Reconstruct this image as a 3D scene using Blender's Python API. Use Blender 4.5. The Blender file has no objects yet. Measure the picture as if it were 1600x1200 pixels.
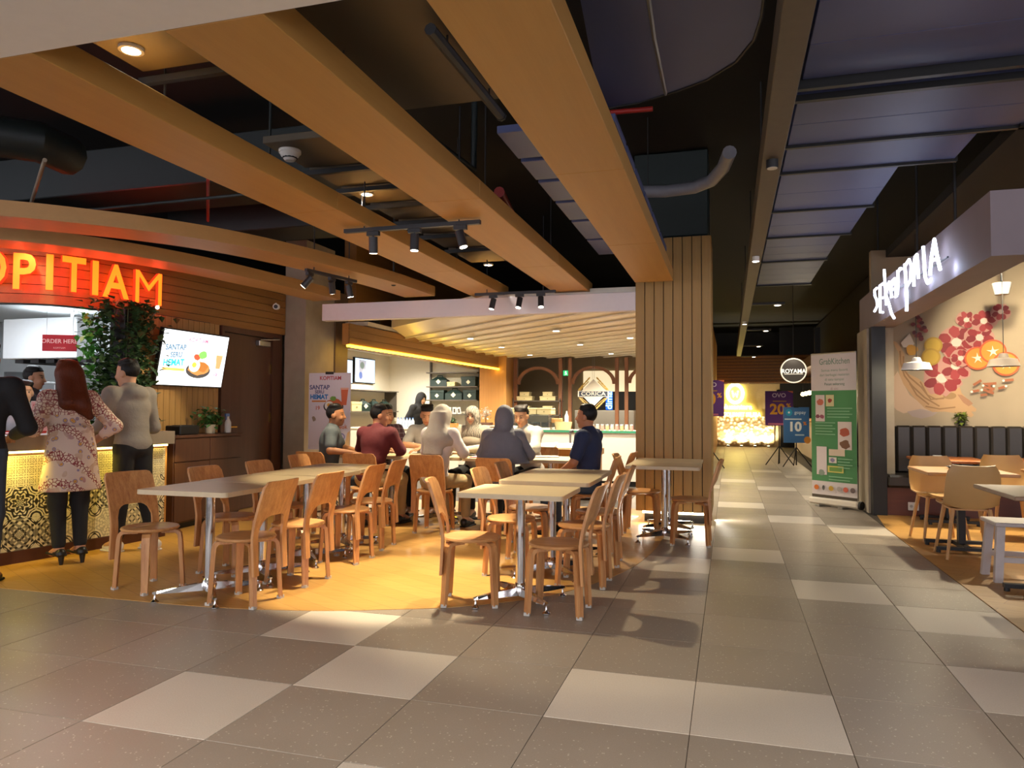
import bpy, bmesh, math, random
import numpy as np
from mathutils import Vector, Matrix
random.seed(7)
SC = bpy.context.scene
COL = SC.collection
PI = math.pi
# ------------------------------------------------------------------ camera
CAM_H = 1.287
YAW, PITCH, ROLL, FPX = -0.286313, 0.0340948, 0.0047203, 1153.73
_r = np.array([math.cos(YAW), -math.sin(YAW), 0.0])
FW = np.array([math.sin(YAW)*math.cos(PITCH), math.cos(YAW)*math.cos(PITCH), math.sin(PITCH)])
_u = np.cross(_r, FW)
RT = math.cos(ROLL)*_r + math.sin(ROLL)*_u
UP = -math.sin(ROLL)*_r + math.cos(ROLL)*_u
CPOS = np.array([0.0, 0.0, CAM_H])
cd = bpy.data.cameras.new('camera'); cam = bpy.data.objects.new('camera', cd); COL.objects.link(cam)
cd.sensor_fit = 'HORIZONTAL'; cd.sensor_width = 36; cd.lens = FPX/1600*36; cd.clip_start = 0.05; cd.clip_end = 200
cam.matrix_world = Matrix(((RT[0], UP[0], -FW[0], 0), (RT[1], UP[1], -FW[1], 0), (RT[2], UP[2], -FW[2], CAM_H), (0, 0, 0, 1)))
SC.camera = cam
# ------------------------------------------------------------------ world, exposure
w = bpy.data.worlds.new('world'); SC.world = w; w.use_nodes = True
w.node_tree.nodes['Background'].inputs[0].default_value = (0.95, 0.92, 1.0, 1)
w.node_tree.nodes['Background'].inputs[1].default_value = 2.0
SC.view_settings.view_transform = 'Standard'; SC.view_settings.look = 'None'
SC.view_settings.gamma = 1; SC.view_settings.use_curve_mapping = False
SC.view_settings.exposure = 0.5
SC.cycles.use_denoising = True
SC.cycles.max_bounces = 6; SC.cycles.diffuse_bounces = 3; SC.cycles.glossy_bounces = 3
SC.cycles.transmission_bounces = 4; SC.cycles.transparent_max_bounces = 8
SC.cycles.sample_clamp_indirect = 4.0; SC.cycles.caustics_reflective = False; SC.cycles.caustics_refractive = False
WARM = (1.0, 0.85, 0.58); WARM2 = (1.0, 0.92, 0.78); NEUT = (1.0, 0.93, 0.82); COOL = (0.86, 0.93, 1.0)
def spot(loc, target, watts, color=WARM, angle=60, blend=0.5, radius=0.04):
    l = bpy.data.lights.new('spot', 'SPOT'); l.energy = watts; l.color = color; l.spot_size = math.radians(angle)
    l.spot_blend = blend; l.shadow_soft_size = radius
    o = bpy.data.objects.new('spot_light', l); COL.objects.link(o); o.location = loc
    o.rotation_euler = (Vector(target)-Vector(loc)).to_track_quat('-Z', 'Y').to_euler(); return o
def point(loc, watts, color=WARM, radius=0.05):
    l = bpy.data.lights.new('bulb', 'POINT'); l.energy = watts; l.color = color; l.shadow_soft_size = radius
    o = bpy.data.objects.new('bulb_light', l); COL.objects.link(o); o.location = loc; return o
def area(loc, target, watts, sx, sy, color=WARM):
    l = bpy.data.lights.new('area', 'AREA'); l.energy = watts; l.color = color; l.shape = 'RECTANGLE'; l.size = sx; l.size_y = sy
    o = bpy.data.objects.new('area_light', l); COL.objects.link(o); o.location = loc
    o.rotation_euler = (Vector(target)-Vector(loc)).to_track_quat('-Z', 'Y').to_euler(); return o
# unseen downlights added in the hall ceiling to light the near floor
HALL_DOWN = [(-3.6, 1.2), (-1.2, 1.2), (1.2, 1.2), (-3.6, -1.6), (-1.2, -1.6), (1.2, -1.6), (3.4, 1.2)]
for x, y in HALL_DOWN: spot((x, y, 2.66), (x, y+0.35, 0), 105, (1.0, 0.91, 0.80), 125, 0.8, 0.08)
# ------------------------------------------------------------------ pixel helpers (photo 1600x1200)
def ray(u, v): return FW + RT*(u-800)/FPX - UP*(v-600)/FPX
def G(u, v, z=0.0):
    d = ray(u, v); return CPOS + d*(z-CAM_H)/d[2]
def atY(u, v, Y): d = ray(u, v); return CPOS + d*Y/d[1]
def atX(u, v, X): d = ray(u, v); return CPOS + d*X/d[0]
def atD(u, v, D): return CPOS + ray(u, v)*D
def on_line(u, v, a, b):
    """ray through pixel meets the vertical plane over the plan segment a-b"""
    d = ray(u, v); nx, ny = (b[1]-a[1]), -(b[0]-a[0])
    t = (a[0]*nx + a[1]*ny)/(d[0]*nx + d[1]*ny); return CPOS + d*t
# ------------------------------------------------------------------ materials
def lin(c):
    if isinstance(c, str):
        c = c.lstrip('#'); c = [int(c[i:i+2], 16)/255 for i in (0, 2, 4)]
    return tuple(x/12.92 if x <= 0.04045 else ((x+0.055)/1.055)**2.4 for x in c[:3]) + (1.0,)
MATS = {}
class NT:
    def __init__(s, name):
        s.m = bpy.data.materials.new(name); s.m.use_nodes = True; s.t = s.m.node_tree
        s.b = s.t.nodes['Principled BSDF']
    def n(s, typ, **kw):
        x = s.t.nodes.new(typ)
        for k, v in kw.items(): setattr(x, k, v)
        return x
    def l(s, a, b): s.t.links.new(a, b)
    def math(s, op, a, b=None, c=None):
        x = s.n('ShaderNodeMath', operation=op)
        for i, q in enumerate((a, b, c)):
            if q is None: continue
            if isinstance(q, (int, float)): x.inputs[i].default_value = q
            else: s.l(q, x.inputs[i])
        return x.outputs[0]
    def mix(s, fac, a, b):
        x = s.n('ShaderNodeMix', data_type='RGBA')
        if isinstance(fac, (int, float)): x.inputs[0].default_value = fac
        else: s.l(fac, x.inputs[0])
        for i, q in ((6, a), (7, b)):
            if isinstance(q, tuple): x.inputs[i].default_value = q
            else: s.l(q, x.inputs[i])
        return x.outputs[2]
    def coord(s, which='Object', scale=(1, 1, 1), rot=(0, 0, 0)):
        c = s.n('ShaderNodeTexCoord'); mp = s.n('ShaderNodeMapping'); mp.inputs['Scale'].default_value = scale
        mp.inputs['Rotation'].default_value = rot
        s.l(c.outputs[which], mp.inputs[0]); return mp.outputs[0]
    def noise(s, vec, scale=5, detail=3, rough=0.5):
        x = s.n('ShaderNodeTexNoise'); x.inputs['Scale'].default_value = scale; x.inputs['Detail'].default_value = detail
        x.inputs['Roughness'].default_value = rough; s.l(vec, x.inputs['Vector']); return x.outputs['Fac']
    def ramp(s, fac, stops):
        x = s.n('ShaderNodeValToRGB'); s.l(fac, x.inputs[0]); e = x.color_ramp.elements
        while len(e) < len(stops): e.new(0.5)
        for i, (p, c) in enumerate(stops): e[i].position = p; e[i].color = c
        return x.outputs[0]
    def bump(s, h, strength=0.2, dist=0.01):
        x = s.n('ShaderNodeBump'); x.inputs['Strength'].default_value = strength; x.inputs['Distance'].default_value = dist
        s.l(h, x.inputs['Height']); s.l(x.outputs[0], s.b.inputs['Normal'])
    def set(s, color=None, rough=None, metal=None, spec=None):
        if color is not None:
            if isinstance(color, tuple): s.b.inputs['Base Color'].default_value = color
            else: s.l(color, s.b.inputs['Base Color'])
        if rough is not None: s.b.inputs['Roughness'].default_value = rough
        if metal is not None: s.b.inputs['Metallic'].default_value = metal
        if spec is not None: s.b.inputs['Specular IOR Level'].default_value = spec
def plain(name, color, rough=0.6, metal=0.0, var=0.12, scale=18, bump=0.0, spec=None):
    """painted / moulded surface: base colour with a little noise variation"""
    if name in MATS: return MATS[name]
    t = NT(name); c = lin(color); v = t.coord('Object'); f = t.noise(v, scale, 4)
    a = tuple(min(1, x*(1-var)) for x in c[:3])+(1,); b = tuple(min(1, x*(1+var)) for x in c[:3])+(1,)
    t.set(t.mix(f, a, b), rough, metal, spec)
    if bump: t.bump(f, bump, 0.004)
    MATS[name] = t.m; return t.m
def emis(name, color, strength, base=None):
    if name in MATS: return MATS[name]
    t = NT(name); t.set(lin(base or color), 0.5); t.b.inputs['Emission Color'].default_value = lin(color)
    t.b.inputs['Emission Strength'].default_value = strength; MATS[name] = t.m; return t.m
def wood(name, c1, c2, rough=0.45, axis='Z', scale=1.0, contrast=1.0, bump=0.05, coords='Object'):
    """long grain along AXIS of the object"""
    if name in MATS: return MATS[name]
    t = NT(name); sc = {'X': (0.6, 14, 14), 'Y': (14, 0.6, 14), 'Z': (14, 14, 0.6)}[axis]
    v = t.coord(coords, tuple(q*scale for q in sc)); f = t.noise(v, 2.2, 6, 0.6)
    v2 = t.coord(coords, tuple(q*scale*5 for q in sc)); f2 = t.noise(v2, 3, 3, 0.6)
    h = t.math('ADD', t.math('MULTIPLY', f, 0.7), t.math('MULTIPLY', f2, 0.3))
    col = t.ramp(h, [(0.5-0.18/contrast, lin(c1)), (0.5+0.18/contrast, lin(c2))])
    t.set(col, rough); t.bump(f2, bump, 0.002); MATS[name] = t.m; return t.m
def metal(name, color='#c8c8c8', rough=0.18):
    if name in MATS: return MATS[name]
    t = NT(name); v = t.coord('Object'); f = t.noise(v, 40, 2)
    t.set(lin(color), None, 1.0); r = t.math('MULTIPLY_ADD', f, 0.12, rough-0.06); t.l(r, t.b.inputs['Roughness']); MATS[name] = t.m; return t.m
def attr_mat(name, rough=0.5, emit=0.0):
    """colour comes from the mesh's own 'Col' attribute (print, posters, screens, skin)"""
    if name in MATS: return MATS[name]
    t = NT(name); a = t.n('ShaderNodeAttribute', attribute_name='Col')
    t.set(a.outputs['Color'], rough)
    if emit: t.l(a.outputs['Color'], t.b.inputs['Emission Color']); t.b.inputs['Emission Strength'].default_value = emit
    MATS[name] = t.m; return t.m
# ------------------------------------------------------------------ mesh builder
class MB:
    def __init__(s): s.v = []; s.f = []; s.uv = None
    def add(s, vs, fs):
        o = len(s.v); s.v += [tuple(p) for p in vs]; s.f += [tuple(i+o for i in f) for f in fs]; return s
    def box(s, x0, x1, y0, y1, z0, z1):
        return s.add([(x0,y0,z0),(x1,y0,z0),(x1,y1,z0),(x0,y1,z0),(x0,y0,z1),(x1,y0,z1),(x1,y1,z1),(x0,y1,z1)],
                     [(0,3,2,1),(4,5,6,7),(0,1,5,4),(1,2,6,5),(2,3,7,6),(3,0,4,7)])
    def cbox(s, c, sx, sy, sz): return s.box(c[0]-sx/2, c[0]+sx/2, c[1]-sy/2, c[1]+sy/2, c[2]-sz/2, c[2]+sz/2)
    def bbox(s, x0, x1, y0, y1, z0, z1, b=0.006):
        """box with bevelled vertical and horizontal edges (chamfer b)"""
        xs = (x0, x1); ys = (y0, y1); zs = (z0, z1)
        bm = bmesh.new(); bmesh.ops.create_cube(bm, size=1)
        for q in bm.verts: q.co = Vector((x0+(q.co.x+.5)*(x1-x0), y0+(q.co.y+.5)*(y1-y0), z0+(q.co.z+.5)*(z1-z0)))
        bmesh.ops.bevel(bm, geom=bm.edges[:], offset=b, segments=1, affect='EDGES')
        bm.verts.index_update(); s.add([q.co[:] for q in bm.verts], [[q.index for q in f.verts] for f in bm.faces]); bm.free(); return s
    def prism(s, pts, z0, z1):
        n = len(pts); vs = [(x, y, z0) for x, y in pts]+[(x, y, z1) for x, y in pts]
        fs = [tuple(range(n))[::-1], tuple(range(n, 2*n))]+[(i, (i+1) % n, n+(i+1) % n, n+i) for i in range(n)]
        return s.add(vs, fs)
    def cyl(s, a, b, r0, r1=None, n=16, caps=True):
        r1 = r0 if r1 is None else r1; a = Vector(a); b = Vector(b); d = (b-a).normalized()
        p = d.orthogonal().normalized(); q = d.cross(p)
        vs = [a+(p*math.cos(2*PI*i/n)+q*math.sin(2*PI*i/n))*r0 for i in range(n)]+[b+(p*math.cos(2*PI*i/n)+q*math.sin(2*PI*i/n))*r1 for i in range(n)]
        fs = [(i, (i+1) % n, n+(i+1) % n, n+i) for i in range(n)]
        if caps: fs += [tuple(range(n))[::-1], tuple(range(n, 2*n))]
        return s.add(vs, fs)
    def tube(s, path, r, n=10):
        path = [Vector(p) for p in path]; rings = []; prev = None
        for i, p in enumerate(path):
            d = ((path[min(i+1, len(path)-1)]-p)+(p-path[max(i-1, 0)])).normalized()
            if prev is None: a = d.orthogonal().normalized()
            else: a = (prev-d*prev.dot(d)).normalized()
            prev = a; b = d.cross(a); rr = r[i] if isinstance(r, (list, tuple)) else r
            rings.append([p+(a*math.cos(2*PI*k/n)+b*math.sin(2*PI*k/n))*rr for k in range(n)])
        vs = [q for R in rings for q in R]; m = len(rings)
        fs = [(i*n+k, i*n+(k+1) % n, (i+1)*n+(k+1) % n, (i+1)*n+k) for i in range(m-1) for k in range(n)]
        fs += [tuple(range(n))[::-1], tuple(range((m-1)*n, m*n))]; return s.add(vs, fs)
    def lathe(s, prof, c=(0, 0, 0), n=20):
        m = len(prof); vs = [(c[0]+r*math.cos(2*PI*k/n), c[1]+r*math.sin(2*PI*k/n), c[2]+z) for r, z in prof for k in range(n)]
        fs = [(i*n+k, i*n+(k+1) % n, (i+1)*n+(k+1) % n, (i+1)*n+k) for i in range(m-1) for k in range(n)]
        fs += [tuple(range(n))[::-1], tuple(range((m-1)*n, m*n))]; return s.add(vs, fs)
    def sweep(s, path, prof, closed_prof=True):
        """sweep a profile (n, z offsets; n is measured to the LEFT of travel) along a plan path [(x,y)], keeping z"""
        k = len(prof); m = len(path); vs = []
        for i, p in enumerate(path):
            a = path[max(i-1, 0)]; b = path[min(i+1, m-1)]; dx, dy = b[0]-a[0], b[1]-a[1]; L = math.hypot(dx, dy)
            nx, ny = -dy/L, dx/L
            vs += [(p[0]+nx*o, p[1]+ny*o, z) for o, z in prof]
        fs = [(i*k+j, i*k+(j+1) % k, (i+1)*k+(j+1) % k, (i+1)*k+j) for i in range(m-1) for j in range(k if closed_prof else k-1)]
        if closed_prof: fs += [tuple(range(k))[::-1], tuple(range((m-1)*k, m*k))]
        return s.add(vs, fs)
    def xf(s, M):
        s.v = [tuple(M @ Vector(p)) for p in s.v]; return s
    def mesh(s, name):
        me = bpy.data.meshes.new(name); me.from_pydata(s.v, [], s.f)
        bm = bmesh.new(); bm.from_mesh(me); bmesh.ops.recalc_face_normals(bm, faces=bm.faces); bm.to_mesh(me); bm.free(); return me
def obj(name, mb, mat, parent=None, smooth=False, loc=None, rot=None, label=None, cat=None, group=None, kind=None):
    me = mb.mesh(name) if isinstance(mb, MB) else mb
    o = bpy.data.objects.new(name, me); COL.objects.link(o)
    if mat is not None and not (len(me.materials) and me.materials[0] == mat): me.materials.append(mat)
    if smooth: smooth_by_angle(me)
    if parent: o.parent = parent
    if loc is not None: o.location = loc
    if rot is not None: o.rotation_euler = rot
    return tag(o, label, cat, group, kind)
def smooth_by_angle(me, ang=0.7):
    me.polygons.foreach_set('use_smooth', [True]*len(me.polygons))
    try: me.set_sharp_from_angle(angle=ang)
    except Exception: pass
def tag(o, label=None, cat=None, group=None, kind=None):
    if label: o['label'] = label
    if cat: o['category'] = cat
    if group: o['group'] = group
    if kind: o['kind'] = kind
    return o
def thing(name, label, cat, loc=(0, 0, 0), rz=0.0, group=None):
    o = bpy.data.objects.new(name, None); COL.objects.link(o); o.location = loc; o.rotation_euler = (0, 0, rz)
    o.empty_display_size = 0.1; return tag(o, label, cat, group)
def dup(root, loc=None, rz=None, label=None, group=None):
    def cp(o, par):
        c = o.copy(); COL.objects.link(c); c.parent = par
        for ch in o.children: cp(ch, c)
        return c
    r = cp(root, None)
    if loc is not None: r.location = loc
    if rz is not None: r.rotation_euler = (0, 0, rz)
    if label: r['label'] = label
    if group: r['group'] = group
    return r
def struct(name, mb, mat, parent=None, **k): return obj(name, mb, mat, parent, kind=None if parent else 'structure', **k)
# ------------------------------------------------------------------ flat print: coloured polygons and lettering on one thin mesh
_TXT = {}
def text_geo(s, size=1.0, bold=0.0, shear=0.0, extrude=0.0):
    key = (s, round(bold, 4), round(shear, 3), round(extrude, 4))
    if key not in _TXT:
        c = bpy.data.curves.new('t', 'FONT'); c.body = s; c.size = 1.0; c.align_x = 'CENTER'; c.align_y = 'CENTER'
        c.offset = bold; c.shear = shear; c.extrude = extrude; c.resolution_u = 3
        o = bpy.data.objects.new('t', c); COL.objects.link(o)
        me = o.to_mesh(); vs = [tuple(v.co) for v in me.vertices]; fs = [tuple(p.vertices) for p in me.polygons]
        o.to_mesh_clear(); bpy.data.objects.remove(o); bpy.data.curves.remove(c); _TXT[key] = (vs, fs)
    vs, fs = _TXT[key]; return [(x*size, y*size, z) for x, y, z in vs], fs
class Print:
    """flat artwork in its own plane: x right, z up, facing -Y; every layer a hair in front of the last"""
    def __init__(s): s.m = MB(); s.c = []; s.k = 0
    def poly(s, pts, color):
        s.k += 1; y = -0.0004*s.k; n = len(pts); s.m.add([(x, y, z) for x, z in pts], [tuple(range(n))]); s.c.append(lin(color)); return s
    def rect(s, x0, x1, z0, z1, color): return s.poly([(x0, z0), (x1, z0), (x1, z1), (x0, z1)], color)
    def disc(s, x, z, rx, rz, color, n=24, rot=0.0, jit=0.0):
        pts = []
        for i in range(n):
            a = 2*PI*i/n; q = 1+jit*random.uniform(-1, 1); px, pz = rx*q*math.cos(a), rz*q*math.sin(a)
            pts.append((x+px*math.cos(rot)-pz*math.sin(rot), z+px*math.sin(rot)+pz*math.cos(rot)))
        return s.poly(pts, color)
    def stroke(s, pts, w, color):
        L = []; R = []
        for i, p in enumerate(pts):
            a = pts[max(i-1, 0)]; b = pts[min(i+1, len(pts)-1)]; dx, dz = b[0]-a[0], b[1]-a[1]; l = math.hypot(dx, dz) or 1
            ww = w[i] if isinstance(w, (list, tuple)) else w
            L.append((p[0]-dz/l*ww/2, p[1]+dx/l*ww/2)); R.append((p[0]+dz/l*ww/2, p[1]-dx/l*ww/2))
        s.k += 1; y = -0.0004*s.k; n = len(pts); vs = [(x, y, z) for x, z in L]+[(x, y, z) for x, z in R]
        s.m.add(vs, [(i, i+1, n+i+1, n+i) for i in range(n-1)]); s.c += [lin(color)]*(n-1); return s
    def text(s, t, x, z, size, color, bold=0.0, sx=1.0, rot=0.0, shear=0.0):
        vs, fs = text_geo(t, size, bold, shear); s.k += 1; y = -0.0004*s.k; ca, sa = math.cos(rot), math.sin(rot)
        s.m.add([(x+(a*sx)*ca-b*sa, y, z+(a*sx)*sa+b*ca) for a, b, _ in vs], fs); s.c += [lin(color)]*len(fs); return s
    def build(s, name, parent, mat, loc=(0, 0, 0), rot=(0, 0, 0), **k):
        me = bpy.data.meshes.new(name); me.from_pydata(s.m.v, [], s.m.f); at = me.color_attributes.new('Col', 'FLOAT_COLOR', 'CORNER')
        cols = []
        for p, c in zip(me.polygons, s.c): cols += list(c)*p.loop_total
        at.data.foreach_set('color', cols); me.materials.append(mat)
        o = bpy.data.objects.new(name, me); COL.objects.link(o); o.location = loc; o.rotation_euler = rot
        if parent: o.parent = parent
        return tag(o, **k)
PRINT = attr_mat('printed_paper', 0.6); SCREEN = attr_mat('lit_screen', 0.3, 1.15)
# ------------------------------------------------------------------ shared materials
M_CHAIR = wood('chair_plywood', '#a56c3e', '#cf9a62', 0.38, 'Z', 1.0, 1.25)
M_CHAIRY = wood('chair_plywood_flat', '#a87244', '#cf9c64', 0.4, 'Y', 1.0, 1.2)
M_BEAM = wood('beam_veneer', '#b08342', '#bb8e4c', 0.5, 'Y', 0.5, 0.8)
M_RING = wood('canopy_veneer', '#ab804a', '#b68a52', 0.5, 'Y', 0.5, 0.8)
M_BOARD = wood('fascia_boards', '#8a5f2c', '#9a6e36', 0.5, 'Y', 0.6)
M_SLAT = wood('slat_timber', '#a98048', '#ba9258', 0.5, 'Z', 0.8)
M_PSLAT = wood('pillar_slats', '#96753f', '#a8864c', 0.5, 'Z', 0.8)
M_TOP = wood('pale_laminate', '#c9b48e', '#d4c19c', 0.35, 'X', 0.7, 0.8)
M_CHROME = metal('polished_steel', '#d0d0d0', 0.12); M_STEEL = metal('brushed_steel', '#b4b6b6', 0.32)
M_BLACK = plain('black_paint', '#141414', 0.5); M_DARK = plain('dark_grey_paint', '#2a2a2c', 0.55)
M_WHITE = plain('white_paint', '#e8e4dc', 0.6, var=0.04); M_SOFF = plain('soffit_paint', '#efe6d4', 0.28, var=0.04)
M_CONC = plain('concrete', '#a49885', 0.8, var=0.18, scale=6, bump=0.15)
M_DBROWN = wood('dark_brown_veneer', '#4e3122', '#5c3c2b', 0.45, 'Z', 0.6)
M_PAD = plain('grey_plastic_pad', '#b8b4ac', 0.5)
# ================================================================== floor
GX, GY, TS = -0.7572, 3.0562, 0.6
def tile_mat():
    t = NT('floor_tile_terrazzo'); v = t.coord('Object', (1, 1, 1)); inf = t.n('ShaderNodeObjectInfo')
    off = t.n('ShaderNodeVectorMath', operation='ADD'); t.l(v, off.inputs[0]); t.l(inf.outputs['Location'], off.inputs[1]); v = off.outputs[0]
    big = t.noise(v, 3.5, 5, 0.65)
    vor = t.n('ShaderNodeTexVoronoi'); vor.inputs['Scale'].default_value = 55; t.l(v, vor.inputs['Vector'])
    speck = t.math('LESS_THAN', vor.outputs['Distance'], 0.22)
    fine = t.noise(v, 160, 2, 0.6)
    sel = t.math('GREATER_THAN', t.noise(v, 33, 1), 0.55)
    speck = t.math('MULTIPLY', speck, sel)
    at = t.n('ShaderNodeAttribute', attribute_type='OBJECT', attribute_name='light_tile')
    dark = t.mix(big, lin('#908475'), lin('#a09486')); lite = t.mix(big, lin('#c6baaa'), lin('#d2c7b8'))
    c = t.mix(at.outputs['Fac'], dark, lite)
    c = t.mix(t.math('MULTIPLY', speck, 0.8), c, lin('#d0c6b6')); c = t.mix(t.math('MULTIPLY', fine, 0.4), c, lin('#6a6054'))
    rv = t.math('MULTIPLY_ADD', inf.outputs['Random'], 0.14, 0.93)
    hs = t.n('ShaderNodeHueSaturation'); t.l(c, hs.inputs['Color']); t.l(rv, hs.inputs['Value'])
    t.set(hs.outputs[0], 0.42, 0, 0.4); t.l(t.math('MULTIPLY_ADD', big, 0.2, 0.3), t.b.inputs['Roughness']); return t.m
M_TILE = tile_mat(); M_GROUT = plain('grout', '#4a4238', 0.9)
floor = struct('floor', MB().box(-14, 9, -5, 34, -0.2, -0.004), M_GROUT)
tile_me = MB().bbox(0, TS-0.003, 0, TS-0.003, -0.012, 0, 0.0015).mesh('tile'); tile_me.materials.append(M_TILE)
LIGHT = {(0,0),(1,0),(-2,0),(-3,1),(-3,-1),(2,4),(3,3),(3,1),(-1,-2),(0,5),(1,6),(2,10),(3,9),(1,12),(2,16),(3,14),(1,18),(-5,-2),(2,22),(0,16),(3,20)}
tiles = []
for j in range(-3, 42):
    for i in range(-11, 6):
        x = GX+TS*i; y = GY+TS*j
        front = j <= 2 and (y < 4.4 or i >= -4); corr = -1 <= i <= 3 and j <= 40
        near = j <= 5 and -3 <= i <= 3
        if not (front or corr or near): continue
        if j < -1 and not -6 <= i <= 4: continue
        if y+TS < 2.2 and abs(i+1) > 5: continue
        tiles.append((i, j, x, y))
for n, (i, j, x, y) in enumerate(tiles):
    o = bpy.data.objects.new('tile', tile_me); COL.objects.link(o); o.parent = floor; o.location = (x, y, 0); o['light_tile'] = 1.0 if (i, j) in LIGHT else 0.0
def plank_mat(name, c1, c2, rot=0.0):
    t = NT(name); v = t.coord('Object', (1, 1, 1), (0, 0, rot)); br = t.n('ShaderNodeTexBrick'); t.l(v, br.inputs['Vector'])
    br.inputs['Scale'].default_value = 1.0; br.inputs['Brick Width'].default_value = 1.2; br.inputs['Row Height'].default_value = 0.15
    br.inputs['Mortar Size'].default_value = 0.0012; br.inputs['Color1'].default_value = lin(c1); br.inputs['Color2'].default_value = lin(c2)
    br.inputs['Mortar'].default_value = lin('#6b4520'); br.offset = 0.37
    v2 = t.coord('Object', (1.2, 16, 1), (0, 0, rot)); g = t.noise(v2, 3, 5, 0.6)
    t.set(t.mix(t.math('MULTIPLY', g, 0.35), br.outputs['Color'], lin('#9a7440')), 0.36); t.l(t.math('MULTIPLY_ADD', g, 0.25, 0.28), t.b.inputs['Roughness']); return t.m
M_WFLOOR = plank_mat('oak_vinyl_floor', '#b98a48', '#c39450', 0.5); M_WFLOOR2 = plank_mat('oak_vinyl_floor_right', '#b98a4a', '#c29452', 0.5)
def smooth_path(P, n=8):
    P = [np.array(p, float) for p in P]; out = []
    for i in range(len(P)-1):
        p0 = P[max(i-1, 0)]; p1 = P[i]; p2 = P[i+1]; p3 = P[min(i+2, len(P)-1)]
        for k in range(n):
            t = k/n; out.append(tuple(0.5*((2*p1)+(-p0+p2)*t+(2*p0-5*p1+4*p2-p3)*t*t+(-p0+3*p1-3*p2+p3)*t**3)))
    out.append(tuple(P[-1])); return out
edge = smooth_path([(-5.2, 4.05), (-3.9, 4.05), (-3.2, 4.07), (-2.58, 4.18), (-2.13, 4.345), (-1.69, 4.56), (-1.25, 4.95), (-0.97, 5.45), (-0.78, 6.05), (-0.69, 6.65), (-0.65, 7.3), (-0.64, 8.2)])
struct('floor_wood_left', MB().prism([(-13, 4.05)]+edge+[(-0.64, 9.7), (-13, 9.7)], -0.003, 0.003), M_WFLOOR)
struct('floor_wood_right', MB().prism([(1.645, 3.2), (8.5, 3.2), (8.5, 11.2), (1.75, 11.2), (1.75, 10.15), (1.645, 9.0)], -0.003, 0.003), M_WFLOOR2)
# ================================================================== ceiling and outer walls
M_CEIL = plain('black_soffit', '#1b1917', 0.85); M_GREYDUCT = plain('duct_sheet_cool_lit', '#545e8c', 0.5, var=0.15, scale=2)  # grey duct metal tinted blue to stand for the cool light on it
M_BRPANEL = plain('brown_grey_panel', '#5c5140', 0.6, var=0.1, scale=3)
struct('ceiling', MB().box(-14, 9, -5, 34, 4.3, 4.4), M_CEIL)
struct('wall_left', MB().box(-13.6, -13.5, 2.0, 34, 0, 4.3), M_DARK)
struct('wall_right', MB().box(8.5, 8.6, 2.0, 34, 0, 4.3), M_DARK)
struct('wall_back', MB().box(-14, 9, 30.0, 30.1, 0, 4.3), M_DARK)
# low plaster ceiling over the camera, its front edge at the top left of the picture
struct('ceiling_low', MB().box(-8.5, 0.1, -4.0, 2.24, 2.70, 2.90), M_WHITE)
struct('ceiling_low_right', MB().box(0.1, 6, -4.0, 0.9, 2.70, 2.90), M_WHITE)
# ================================================================== timber ceiling beams
BZ = 2.70
for k, (x0, x1, y1, lab) in enumerate([(-3.09, -2.67, 8.9, 'long timber-veneer ceiling beam nearest the red sign, with a smoke detector on its right'),
                                       (-2.03, -1.60, 8.9, 'long timber-veneer ceiling beam in the middle of the three'),
                                       (-1.00, -0.585, 8.22, 'long timber-veneer ceiling beam that stops in front of the slatted column')]):
    m = MB(); y = 2.24; 
    L = [2.245, 4.65, 7.05, y1] if k < 2 else [2.245, 4.3, 6.3, y1]
    b = thing('ceiling_beam', lab, 'beam', ((x0+x1)/2, 2.24, BZ), 0, 'timber ceiling beams'); hw = (x1-x0)/2
    for a, c in zip(L, L[1:]): obj('beam_panel', MB().bbox(-hw, hw, a-2.24, c-2.24-0.003, 0, 0.13, 0.003), M_BEAM, b)
    for yy in (3.2, 5.4, 7.6):
        obj('hanger_rod', MB().cyl((0, yy-2.24, 0.13), (0, yy-2.24, 1.6), 0.006, n=6), M_DARK, b)
# ================================================================== curved canopies over the kiosk
R1 = smooth_path([(-6.6, 3.25), (-5.9, 3.62), (-5.17, 4.126), (-4.785, 4.466), (-4.417, 4.887), (-4.086, 5.462), (-3.816, 6.324), (-3.60, 7.5), (-3.53, 8.56)], 6)
R2 = smooth_path([(-7.6, 3.75), (-6.6, 4.25), (-5.902, 4.717), (-5.52, 5.2), (-5.252, 5.778), (-5.08, 6.4), (-4.997, 6.966), (-4.90, 7.8), (-4.86, 8.56)], 6)
obj('curved_canopy', MB().sweep(R1, [(0, BZ), (0.42, BZ), (0.42, BZ+0.12), (0, BZ+0.12)]), M_RING, label='outer curved timber canopy band sweeping above the red sign', cat='canopy', group='curved canopy bands')
obj('curved_canopy', MB().sweep(R2, [(0, BZ), (0.40, BZ), (0.40, BZ+0.12), (0, BZ+0.12)]), M_RING, label='inner curved timber canopy band directly over the red sign letters', cat='canopy', group='curved canopy bands')
# ceiling strip with a downlight between the two bands
obj('ceiling_panel', MB().box(-7.4, -5.9, 4.1, 5.5, 2.98, 3.02), M_BRPANEL, label='grey ceiling panel between the two curved canopy bands with one downlight', cat='ceiling panel')
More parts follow.
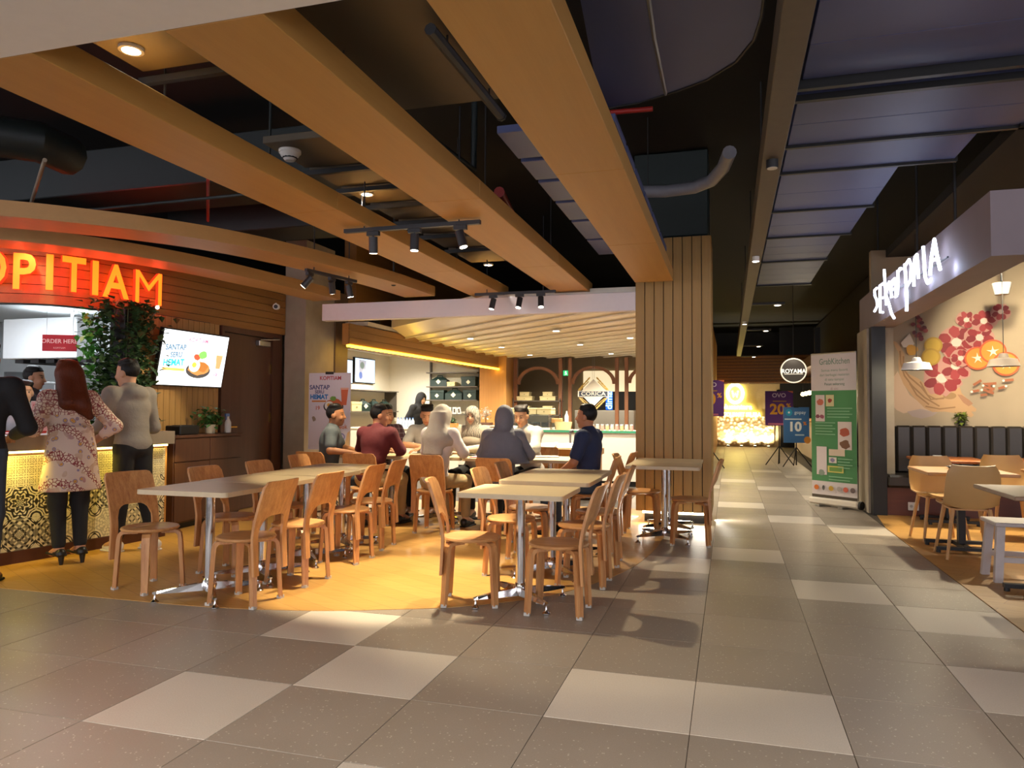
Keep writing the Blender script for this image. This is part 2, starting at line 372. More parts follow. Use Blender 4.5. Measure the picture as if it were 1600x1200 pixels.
# ================================================================== kiosk fascia: horizontal boards on a curve
FA = smooth_path([(-8.6, 5.12), (-7.6, 5.2), (-6.9, 5.33), (-6.42, 5.55), (-6.2, 5.9), (-6.04, 6.55), (-5.95, 7.3), (-5.90, 8.0), (-5.86, 8.84)], 7)
fas = struct('wall_kiosk_fascia', MB().sweep([(x-0.02, y) for x, y in FA], [(0.03, 2.285), (0.12, 2.285), (0.12, 2.86), (0.03, 2.86)]), M_DARK)
nb = 6; bh = (2.85-2.29)/nb
for k in range(nb):
    z = 2.29+k*bh
    obj('board', MB().sweep(FA, [(0, z), (0.03, z), (0.03, z+bh-0.006), (0, z+bh-0.006)]), M_BOARD, fas)
# ================================================================== kiosk side wall: vertical boards, door, concrete column
WX = -5.92
w1 = struct('wall_kiosk', MB().box(WX-0.12, WX-0.02, 6.30, 7.56, 0, 2.30), M_DARK)
wb = 1.26/14
bme = MB().bbox(0, 0.02, 0, wb-0.006, 0, 2.29, 0.002).mesh('board'); bme.materials.append(M_SLAT)
for k in range(14):
    o = bpy.data.objects.new('board', bme); COL.objects.link(o); o.parent = w1; o.location = (WX-0.02, 6.30+k*wb, 0)
struct('wall_kiosk_end', MB().box(WX-0.12, WX, 8.66, 8.86, 0, 2.30), M_DBROWN)
d1 = thing('door_1', None, None, (WX, 7.58, 0)); d1['kind'] = 'structure'
obj('door_frame', MB().box(-0.1, 0.02, 0, 0.05, 0, 2.29).box(-0.1, 0.02, 1.04, 1.09, 0, 2.29).box(-0.1, 0.02, 0.05, 1.04, 2.22, 2.29), M_DBROWN, d1)
lf = obj('door_leaf', MB().bbox(-0.06, -0.01, 0.055, 1.035, 0.01, 2.215, 0.004), M_DBROWN, d1)
obj('door_handle', MB().cyl((-0.01, 0.14, 1.05), (0.05, 0.14, 1.05), 0.011, n=10).cyl((0.045, 0.13, 1.05), (0.045, 0.27, 1.05), 0.01, n=10).cyl((-0.01, 0.14, 1.05), (-0.004, 0.14, 1.05), 0.028), metal('brass', '#c9a45a', 0.25), lf, True)
obj('keyhole', MB().cyl((-0.011, 0.14, 0.93), (0.0, 0.14, 0.93), 0.02), metal('brass'), lf)
obj('hinge', MB().box(-0.012, 0.004, 1.02, 1.035, 0.3, 0.42).box(-0.012, 0.004, 1.02, 1.035, 1.75, 1.87).box(-0.012, 0.004, 1.02, 1.035, 1.1, 1.22), metal('brass'), lf)
obj('door_closer', MB().bbox(-0.01, 0.05, 0.7, 0.95, 2.10, 2.17, 0.006).cyl((0.03, 0.75, 2.18), (0.16, 0.98, 2.20), 0.009).cyl((0.16, 0.98, 2.20), (0.0, 1.06, 2.24), 0.009), M_STEEL, d1)
struct('wall_column_concrete', MB().box(-5.88, -5.556, 8.86, 9.62, 0, 3.6), M_CONC)
struct('trim_1', MB().box(-5.60, -5.53, 9.62, 9.98, 0, 3.0), plain('bronze_trim', '#6e5b4a', 0.45))
# ================================================================== slatted square column
PX0, PX1, PY0, PY1 = -1.04, -0.19, 8.6, 9.45
col = thing('slatted_column', 'square column clad in vertical timber slats with a lit gap at its foot', 'column', ((PX0+PX1)/2, (PY0+PY1)/2, 0))
hw = (PX1-PX0)/2
obj('core', MB().box(-hw+.03, hw-.03, -hw+.03, hw-.03, 0.13, 3.28), M_DARK, col)
obj('plinth', MB().box(-hw+.09, hw-.09, -hw+.09, hw-.09, 0, 0.13), M_DARK, col)
ns = 8; sw = 2*hw/ns
sme = MB().bbox(0, sw-0.008, 0, 0.03, 0.13, 3.27, 0.003).mesh('slat'); sme.materials.append(M_PSLAT)
for a in range(4):
    for k in range(ns):
        o = bpy.data.objects.new('slat', sme); COL.objects.link(o); o.parent = col
        M = Matrix.Rotation(a*PI/2, 4, 'Z') @ Matrix.Translation((-hw+k*sw+0.004, -hw, 0)); o.matrix_local = M
M_LEDW = emis('led_warm_white', '#ffe7b8', 7.0)
for a in range(4):
    o = obj('led_strip', MB().box(-hw+.07, hw-.07, -hw+0.07, -hw+0.085, 0.095, 0.125), M_LEDW, col); o.rotation_euler = (0, 0, a*PI/2)
for a, (lx, ly) in enumerate([(-0.615, 8.52), (-0.11, 9.02), (-1.12, 9.02)]): area((lx, ly, 0.11), (lx+(lx+0.615)*0.4, ly+(ly-9.02)*0.4, 0), 5, 0.75 if a == 0 else 0.06, 0.06 if a == 0 else 0.75, WARM2)
# dark duct riser above the column
obj('duct_riser', MB().bbox(-1.06, -0.22, 8.65, 9.4, 3.29, 4.28, 0.01), plain('teal_black_sheet', '#24302f', 0.5), label='dark sheet-metal duct riser above the slatted column', cat='duct')
# ================================================================== white fascia and slatted soffit of the cake kiosk
obj('white_fascia', MB().bbox(-5.15, -1.04, 8.6, 8.72, 2.44, 2.66, 0.004), plain('lilac_white', '#e4dde0', 0.45, var=0.03), label='long white fascia board hung across the front of the cake counter', cat='fascia')
sof = struct('ceiling_soffit', MB().prism([(-2.95, 8.73), (-0.95, 8.73), (-0.95, 16.3), (-5.12, 16.3), (-5.12, 10.6)], 2.68, 2.74), M_SOFF)
# diagonal saw-tooth panels: each tilted a little, running at about 48 degrees
dx, dy = -0.76, 0.65   # run direction (to the back left)
nx, ny = dy, -dx
x0, x1, y0, y1 = -5.1, -0.97, 8.73, 16.2
M_SOFFP = plain('soffit_panel_paint', '#f0e4cc', 0.25, var=0.05)
def clip_poly(P, ax, val, keep_less):
    out = []
    for i in range(len(P)):
        a, b = P[i], P[(i+1) % len(P)]; ia = (a[ax] <= val) == keep_less; ib = (b[ax] <= val) == keep_less
        if ia: out.append(a)
        if ia != ib:
            t = (val-a[ax])/(b[ax]-a[ax]); out.append(tuple(a[q]+t*(b[q]-a[q]) for q in range(len(a))))
    return out
wp = 0.42; s = 1.41; cnt = 0
ref = (x0, y0)
while s < 10:
    # strip between offsets s and s+wp (measured along the normal), t long
    q = []
    for (tt, ss) in ((-14, s), (14, s), (14, s+wp-0.012), (-14, s+wp-0.012)):
        X = ref[0]+dx*tt+nx*ss; Y = ref[1]+dy*tt+ny*ss
        z = 2.56-0.11*((ss-s)/wp); q.append((X, Y, z))
    P = q
    for ax, val, kl in ((0, x1, True), (0, x0, False), (1, y1, True), (1, y0, False)):
        if len(P) >= 3: P = clip_poly(P, ax, val, kl)
    if len(P) >= 3:
        n = len(P); m = MB().add(P+[(a, b, 2.675) for a, b, c in P], [tuple(range(n))[::-1], tuple(range(n, 2*n))]+[(i, (i+1) % n, n+(i+1) % n, n+i) for i in range(n)])
        obj('soffit_panel', m, M_SOFFP, sof)
        L_ = []
        for (tt, ss) in ((-14, s+wp-0.034), (14, s+wp-0.034), (14, s+wp-0.010), (-14, s+wp-0.010)): L_.append((ref[0]+dx*tt+nx*ss, ref[1]+dy*tt+ny*ss, 2.435))
        for ax, val, kl in ((0, x1, True), (0, x0, False), (1, y1, True), (1, y0, False)):
            if len(L_) >= 3: L_ = clip_poly(L_, ax, val, kl)
        if len(L_) >= 3:
            n = len(L_); obj('soffit_lip', MB().add(L_+[(a, b, 2.449) for a, b, c in L_], [tuple(range(n))[::-1], tuple(range(n, 2*n))]+[(i, (i+1) % n, n+(i+1) % n, n+i) for i in range(n)]), M_SOFF, sof)
    s += wp
# ================================================================== right-hand restaurant shell
M_RFAS = plain('grey_plaster', '#84787c', 0.75, var=0.1, scale=4)
struct('wall_right_fascia', MB().box(1.70, 1.98, 5.66, 10.9, 2.335, 2.78).box(1.98, 8.4, 5.66, 5.94, 2.335, 2.78), M_RFAS)
struct('wall_right_pilaster', MB().box(1.675, 1.98, 10.22, 10.95, 0, 2.335), M_CONC)
struct('trim_2', MB().box(1.70, 1.86, 10.06, 10.22, 0, 2.335), M_BLACK)
struct('wall_mural', MB().box(1.80, 8.4, 10.62, 10.75, 0, 3.4), plain('mural_ground', '#a3937c', 0.8, var=0.08, scale=3))
struct('ceiling_right', MB().box(1.98, 8.4, 5.94, 10.62, 3.3, 3.4), M_CEIL)
# corridor wall beyond the pilaster, dark shop fronts to the far end
struct('wall_corridor_right', MB().box(2.9, 3.0, 10.95, 27.6, 0, 4.2), M_DARK)
# ================================================================== far end of the corridor
def pebble_mat():
    t = NT('pebbled_lit_wall'); v = t.coord('Object'); vor = t.n('ShaderNodeTexVoronoi'); vor.inputs['Scale'].default_value = 9; t.l(v, vor.inputs['Vector'])
    c = t.ramp(vor.outputs['Distance'], [(0.25, lin('#f2e7cf')), (0.55, lin('#8a7350'))]); t.set(c, 0.6); t.bump(t.math('SUBTRACT', 1.0, vor.outputs['Distance']), 0.8, 0.03); return t.m
wf = struct('wall_far', MB().box(-2.5, 1.7, 27.5, 27.6, 0, 2.22), plain('cream_panel', '#c9b48c', 0.6))
obj('mosaic_panel', MB().box(-0.7, 1.5, 27.44, 27.5, 0.05, 1.08), pebble_mat(), wf)
struct('wall_far_dark', MB().box(1.7, 2.9, 27.5, 27.6, 0, 4.2), M_BLACK)
wfb = struct('wall_far_fascia', MB().box(-2.5, 2.9, 26.9, 27.05, 2.22, 3.2), M_DBROWN)
for k in range(9):
    obj('board', MB().bbox(-2.5, 2.9, 26.86, 26.9, 2.23+k*0.107, 2.23+k*0.107+0.085, 0.004), M_BOARD, wfb)
struct('wall_corridor_left', MB().box(-1.0, -0.42, 17.6, 27.4, 0, 3.6), wood('amber_veneer', '#b07a3c', '#bf8846', 0.5))
# ================================================================== plywood cafe chair (round seat, bent back strips)
def loft_grid(cols):
    """cols: list of columns, each a list of (front point, back point); neighbours joined into a closed slab"""
    m = MB(); M = len(cols[0]); vs = []
    for c in cols:
        for f, b in c: vs += [f, b]
    idx = lambda i, j, k: (i*M+j)*2+k
    fs = []; n = len(cols)
    for i in range(n-1):
        for j in range(M-1):
            fs.append((idx(i,j,0), idx(i+1,j,0), idx(i+1,j+1,0), idx(i,j+1,0))); fs.append((idx(i,j,1), idx(i,j+1,1), idx(i+1,j+1,1), idx(i+1,j,1)))
        fs.append((idx(i,0,0), idx(i,0,1), idx(i+1,0,1), idx(i+1,0,0))); fs.append((idx(i,M-1,0), idx(i+1,M-1,0), idx(i+1,M-1,1), idx(i,M-1,1)))
    for j in range(M-1):
        fs.append((idx(0,j,0), idx(0,j+1,0), idx(0,j+1,1), idx(0,j,1))); fs.append((idx(n-1,j,0), idx(n-1,j,1), idx(n-1,j+1,1), idx(n-1,j+1,0)))
    m.add(vs, fs); return m
def back_mesh():
    # profile: z -> y of the strip centre line (below the seat it hugs the rear legs, above it bends back)
    def yprof(z):
        if z < 0.44: return -0.186+0.012*(z-0.22)/0.22
        t = (z-0.44)/0.375; return -0.174-0.10*t**1.25+0.006*math.sin(t*PI)
    W, S, ZT, ZP, Z0 = 0.185, 0.052, 0.815, 0.585, 0.21
    xs = sorted(set([round(q, 4) for q in np.linspace(-W, -W+S, 4)]+[round(q, 4) for q in np.linspace(-W+S, W-S, 15)]+[round(q, 4) for q in np.linspace(W-S, W, 4)]))
    def low(x):
        a = abs(x); i = W-S
        if a >= i-1e-6: return None
        r = 0.085; d = max(0, a-(i-r)); return ZP-(r-math.sqrt(max(0, r*r-d*d)))*1.0
    def top(x):
        r = 0.04; d = max(0, abs(x)-(W-r)); return ZT-(r-math.sqrt(max(0, r*r-d*d)))
    def colm(x, z0):
        out = []; zt = top(x)
        for k in range(15):
            z = z0+(zt-z0)*k/14; y = yprof(z)-0.03*(1-(x/W)**2)*max(0, min(1, (z-0.5)/0.12)); h = 0.009
            out.append(((x, y+h, z), (x, y-h, z)))
        return out
    m = MB(); i = W-S
    left = [x for x in xs if x <= -i+1e-6]; mid = [x for x in xs if -i-1e-6 <= x <= i+1e-6]; right = [x for x in xs if x >= i-1e-6]
    midcols = []
    for x in mid:
        l = low(x); l = ZP-0.085 if l is None else l; midcols.append(colm(x, l))
    for cols in ([colm(x, Z0) for x in left], midcols, [colm(x, Z0) for x in right]):
        g = loft_grid(cols); m.add(g.v, g.f)
    return m
def leg_mesh(sx, sy):
    # L-leg: tongue under the seat, rounded knee, straight leg splayed a little outwards
    path = []; x0, y0 = sx*0.055, sy*0.055; x1, y1 = sx*0.128, sy*0.142
    P = [(x0, y0, 0.403), (sx*0.105, sy*0.115, 0.403), (sx*0.122, sy*0.134, 0.398), (sx*0.132, sy*0.146, 0.38), (sx*0.136, sy*0.150, 0.35), (sx*0.150, sy*0.166, 0.012)]
    m = MB(); d = Vector((x1, y1, 0)).normalized(); side = Vector((-d.y, d.x, 0)); vs = []
    for k, p in enumerate(P):
        p = Vector(p)
        nrm = Vector((0, 0, 1)) if k < 2 else (Vector((0, 0, 1))*0.75+d*0.66 if k == 2 else (d*0.8+Vector((0, 0, 0.5)) if k == 3 else d))
        nrm.normalize(); w = 0.026 if k < 5 else 0.021; h = 0.013
        vs += [p+side*w+nrm*h, p-side*w+nrm*h, p-side*w-nrm*h, p+side*w-nrm*h]
    fs = [(i*4+j, i*4+(j+1) % 4, (i+1)*4+(j+1) % 4, (i+1)*4+j) for i in range(len(P)-1) for j in range(4)]
    fs += [(3, 2, 1, 0), tuple(range((len(P)-1)*4, len(P)*4))]; return m.add(vs, fs)
def make_chair():
    t = thing('cafe_chair', 'x', 'chair', group='plywood cafe chairs')
    seat = MB().lathe([(0.0, 0.415), (0.17, 0.415), (0.188, 0.419), (0.194, 0.428), (0.188, 0.438), (0.176, 0.441), (0.10, 0.438), (0.0, 0.436)], n=32)
    obj('seat', seat, M_CHAIRY, t, True)
    obj('backrest', back_mesh(), M_CHAIR, t, True)
    for sx in (-1, 1):
        for sy in (-1, 1):
            l = obj('leg', leg_mesh(sx, sy), M_CHAIR, t)
            obj('foot_pad', MB().cbox((sx*0.1505, sy*0.1665, 0.010), 0.036, 0.036, 0.020), M_PAD, l)
    return t
chair0 = make_chair(); _used = [False]
def chair(x, y, deg, label):
    if not _used[0]:
        _used[0] = True; c = chair0; c.location = (x, y, 0.003); c.rotation_euler = (0, 0, math.radians(deg)); c['label'] = label; return c
    return dup(chair0, (x, y, 0.003), math.radians(deg), label)
# left row, right-hand side (backs to the aisle)
for x, y, r, l in [(-3.09, 4.25, 90, 'empty plywood chair at the near right corner of the left table row'), (-3.085, 4.86, 88, 'empty plywood chair second along the right side of the left table row'),
                   (-3.12, 5.65, 92, 'empty plywood chair third along the right side of the left table row'), (-3.20, 6.26, 94, 'empty plywood chair last along the right side of the left table row'),
                   (-3.97, 4.36, -103, 'empty plywood chair turned outwards at the near left corner of the left table row'), (-3.78, 5.0, -92, 'empty plywood chair second along the left side of the left table row'),
                   (-3.78, 5.72, -90, 'empty plywood chair third along the left side of the left table row'), (-3.93, 6.60, -88, 'empty plywood chair last along the left side of the left table row'),
                   (-1.66, 4.70, -75, 'empty plywood chair at the near left corner of the right table row'), (-1.65, 5.60, -90, 'empty plywood chair in the middle of the left side of the right table row'),
                   (-1.67, 6.27, -88, 'empty plywood chair last along the left side of the right table row'), (-1.05, 4.64, 90, 'empty plywood chair at the near right corner of the right table row, on the tiles'),
                   (-1.04, 5.44, 90, 'empty plywood chair second along the right side of the right table row'), (-1.06, 6.20, 94, 'empty plywood chair last along the right side of the right table row'),
                   (-0.36, 7.34, 90, 'empty plywood chair right of the small table in front of the slatted column'), (-0.89, 7.90, -90, 'empty plywood chair left of the small table in front of the slatted column'),
                   (-2.98, 7.25, 2, 'plywood chair under the woman in the pale veil and white shirt'), (-2.17, 7.05, -3, 'plywood chair under the woman in the blue-grey veil'),
                   (-3.74, 7.24, 4, 'plywood chair under the man in the dark red shirt'), (-4.32, 7.32, -8, 'plywood chair under the man in the grey shirt'),
                   (-1.36, 7.45, 92, 'plywood chair under the man in the navy polo shirt'), (-1.30, 8.30, 88, 'empty plywood chair behind the man in the navy polo shirt'),
                   (-4.30, 8.66, 180, 'plywood chair under the man in the plaid shirt'), (-3.62, 8.66, 182, 'plywood chair under the man in the pale grey tee'),
                   (-3.02, 8.70, 178, 'plywood chair under the woman in the patterned veil'), (-2.2, 8.70, 184, 'plywood chair under the man in the light hooded top')]:
    chair(x, y, r, l)
# ================================================================== cafe table: pale top on a chrome pedestal
def rrect(w, d, r, n=5):
    pts = []
    for cx, cy, a0 in ((w/2-r, d/2-r, 0), (-w/2+r, d/2-r, 90), (-w/2+r, -d/2+r, 180), (w/2-r, -d/2+r, 270)):
        for k in range(n+1):
            a = math.radians(a0+90*k/n); pts.append((cx+r*math.cos(a), cy+r*math.sin(a)))
    return pts
def make_table(w=0.70, d=0.60):
    t = thing('cafe_table', 'x', 'table', group='pale cafe tables')
    tp = obj('table_top', MB().prism(rrect(w, d, 0.03), 0.713, 0.744), M_TOP, t)
    obj('edge_band', MB().prism(rrect(w+.003, d+.003, 0.031), 0.716, 0.741), plain('edge_strip', '#c7b492', 0.45), tp)
    obj('mounting_plate', MB().bbox(-0.14, 0.14, -0.14, 0.14, 0.700, 0.713, 0.003), M_DARK, t)
    obj('column', MB().cyl((0, 0, 0.06), (0, 0, 0.70), 0.032, n=20), M_CHROME, t, True)
    obj('hub', MB().lathe([(0.0, 0.045), (0.05, 0.05), (0.055, 0.085), (0.038, 0.12), (0.033, 0.13)], n=20), M_CHROME, t, True)
    for sx in (-1, 1):
        for sy in (-1, 1):
            d_ = Vector((sx*0.235, sy*0.235, 0)); n_ = Vector((-d_.y, d_.x, 0)).normalized(); vs = []
            for f, hw, z0, z1 in ((0.12, 0.032, 0.05, 0.10), (0.6, 0.026, 0.052, 0.085), (0.97, 0.018, 0.055, 0.072), (1.05, 0.010, 0.055, 0.066)):
                p = d_*f; vs += [p+n_*hw+Vector((0,0,z0)), p-n_*hw+Vector((0,0,z0)), p-n_*hw*0.6+Vector((0,0,z1)), p+n_*hw*0.6+Vector((0,0,z1))]
            fs = [(i*4+j, i*4+(j+1) % 4, (i+1)*4+(j+1) % 4, (i+1)*4+j) for i in range(3) for j in range(4)]+[(3,2,1,0), (12,13,14,15)]
            a = obj('base_arm', MB().add(vs, fs), M_CHROME, t)
            obj('glide', MB().lathe([(0.0, 0.0), (0.026, 0.0), (0.026, 0.006), (0.012, 0.018), (0.007, 0.03), (0.007, 0.058), (0.0, 0.058)], (d_.x, d_.y, 0), 12), M_CHROME, a, True)
    return t
table0 = make_table(); _tu = [False]
def table(x, y, deg, label):
    if not _tu[0]: _tu[0] = True; t = table0; t.location = (x, y, 0.003); t.rotation_euler = (0, 0, math.radians(deg)); t['label'] = label; return t
    return dup(table0, (x, y, 0.003), math.radians(deg), label)
for x, y, r, l in [(-3.41, 4.29, 0, 'pale cafe table at the near end of the left row'), (-3.42, 4.905, 0, 'second pale cafe table from the near end of the left row'), (-3.43, 5.53, 0, 'third pale cafe table from the near end of the left row'), (-3.47, 6.19, 0, 'pale cafe table at the far end of the left row'),
                   (-1.345, 4.79, 0, 'pale cafe table at the near end of the right row'), (-1.34, 5.68, 0, 'pale cafe table in the middle of the right row'), (-1.355, 6.29, 0, 'pale cafe table at the far end of the right row'),
                   (-0.62, 7.47, 0, 'small pale cafe table standing before the slatted column'), (-0.63, 8.10, 0, 'small pale cafe table pushed against the foot of the slatted column'),
                   (-4.45, 8.0, 90, 'pale cafe table in front of the man in the grey shirt'), (-3.83, 8.0, 90, 'pale cafe table in front of the man in the dark red shirt'),
                   (-3.15, 8.0, 90, 'pale cafe table in front of the woman in the pale veil'), (-2.53, 8.0, 90, 'pale cafe table between the two women with their backs turned'), (-1.90, 8.0, 90, 'pale cafe table in front of the woman in the blue-grey veil')]:
    table(x, y, r, l)
# ================================================================== service ceiling above the beams
M_LAMP = emis('lamp_lens', '#fff1d8', 14.0); M_LAMPD = plain('lamp_lens_off', '#c9c4ba', 0.3)
pz = 3.05
def cpanel(x0, x1, y0, y1, lab, m=M_BRPANEL, z=pz):
    return obj('ceiling_panel', MB().bbox(x0, x1, y0, y1, z, z+0.05, 0.004), m, label=lab, cat='ceiling panel', group='service ceiling panels')
P1 = cpanel(-2.95, -2.0, 2.26, 3.12, 'brown ceiling panel with a round downlight beside the low white ceiling')
cpanel(-1.85, -0.7, 2.75, 3.95, 'wide brown ceiling panel between the middle and right beams carrying a black rail')
ords = ['first', 'second', 'third', 'fourth', 'fifth', 'sixth', 'seventh']
for k, (y0, y1) in enumerate([(4.2, 4.72), (4.77, 5.19), (5.24, 5.68), (5.74, 6.25), (6.31, 6.82), (6.9, 7.5), (7.6, 8.35)]):
    cpanel(-2.98, -1.95, y0, y1, f'{ords[k]} of the row of brown-grey ceiling panels behind the left two beams')
for k, (y0, y1) in enumerate([(4.45, 4.95), (5.02, 5.45), (5.52, 6.05), (6.12, 6.7), (6.78, 7.5), (7.58, 8.3)]):
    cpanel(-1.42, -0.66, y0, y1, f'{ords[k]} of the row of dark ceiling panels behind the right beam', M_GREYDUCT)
for k, y in enumerate([3.16, 4.745, 5.215, 5.71, 6.28, 6.86, 7.55]):
    obj('support_rail', MB().box(-3.0, -1.9, y-0.018, y+0.018, pz-0.05, pz-0.015), M_BLACK, label=f'{ords[k]} black cross rail under the panels of the left two beams', cat='rail', group='black cross rails')
# black batten rail under the wide panel
a, b = G(672, 45, 2.98), G(782, 180, 2.98)
br = thing('linear_light', 'unlit black linear fixture hung slantwise between the middle and right beams', 'light fixture', tuple(a))
dv = Vector(b-a)
obj('housing', MB().cyl((0, 0, 0), dv, 0.028, n=8), M_DARK, br); obj('end_cap', MB().cyl(dv, dv*1.02, 0.031, n=8), M_BLACK, br)
obj('hanger', MB().cyl(dv*0.2, dv*0.2+Vector((0, 0, 0.07)), 0.006, n=6), M_BLACK, br); obj('hanger', MB().cyl(dv*0.8, dv*0.8+Vector((0, 0, 0.07)), 0.006, n=6), M_BLACK, br)
def downlight(x, y, z, lab, lit=True, r=0.045, watts=25, ang=95, col=NEUT):
    t = thing('downlight', lab, 'downlight', (x, y, z), group='recessed downlights')
    obj('ring', MB().lathe([(r, -0.012), (r+0.014, -0.012), (r+0.014, 0.004), (r, 0.004)], n=20), M_WHITE, t, True)
    obj('lens', MB().cyl((0, 0, -0.0125), (0, 0, -0.002), r-0.002, n=20), M_LAMP if lit else M_LAMPD, t)
    if lit: spot((x, y, z-0.03), (x, y, 0), watts, col, ang, 0.7, 0.04)
    return t
x, y, _ = G(205, 76, pz-0.005); downlight(x, y, pz-0.005, 'round lit downlight near the low white ceiling at upper left', watts=40)
x, y, _ = G(573, 302, pz-0.005); downlight(x, y, pz-0.005, 'round lit downlight between the left and middle beams', watts=40)
x, y, _ = G(763, 413, pz-0.005); downlight(x, y, pz-0.005, 'small lit downlight just above the white fascia', watts=35)
x, y, _ = G(43, 355, 2.975); downlight(x, y, 2.975, 'lit downlight between the curved canopy bands above the red sign', watts=18)
for k, (x, y) in enumerate(HALL_DOWN): pass
# smoke detectors and cameras
x, y, _ = G(453, 235, pz)
sd = thing('smoke_detector', 'white smoke detector dome on a panel between the left and middle beams', 'smoke detector', (x, y, pz))
obj('base', MB().cyl((0, 0, -0.02), (0, 0, 0), 0.075, n=24), M_WHITE, sd, True); obj('dome', MB().lathe([(0.0, -0.075), (0.032, -0.073), (0.042, -0.06), (0.06, -0.04), (0.07, -0.02), (0.0, -0.018)], n=24), M_WHITE, sd, True)
obj('vent_slot', MB().lathe([(0.046, -0.058), (0.051, -0.058), (0.051, -0.050), (0.046, -0.050)], n=12), M_BLACK, sd)
x, y, _ = G(615, 440, 2.74)
dc = thing('dome_camera', 'white dome camera on a drop rod left of the middle beam', 'camera', (x, y, 2.74))
obj('housing', MB().lathe([(0.0, -0.01), (0.05, -0.01), (0.062, 0.0), (0.062, 0.04), (0.05, 0.05), (0.0, 0.05)], n=20), M_WHITE, dc, True)
obj('dome', MB().lathe([(0.0, -0.055), (0.02, -0.05), (0.036, -0.032), (0.042, -0.01), (0.0, -0.008)], n=16), M_DARK, dc, True); obj('drop_rod', MB().cyl((0, 0, 0.05), (0, 0, 1.5), 0.012, n=8), M_DARK, dc)
bc = thing('bullet_camera', 'white bullet camera at the corner beside the concrete column', 'camera', (-5.80, 8.55, 2.64))
obj('body', MB().cyl((0, 0, 0), (0.09, -0.16, -0.02), 0.04, n=16), M_WHITE, bc, True); obj('lens', MB().cyl((0.09, -0.16, -0.02), (0.093, -0.166, -0.021), 0.026, n=14), M_BLACK, bc); obj('bracket', MB().cyl((0, 0, 0), (-0.05, 0.05, 0.05), 0.015, n=8), M_WHITE, bc)
# ================================================================== track lights
M_TRACK = plain('track_black', '#26262a', 0.45)
def track(name_label, a, b, heads, aims, watts, ang=50, hl=0.125, lit=True):
    a = Vector(a); b = Vector(b); t = thing('track_light', name_label, 'track light', tuple(a), group='track light rails'); d = b-a
    n = Vector((-d.y, d.x, 0)).normalized()*0.018; u = Vector((0, 0, 0.03))
    vs = [n*1.0, -n, d-n, d+n]; vs = [Vector(q) for q in vs]
    obj('rail', MB().add(vs+[q+u for q in vs], [(0,1,2,3),(4,7,6,5),(0,4,5,1),(1,5,6,2),(2,6,7,3),(3,7,4,0)]), M_TRACK, t)
    for f in (0.15, 0.85): obj('drop_rod', MB().cyl(d*f+u, d*f+Vector((0, 0, 0.9)), 0.006, n=6), M_TRACK, t)
    for qi, (f, aim) in enumerate(zip(heads, aims)):
        p = d*f; h = obj('adaptor', MB().cbox((p.x, p.y, -0.018), 0.10 if abs(d.x) > abs(d.y) else 0.035, 0.035 if abs(d.x) > abs(d.y) else 0.10, 0.032), M_TRACK, t)
        q = p+Vector((0, 0, -0.075)); dr = (Vector(aim)-(a+q)).normalized()
        obj('stem', MB().cyl(p+Vector((0, 0, -0.03)), q, 0.009, n=8), M_TRACK, h)
        hd = obj('lamp_head', MB().cyl(q-dr*hl*0.25, q+dr*hl*0.75, 0.034, n=18), M_TRACK, t, True)
        obj('lens', MB().cyl(q+dr*hl*0.752, q+dr*(hl*0.755+0.002), 0.028, n=16), M_LAMP, hd)
        spot(tuple(a+q+dr*(hl*0.78+0.02)), aim, watts[qi] if isinstance(watts, tuple) else watts, WARM, ang[qi] if isinstance(ang, tuple) else ang, 0.35, 0.03)
a = Vector((-2.88, 5.13, 2.655)); b = Vector((-1.76, 5.13, 2.655))
track('black track with three lamp heads between the left and middle beams', a, b, (0.22, 0.53, 0.86), ((-2.75, 5.5, 0), (-2.3, 5.05, 0), (-1.2, 5.0, 0.2)), (125, 360, 125), (66, 50, 70))
a = Vector((-2.89, 8.25, 2.63)); b = Vector((-1.91, 8.25, 2.63))
track('black track with three lamp heads in front of the white fascia', a, b, (0.23, 0.56, 0.82), ((-3.0, 7.9, 0.7), (-2.5, 7.6, 0.7), (-1.9, 7.7, 0.7)), 190, 66)
a = G(478, 424, 2.64); b = G(556, 442, 2.64)
track('black track with three lamp heads between the curved canopy bands', a, b, (0.07, 0.5, 0.85), ((-5.5, 6.0, 0.9), (-4.2, 7.6, 0.7), (-3.6, 7.4, 0.6)), 100, 64)
# ================================================================== ducts over the corridor
TX0, TX1 = 0.225, 0.36
tr = thing('ceiling_trunking', 'long grey light trunking running down the corridor ceiling', 'trunking', (0, 0, 3.0))
obj('trunk', MB().bbox(TX0, TX1, 1.5, 24.5, 0, 0.22, 0.004), plain('trunk_paint', '#5f5546', 0.6), tr)
for yy in (3.5, 7.0, 10.5, 14.0, 18.0): obj('hanger', MB().cyl((0.29, yy, 0.22), (0.29, yy, 1.28), 0.008, n=6), M_DARK, tr)
for k, (u, v, lit, nm) in enumerate([(1210, 257, False, 'unlit spotlight on the corridor trunking nearest the camera'), (1183, 405, True, 'lit spotlight in the middle of the corridor trunking'), (1163, 505, True, 'lit spotlight farthest along the corridor trunking')]):
    x, y, _ = G(u, v, 2.97); x = 0.29
    t = thing('trunk_spotlight', nm, 'spotlight', (x, y, 3.0), group='spotlights on the corridor trunking')
    obj('lamp_body', MB().cyl((0, 0, -0.055), (0, 0, 0.0), 0.04, n=16), M_DARK if not lit else M_WHITE, t, True)
    obj('lens', MB().cyl((0, 0, -0.058), (0, 0, -0.054), 0.034, n=16), M_LAMP if lit else M_LAMPD, t)
    if lit: spot((x, y, 2.93), (x+0.3, y-0.2, 0), 30, NEUT, 95, 0.7)
dz = 3.32
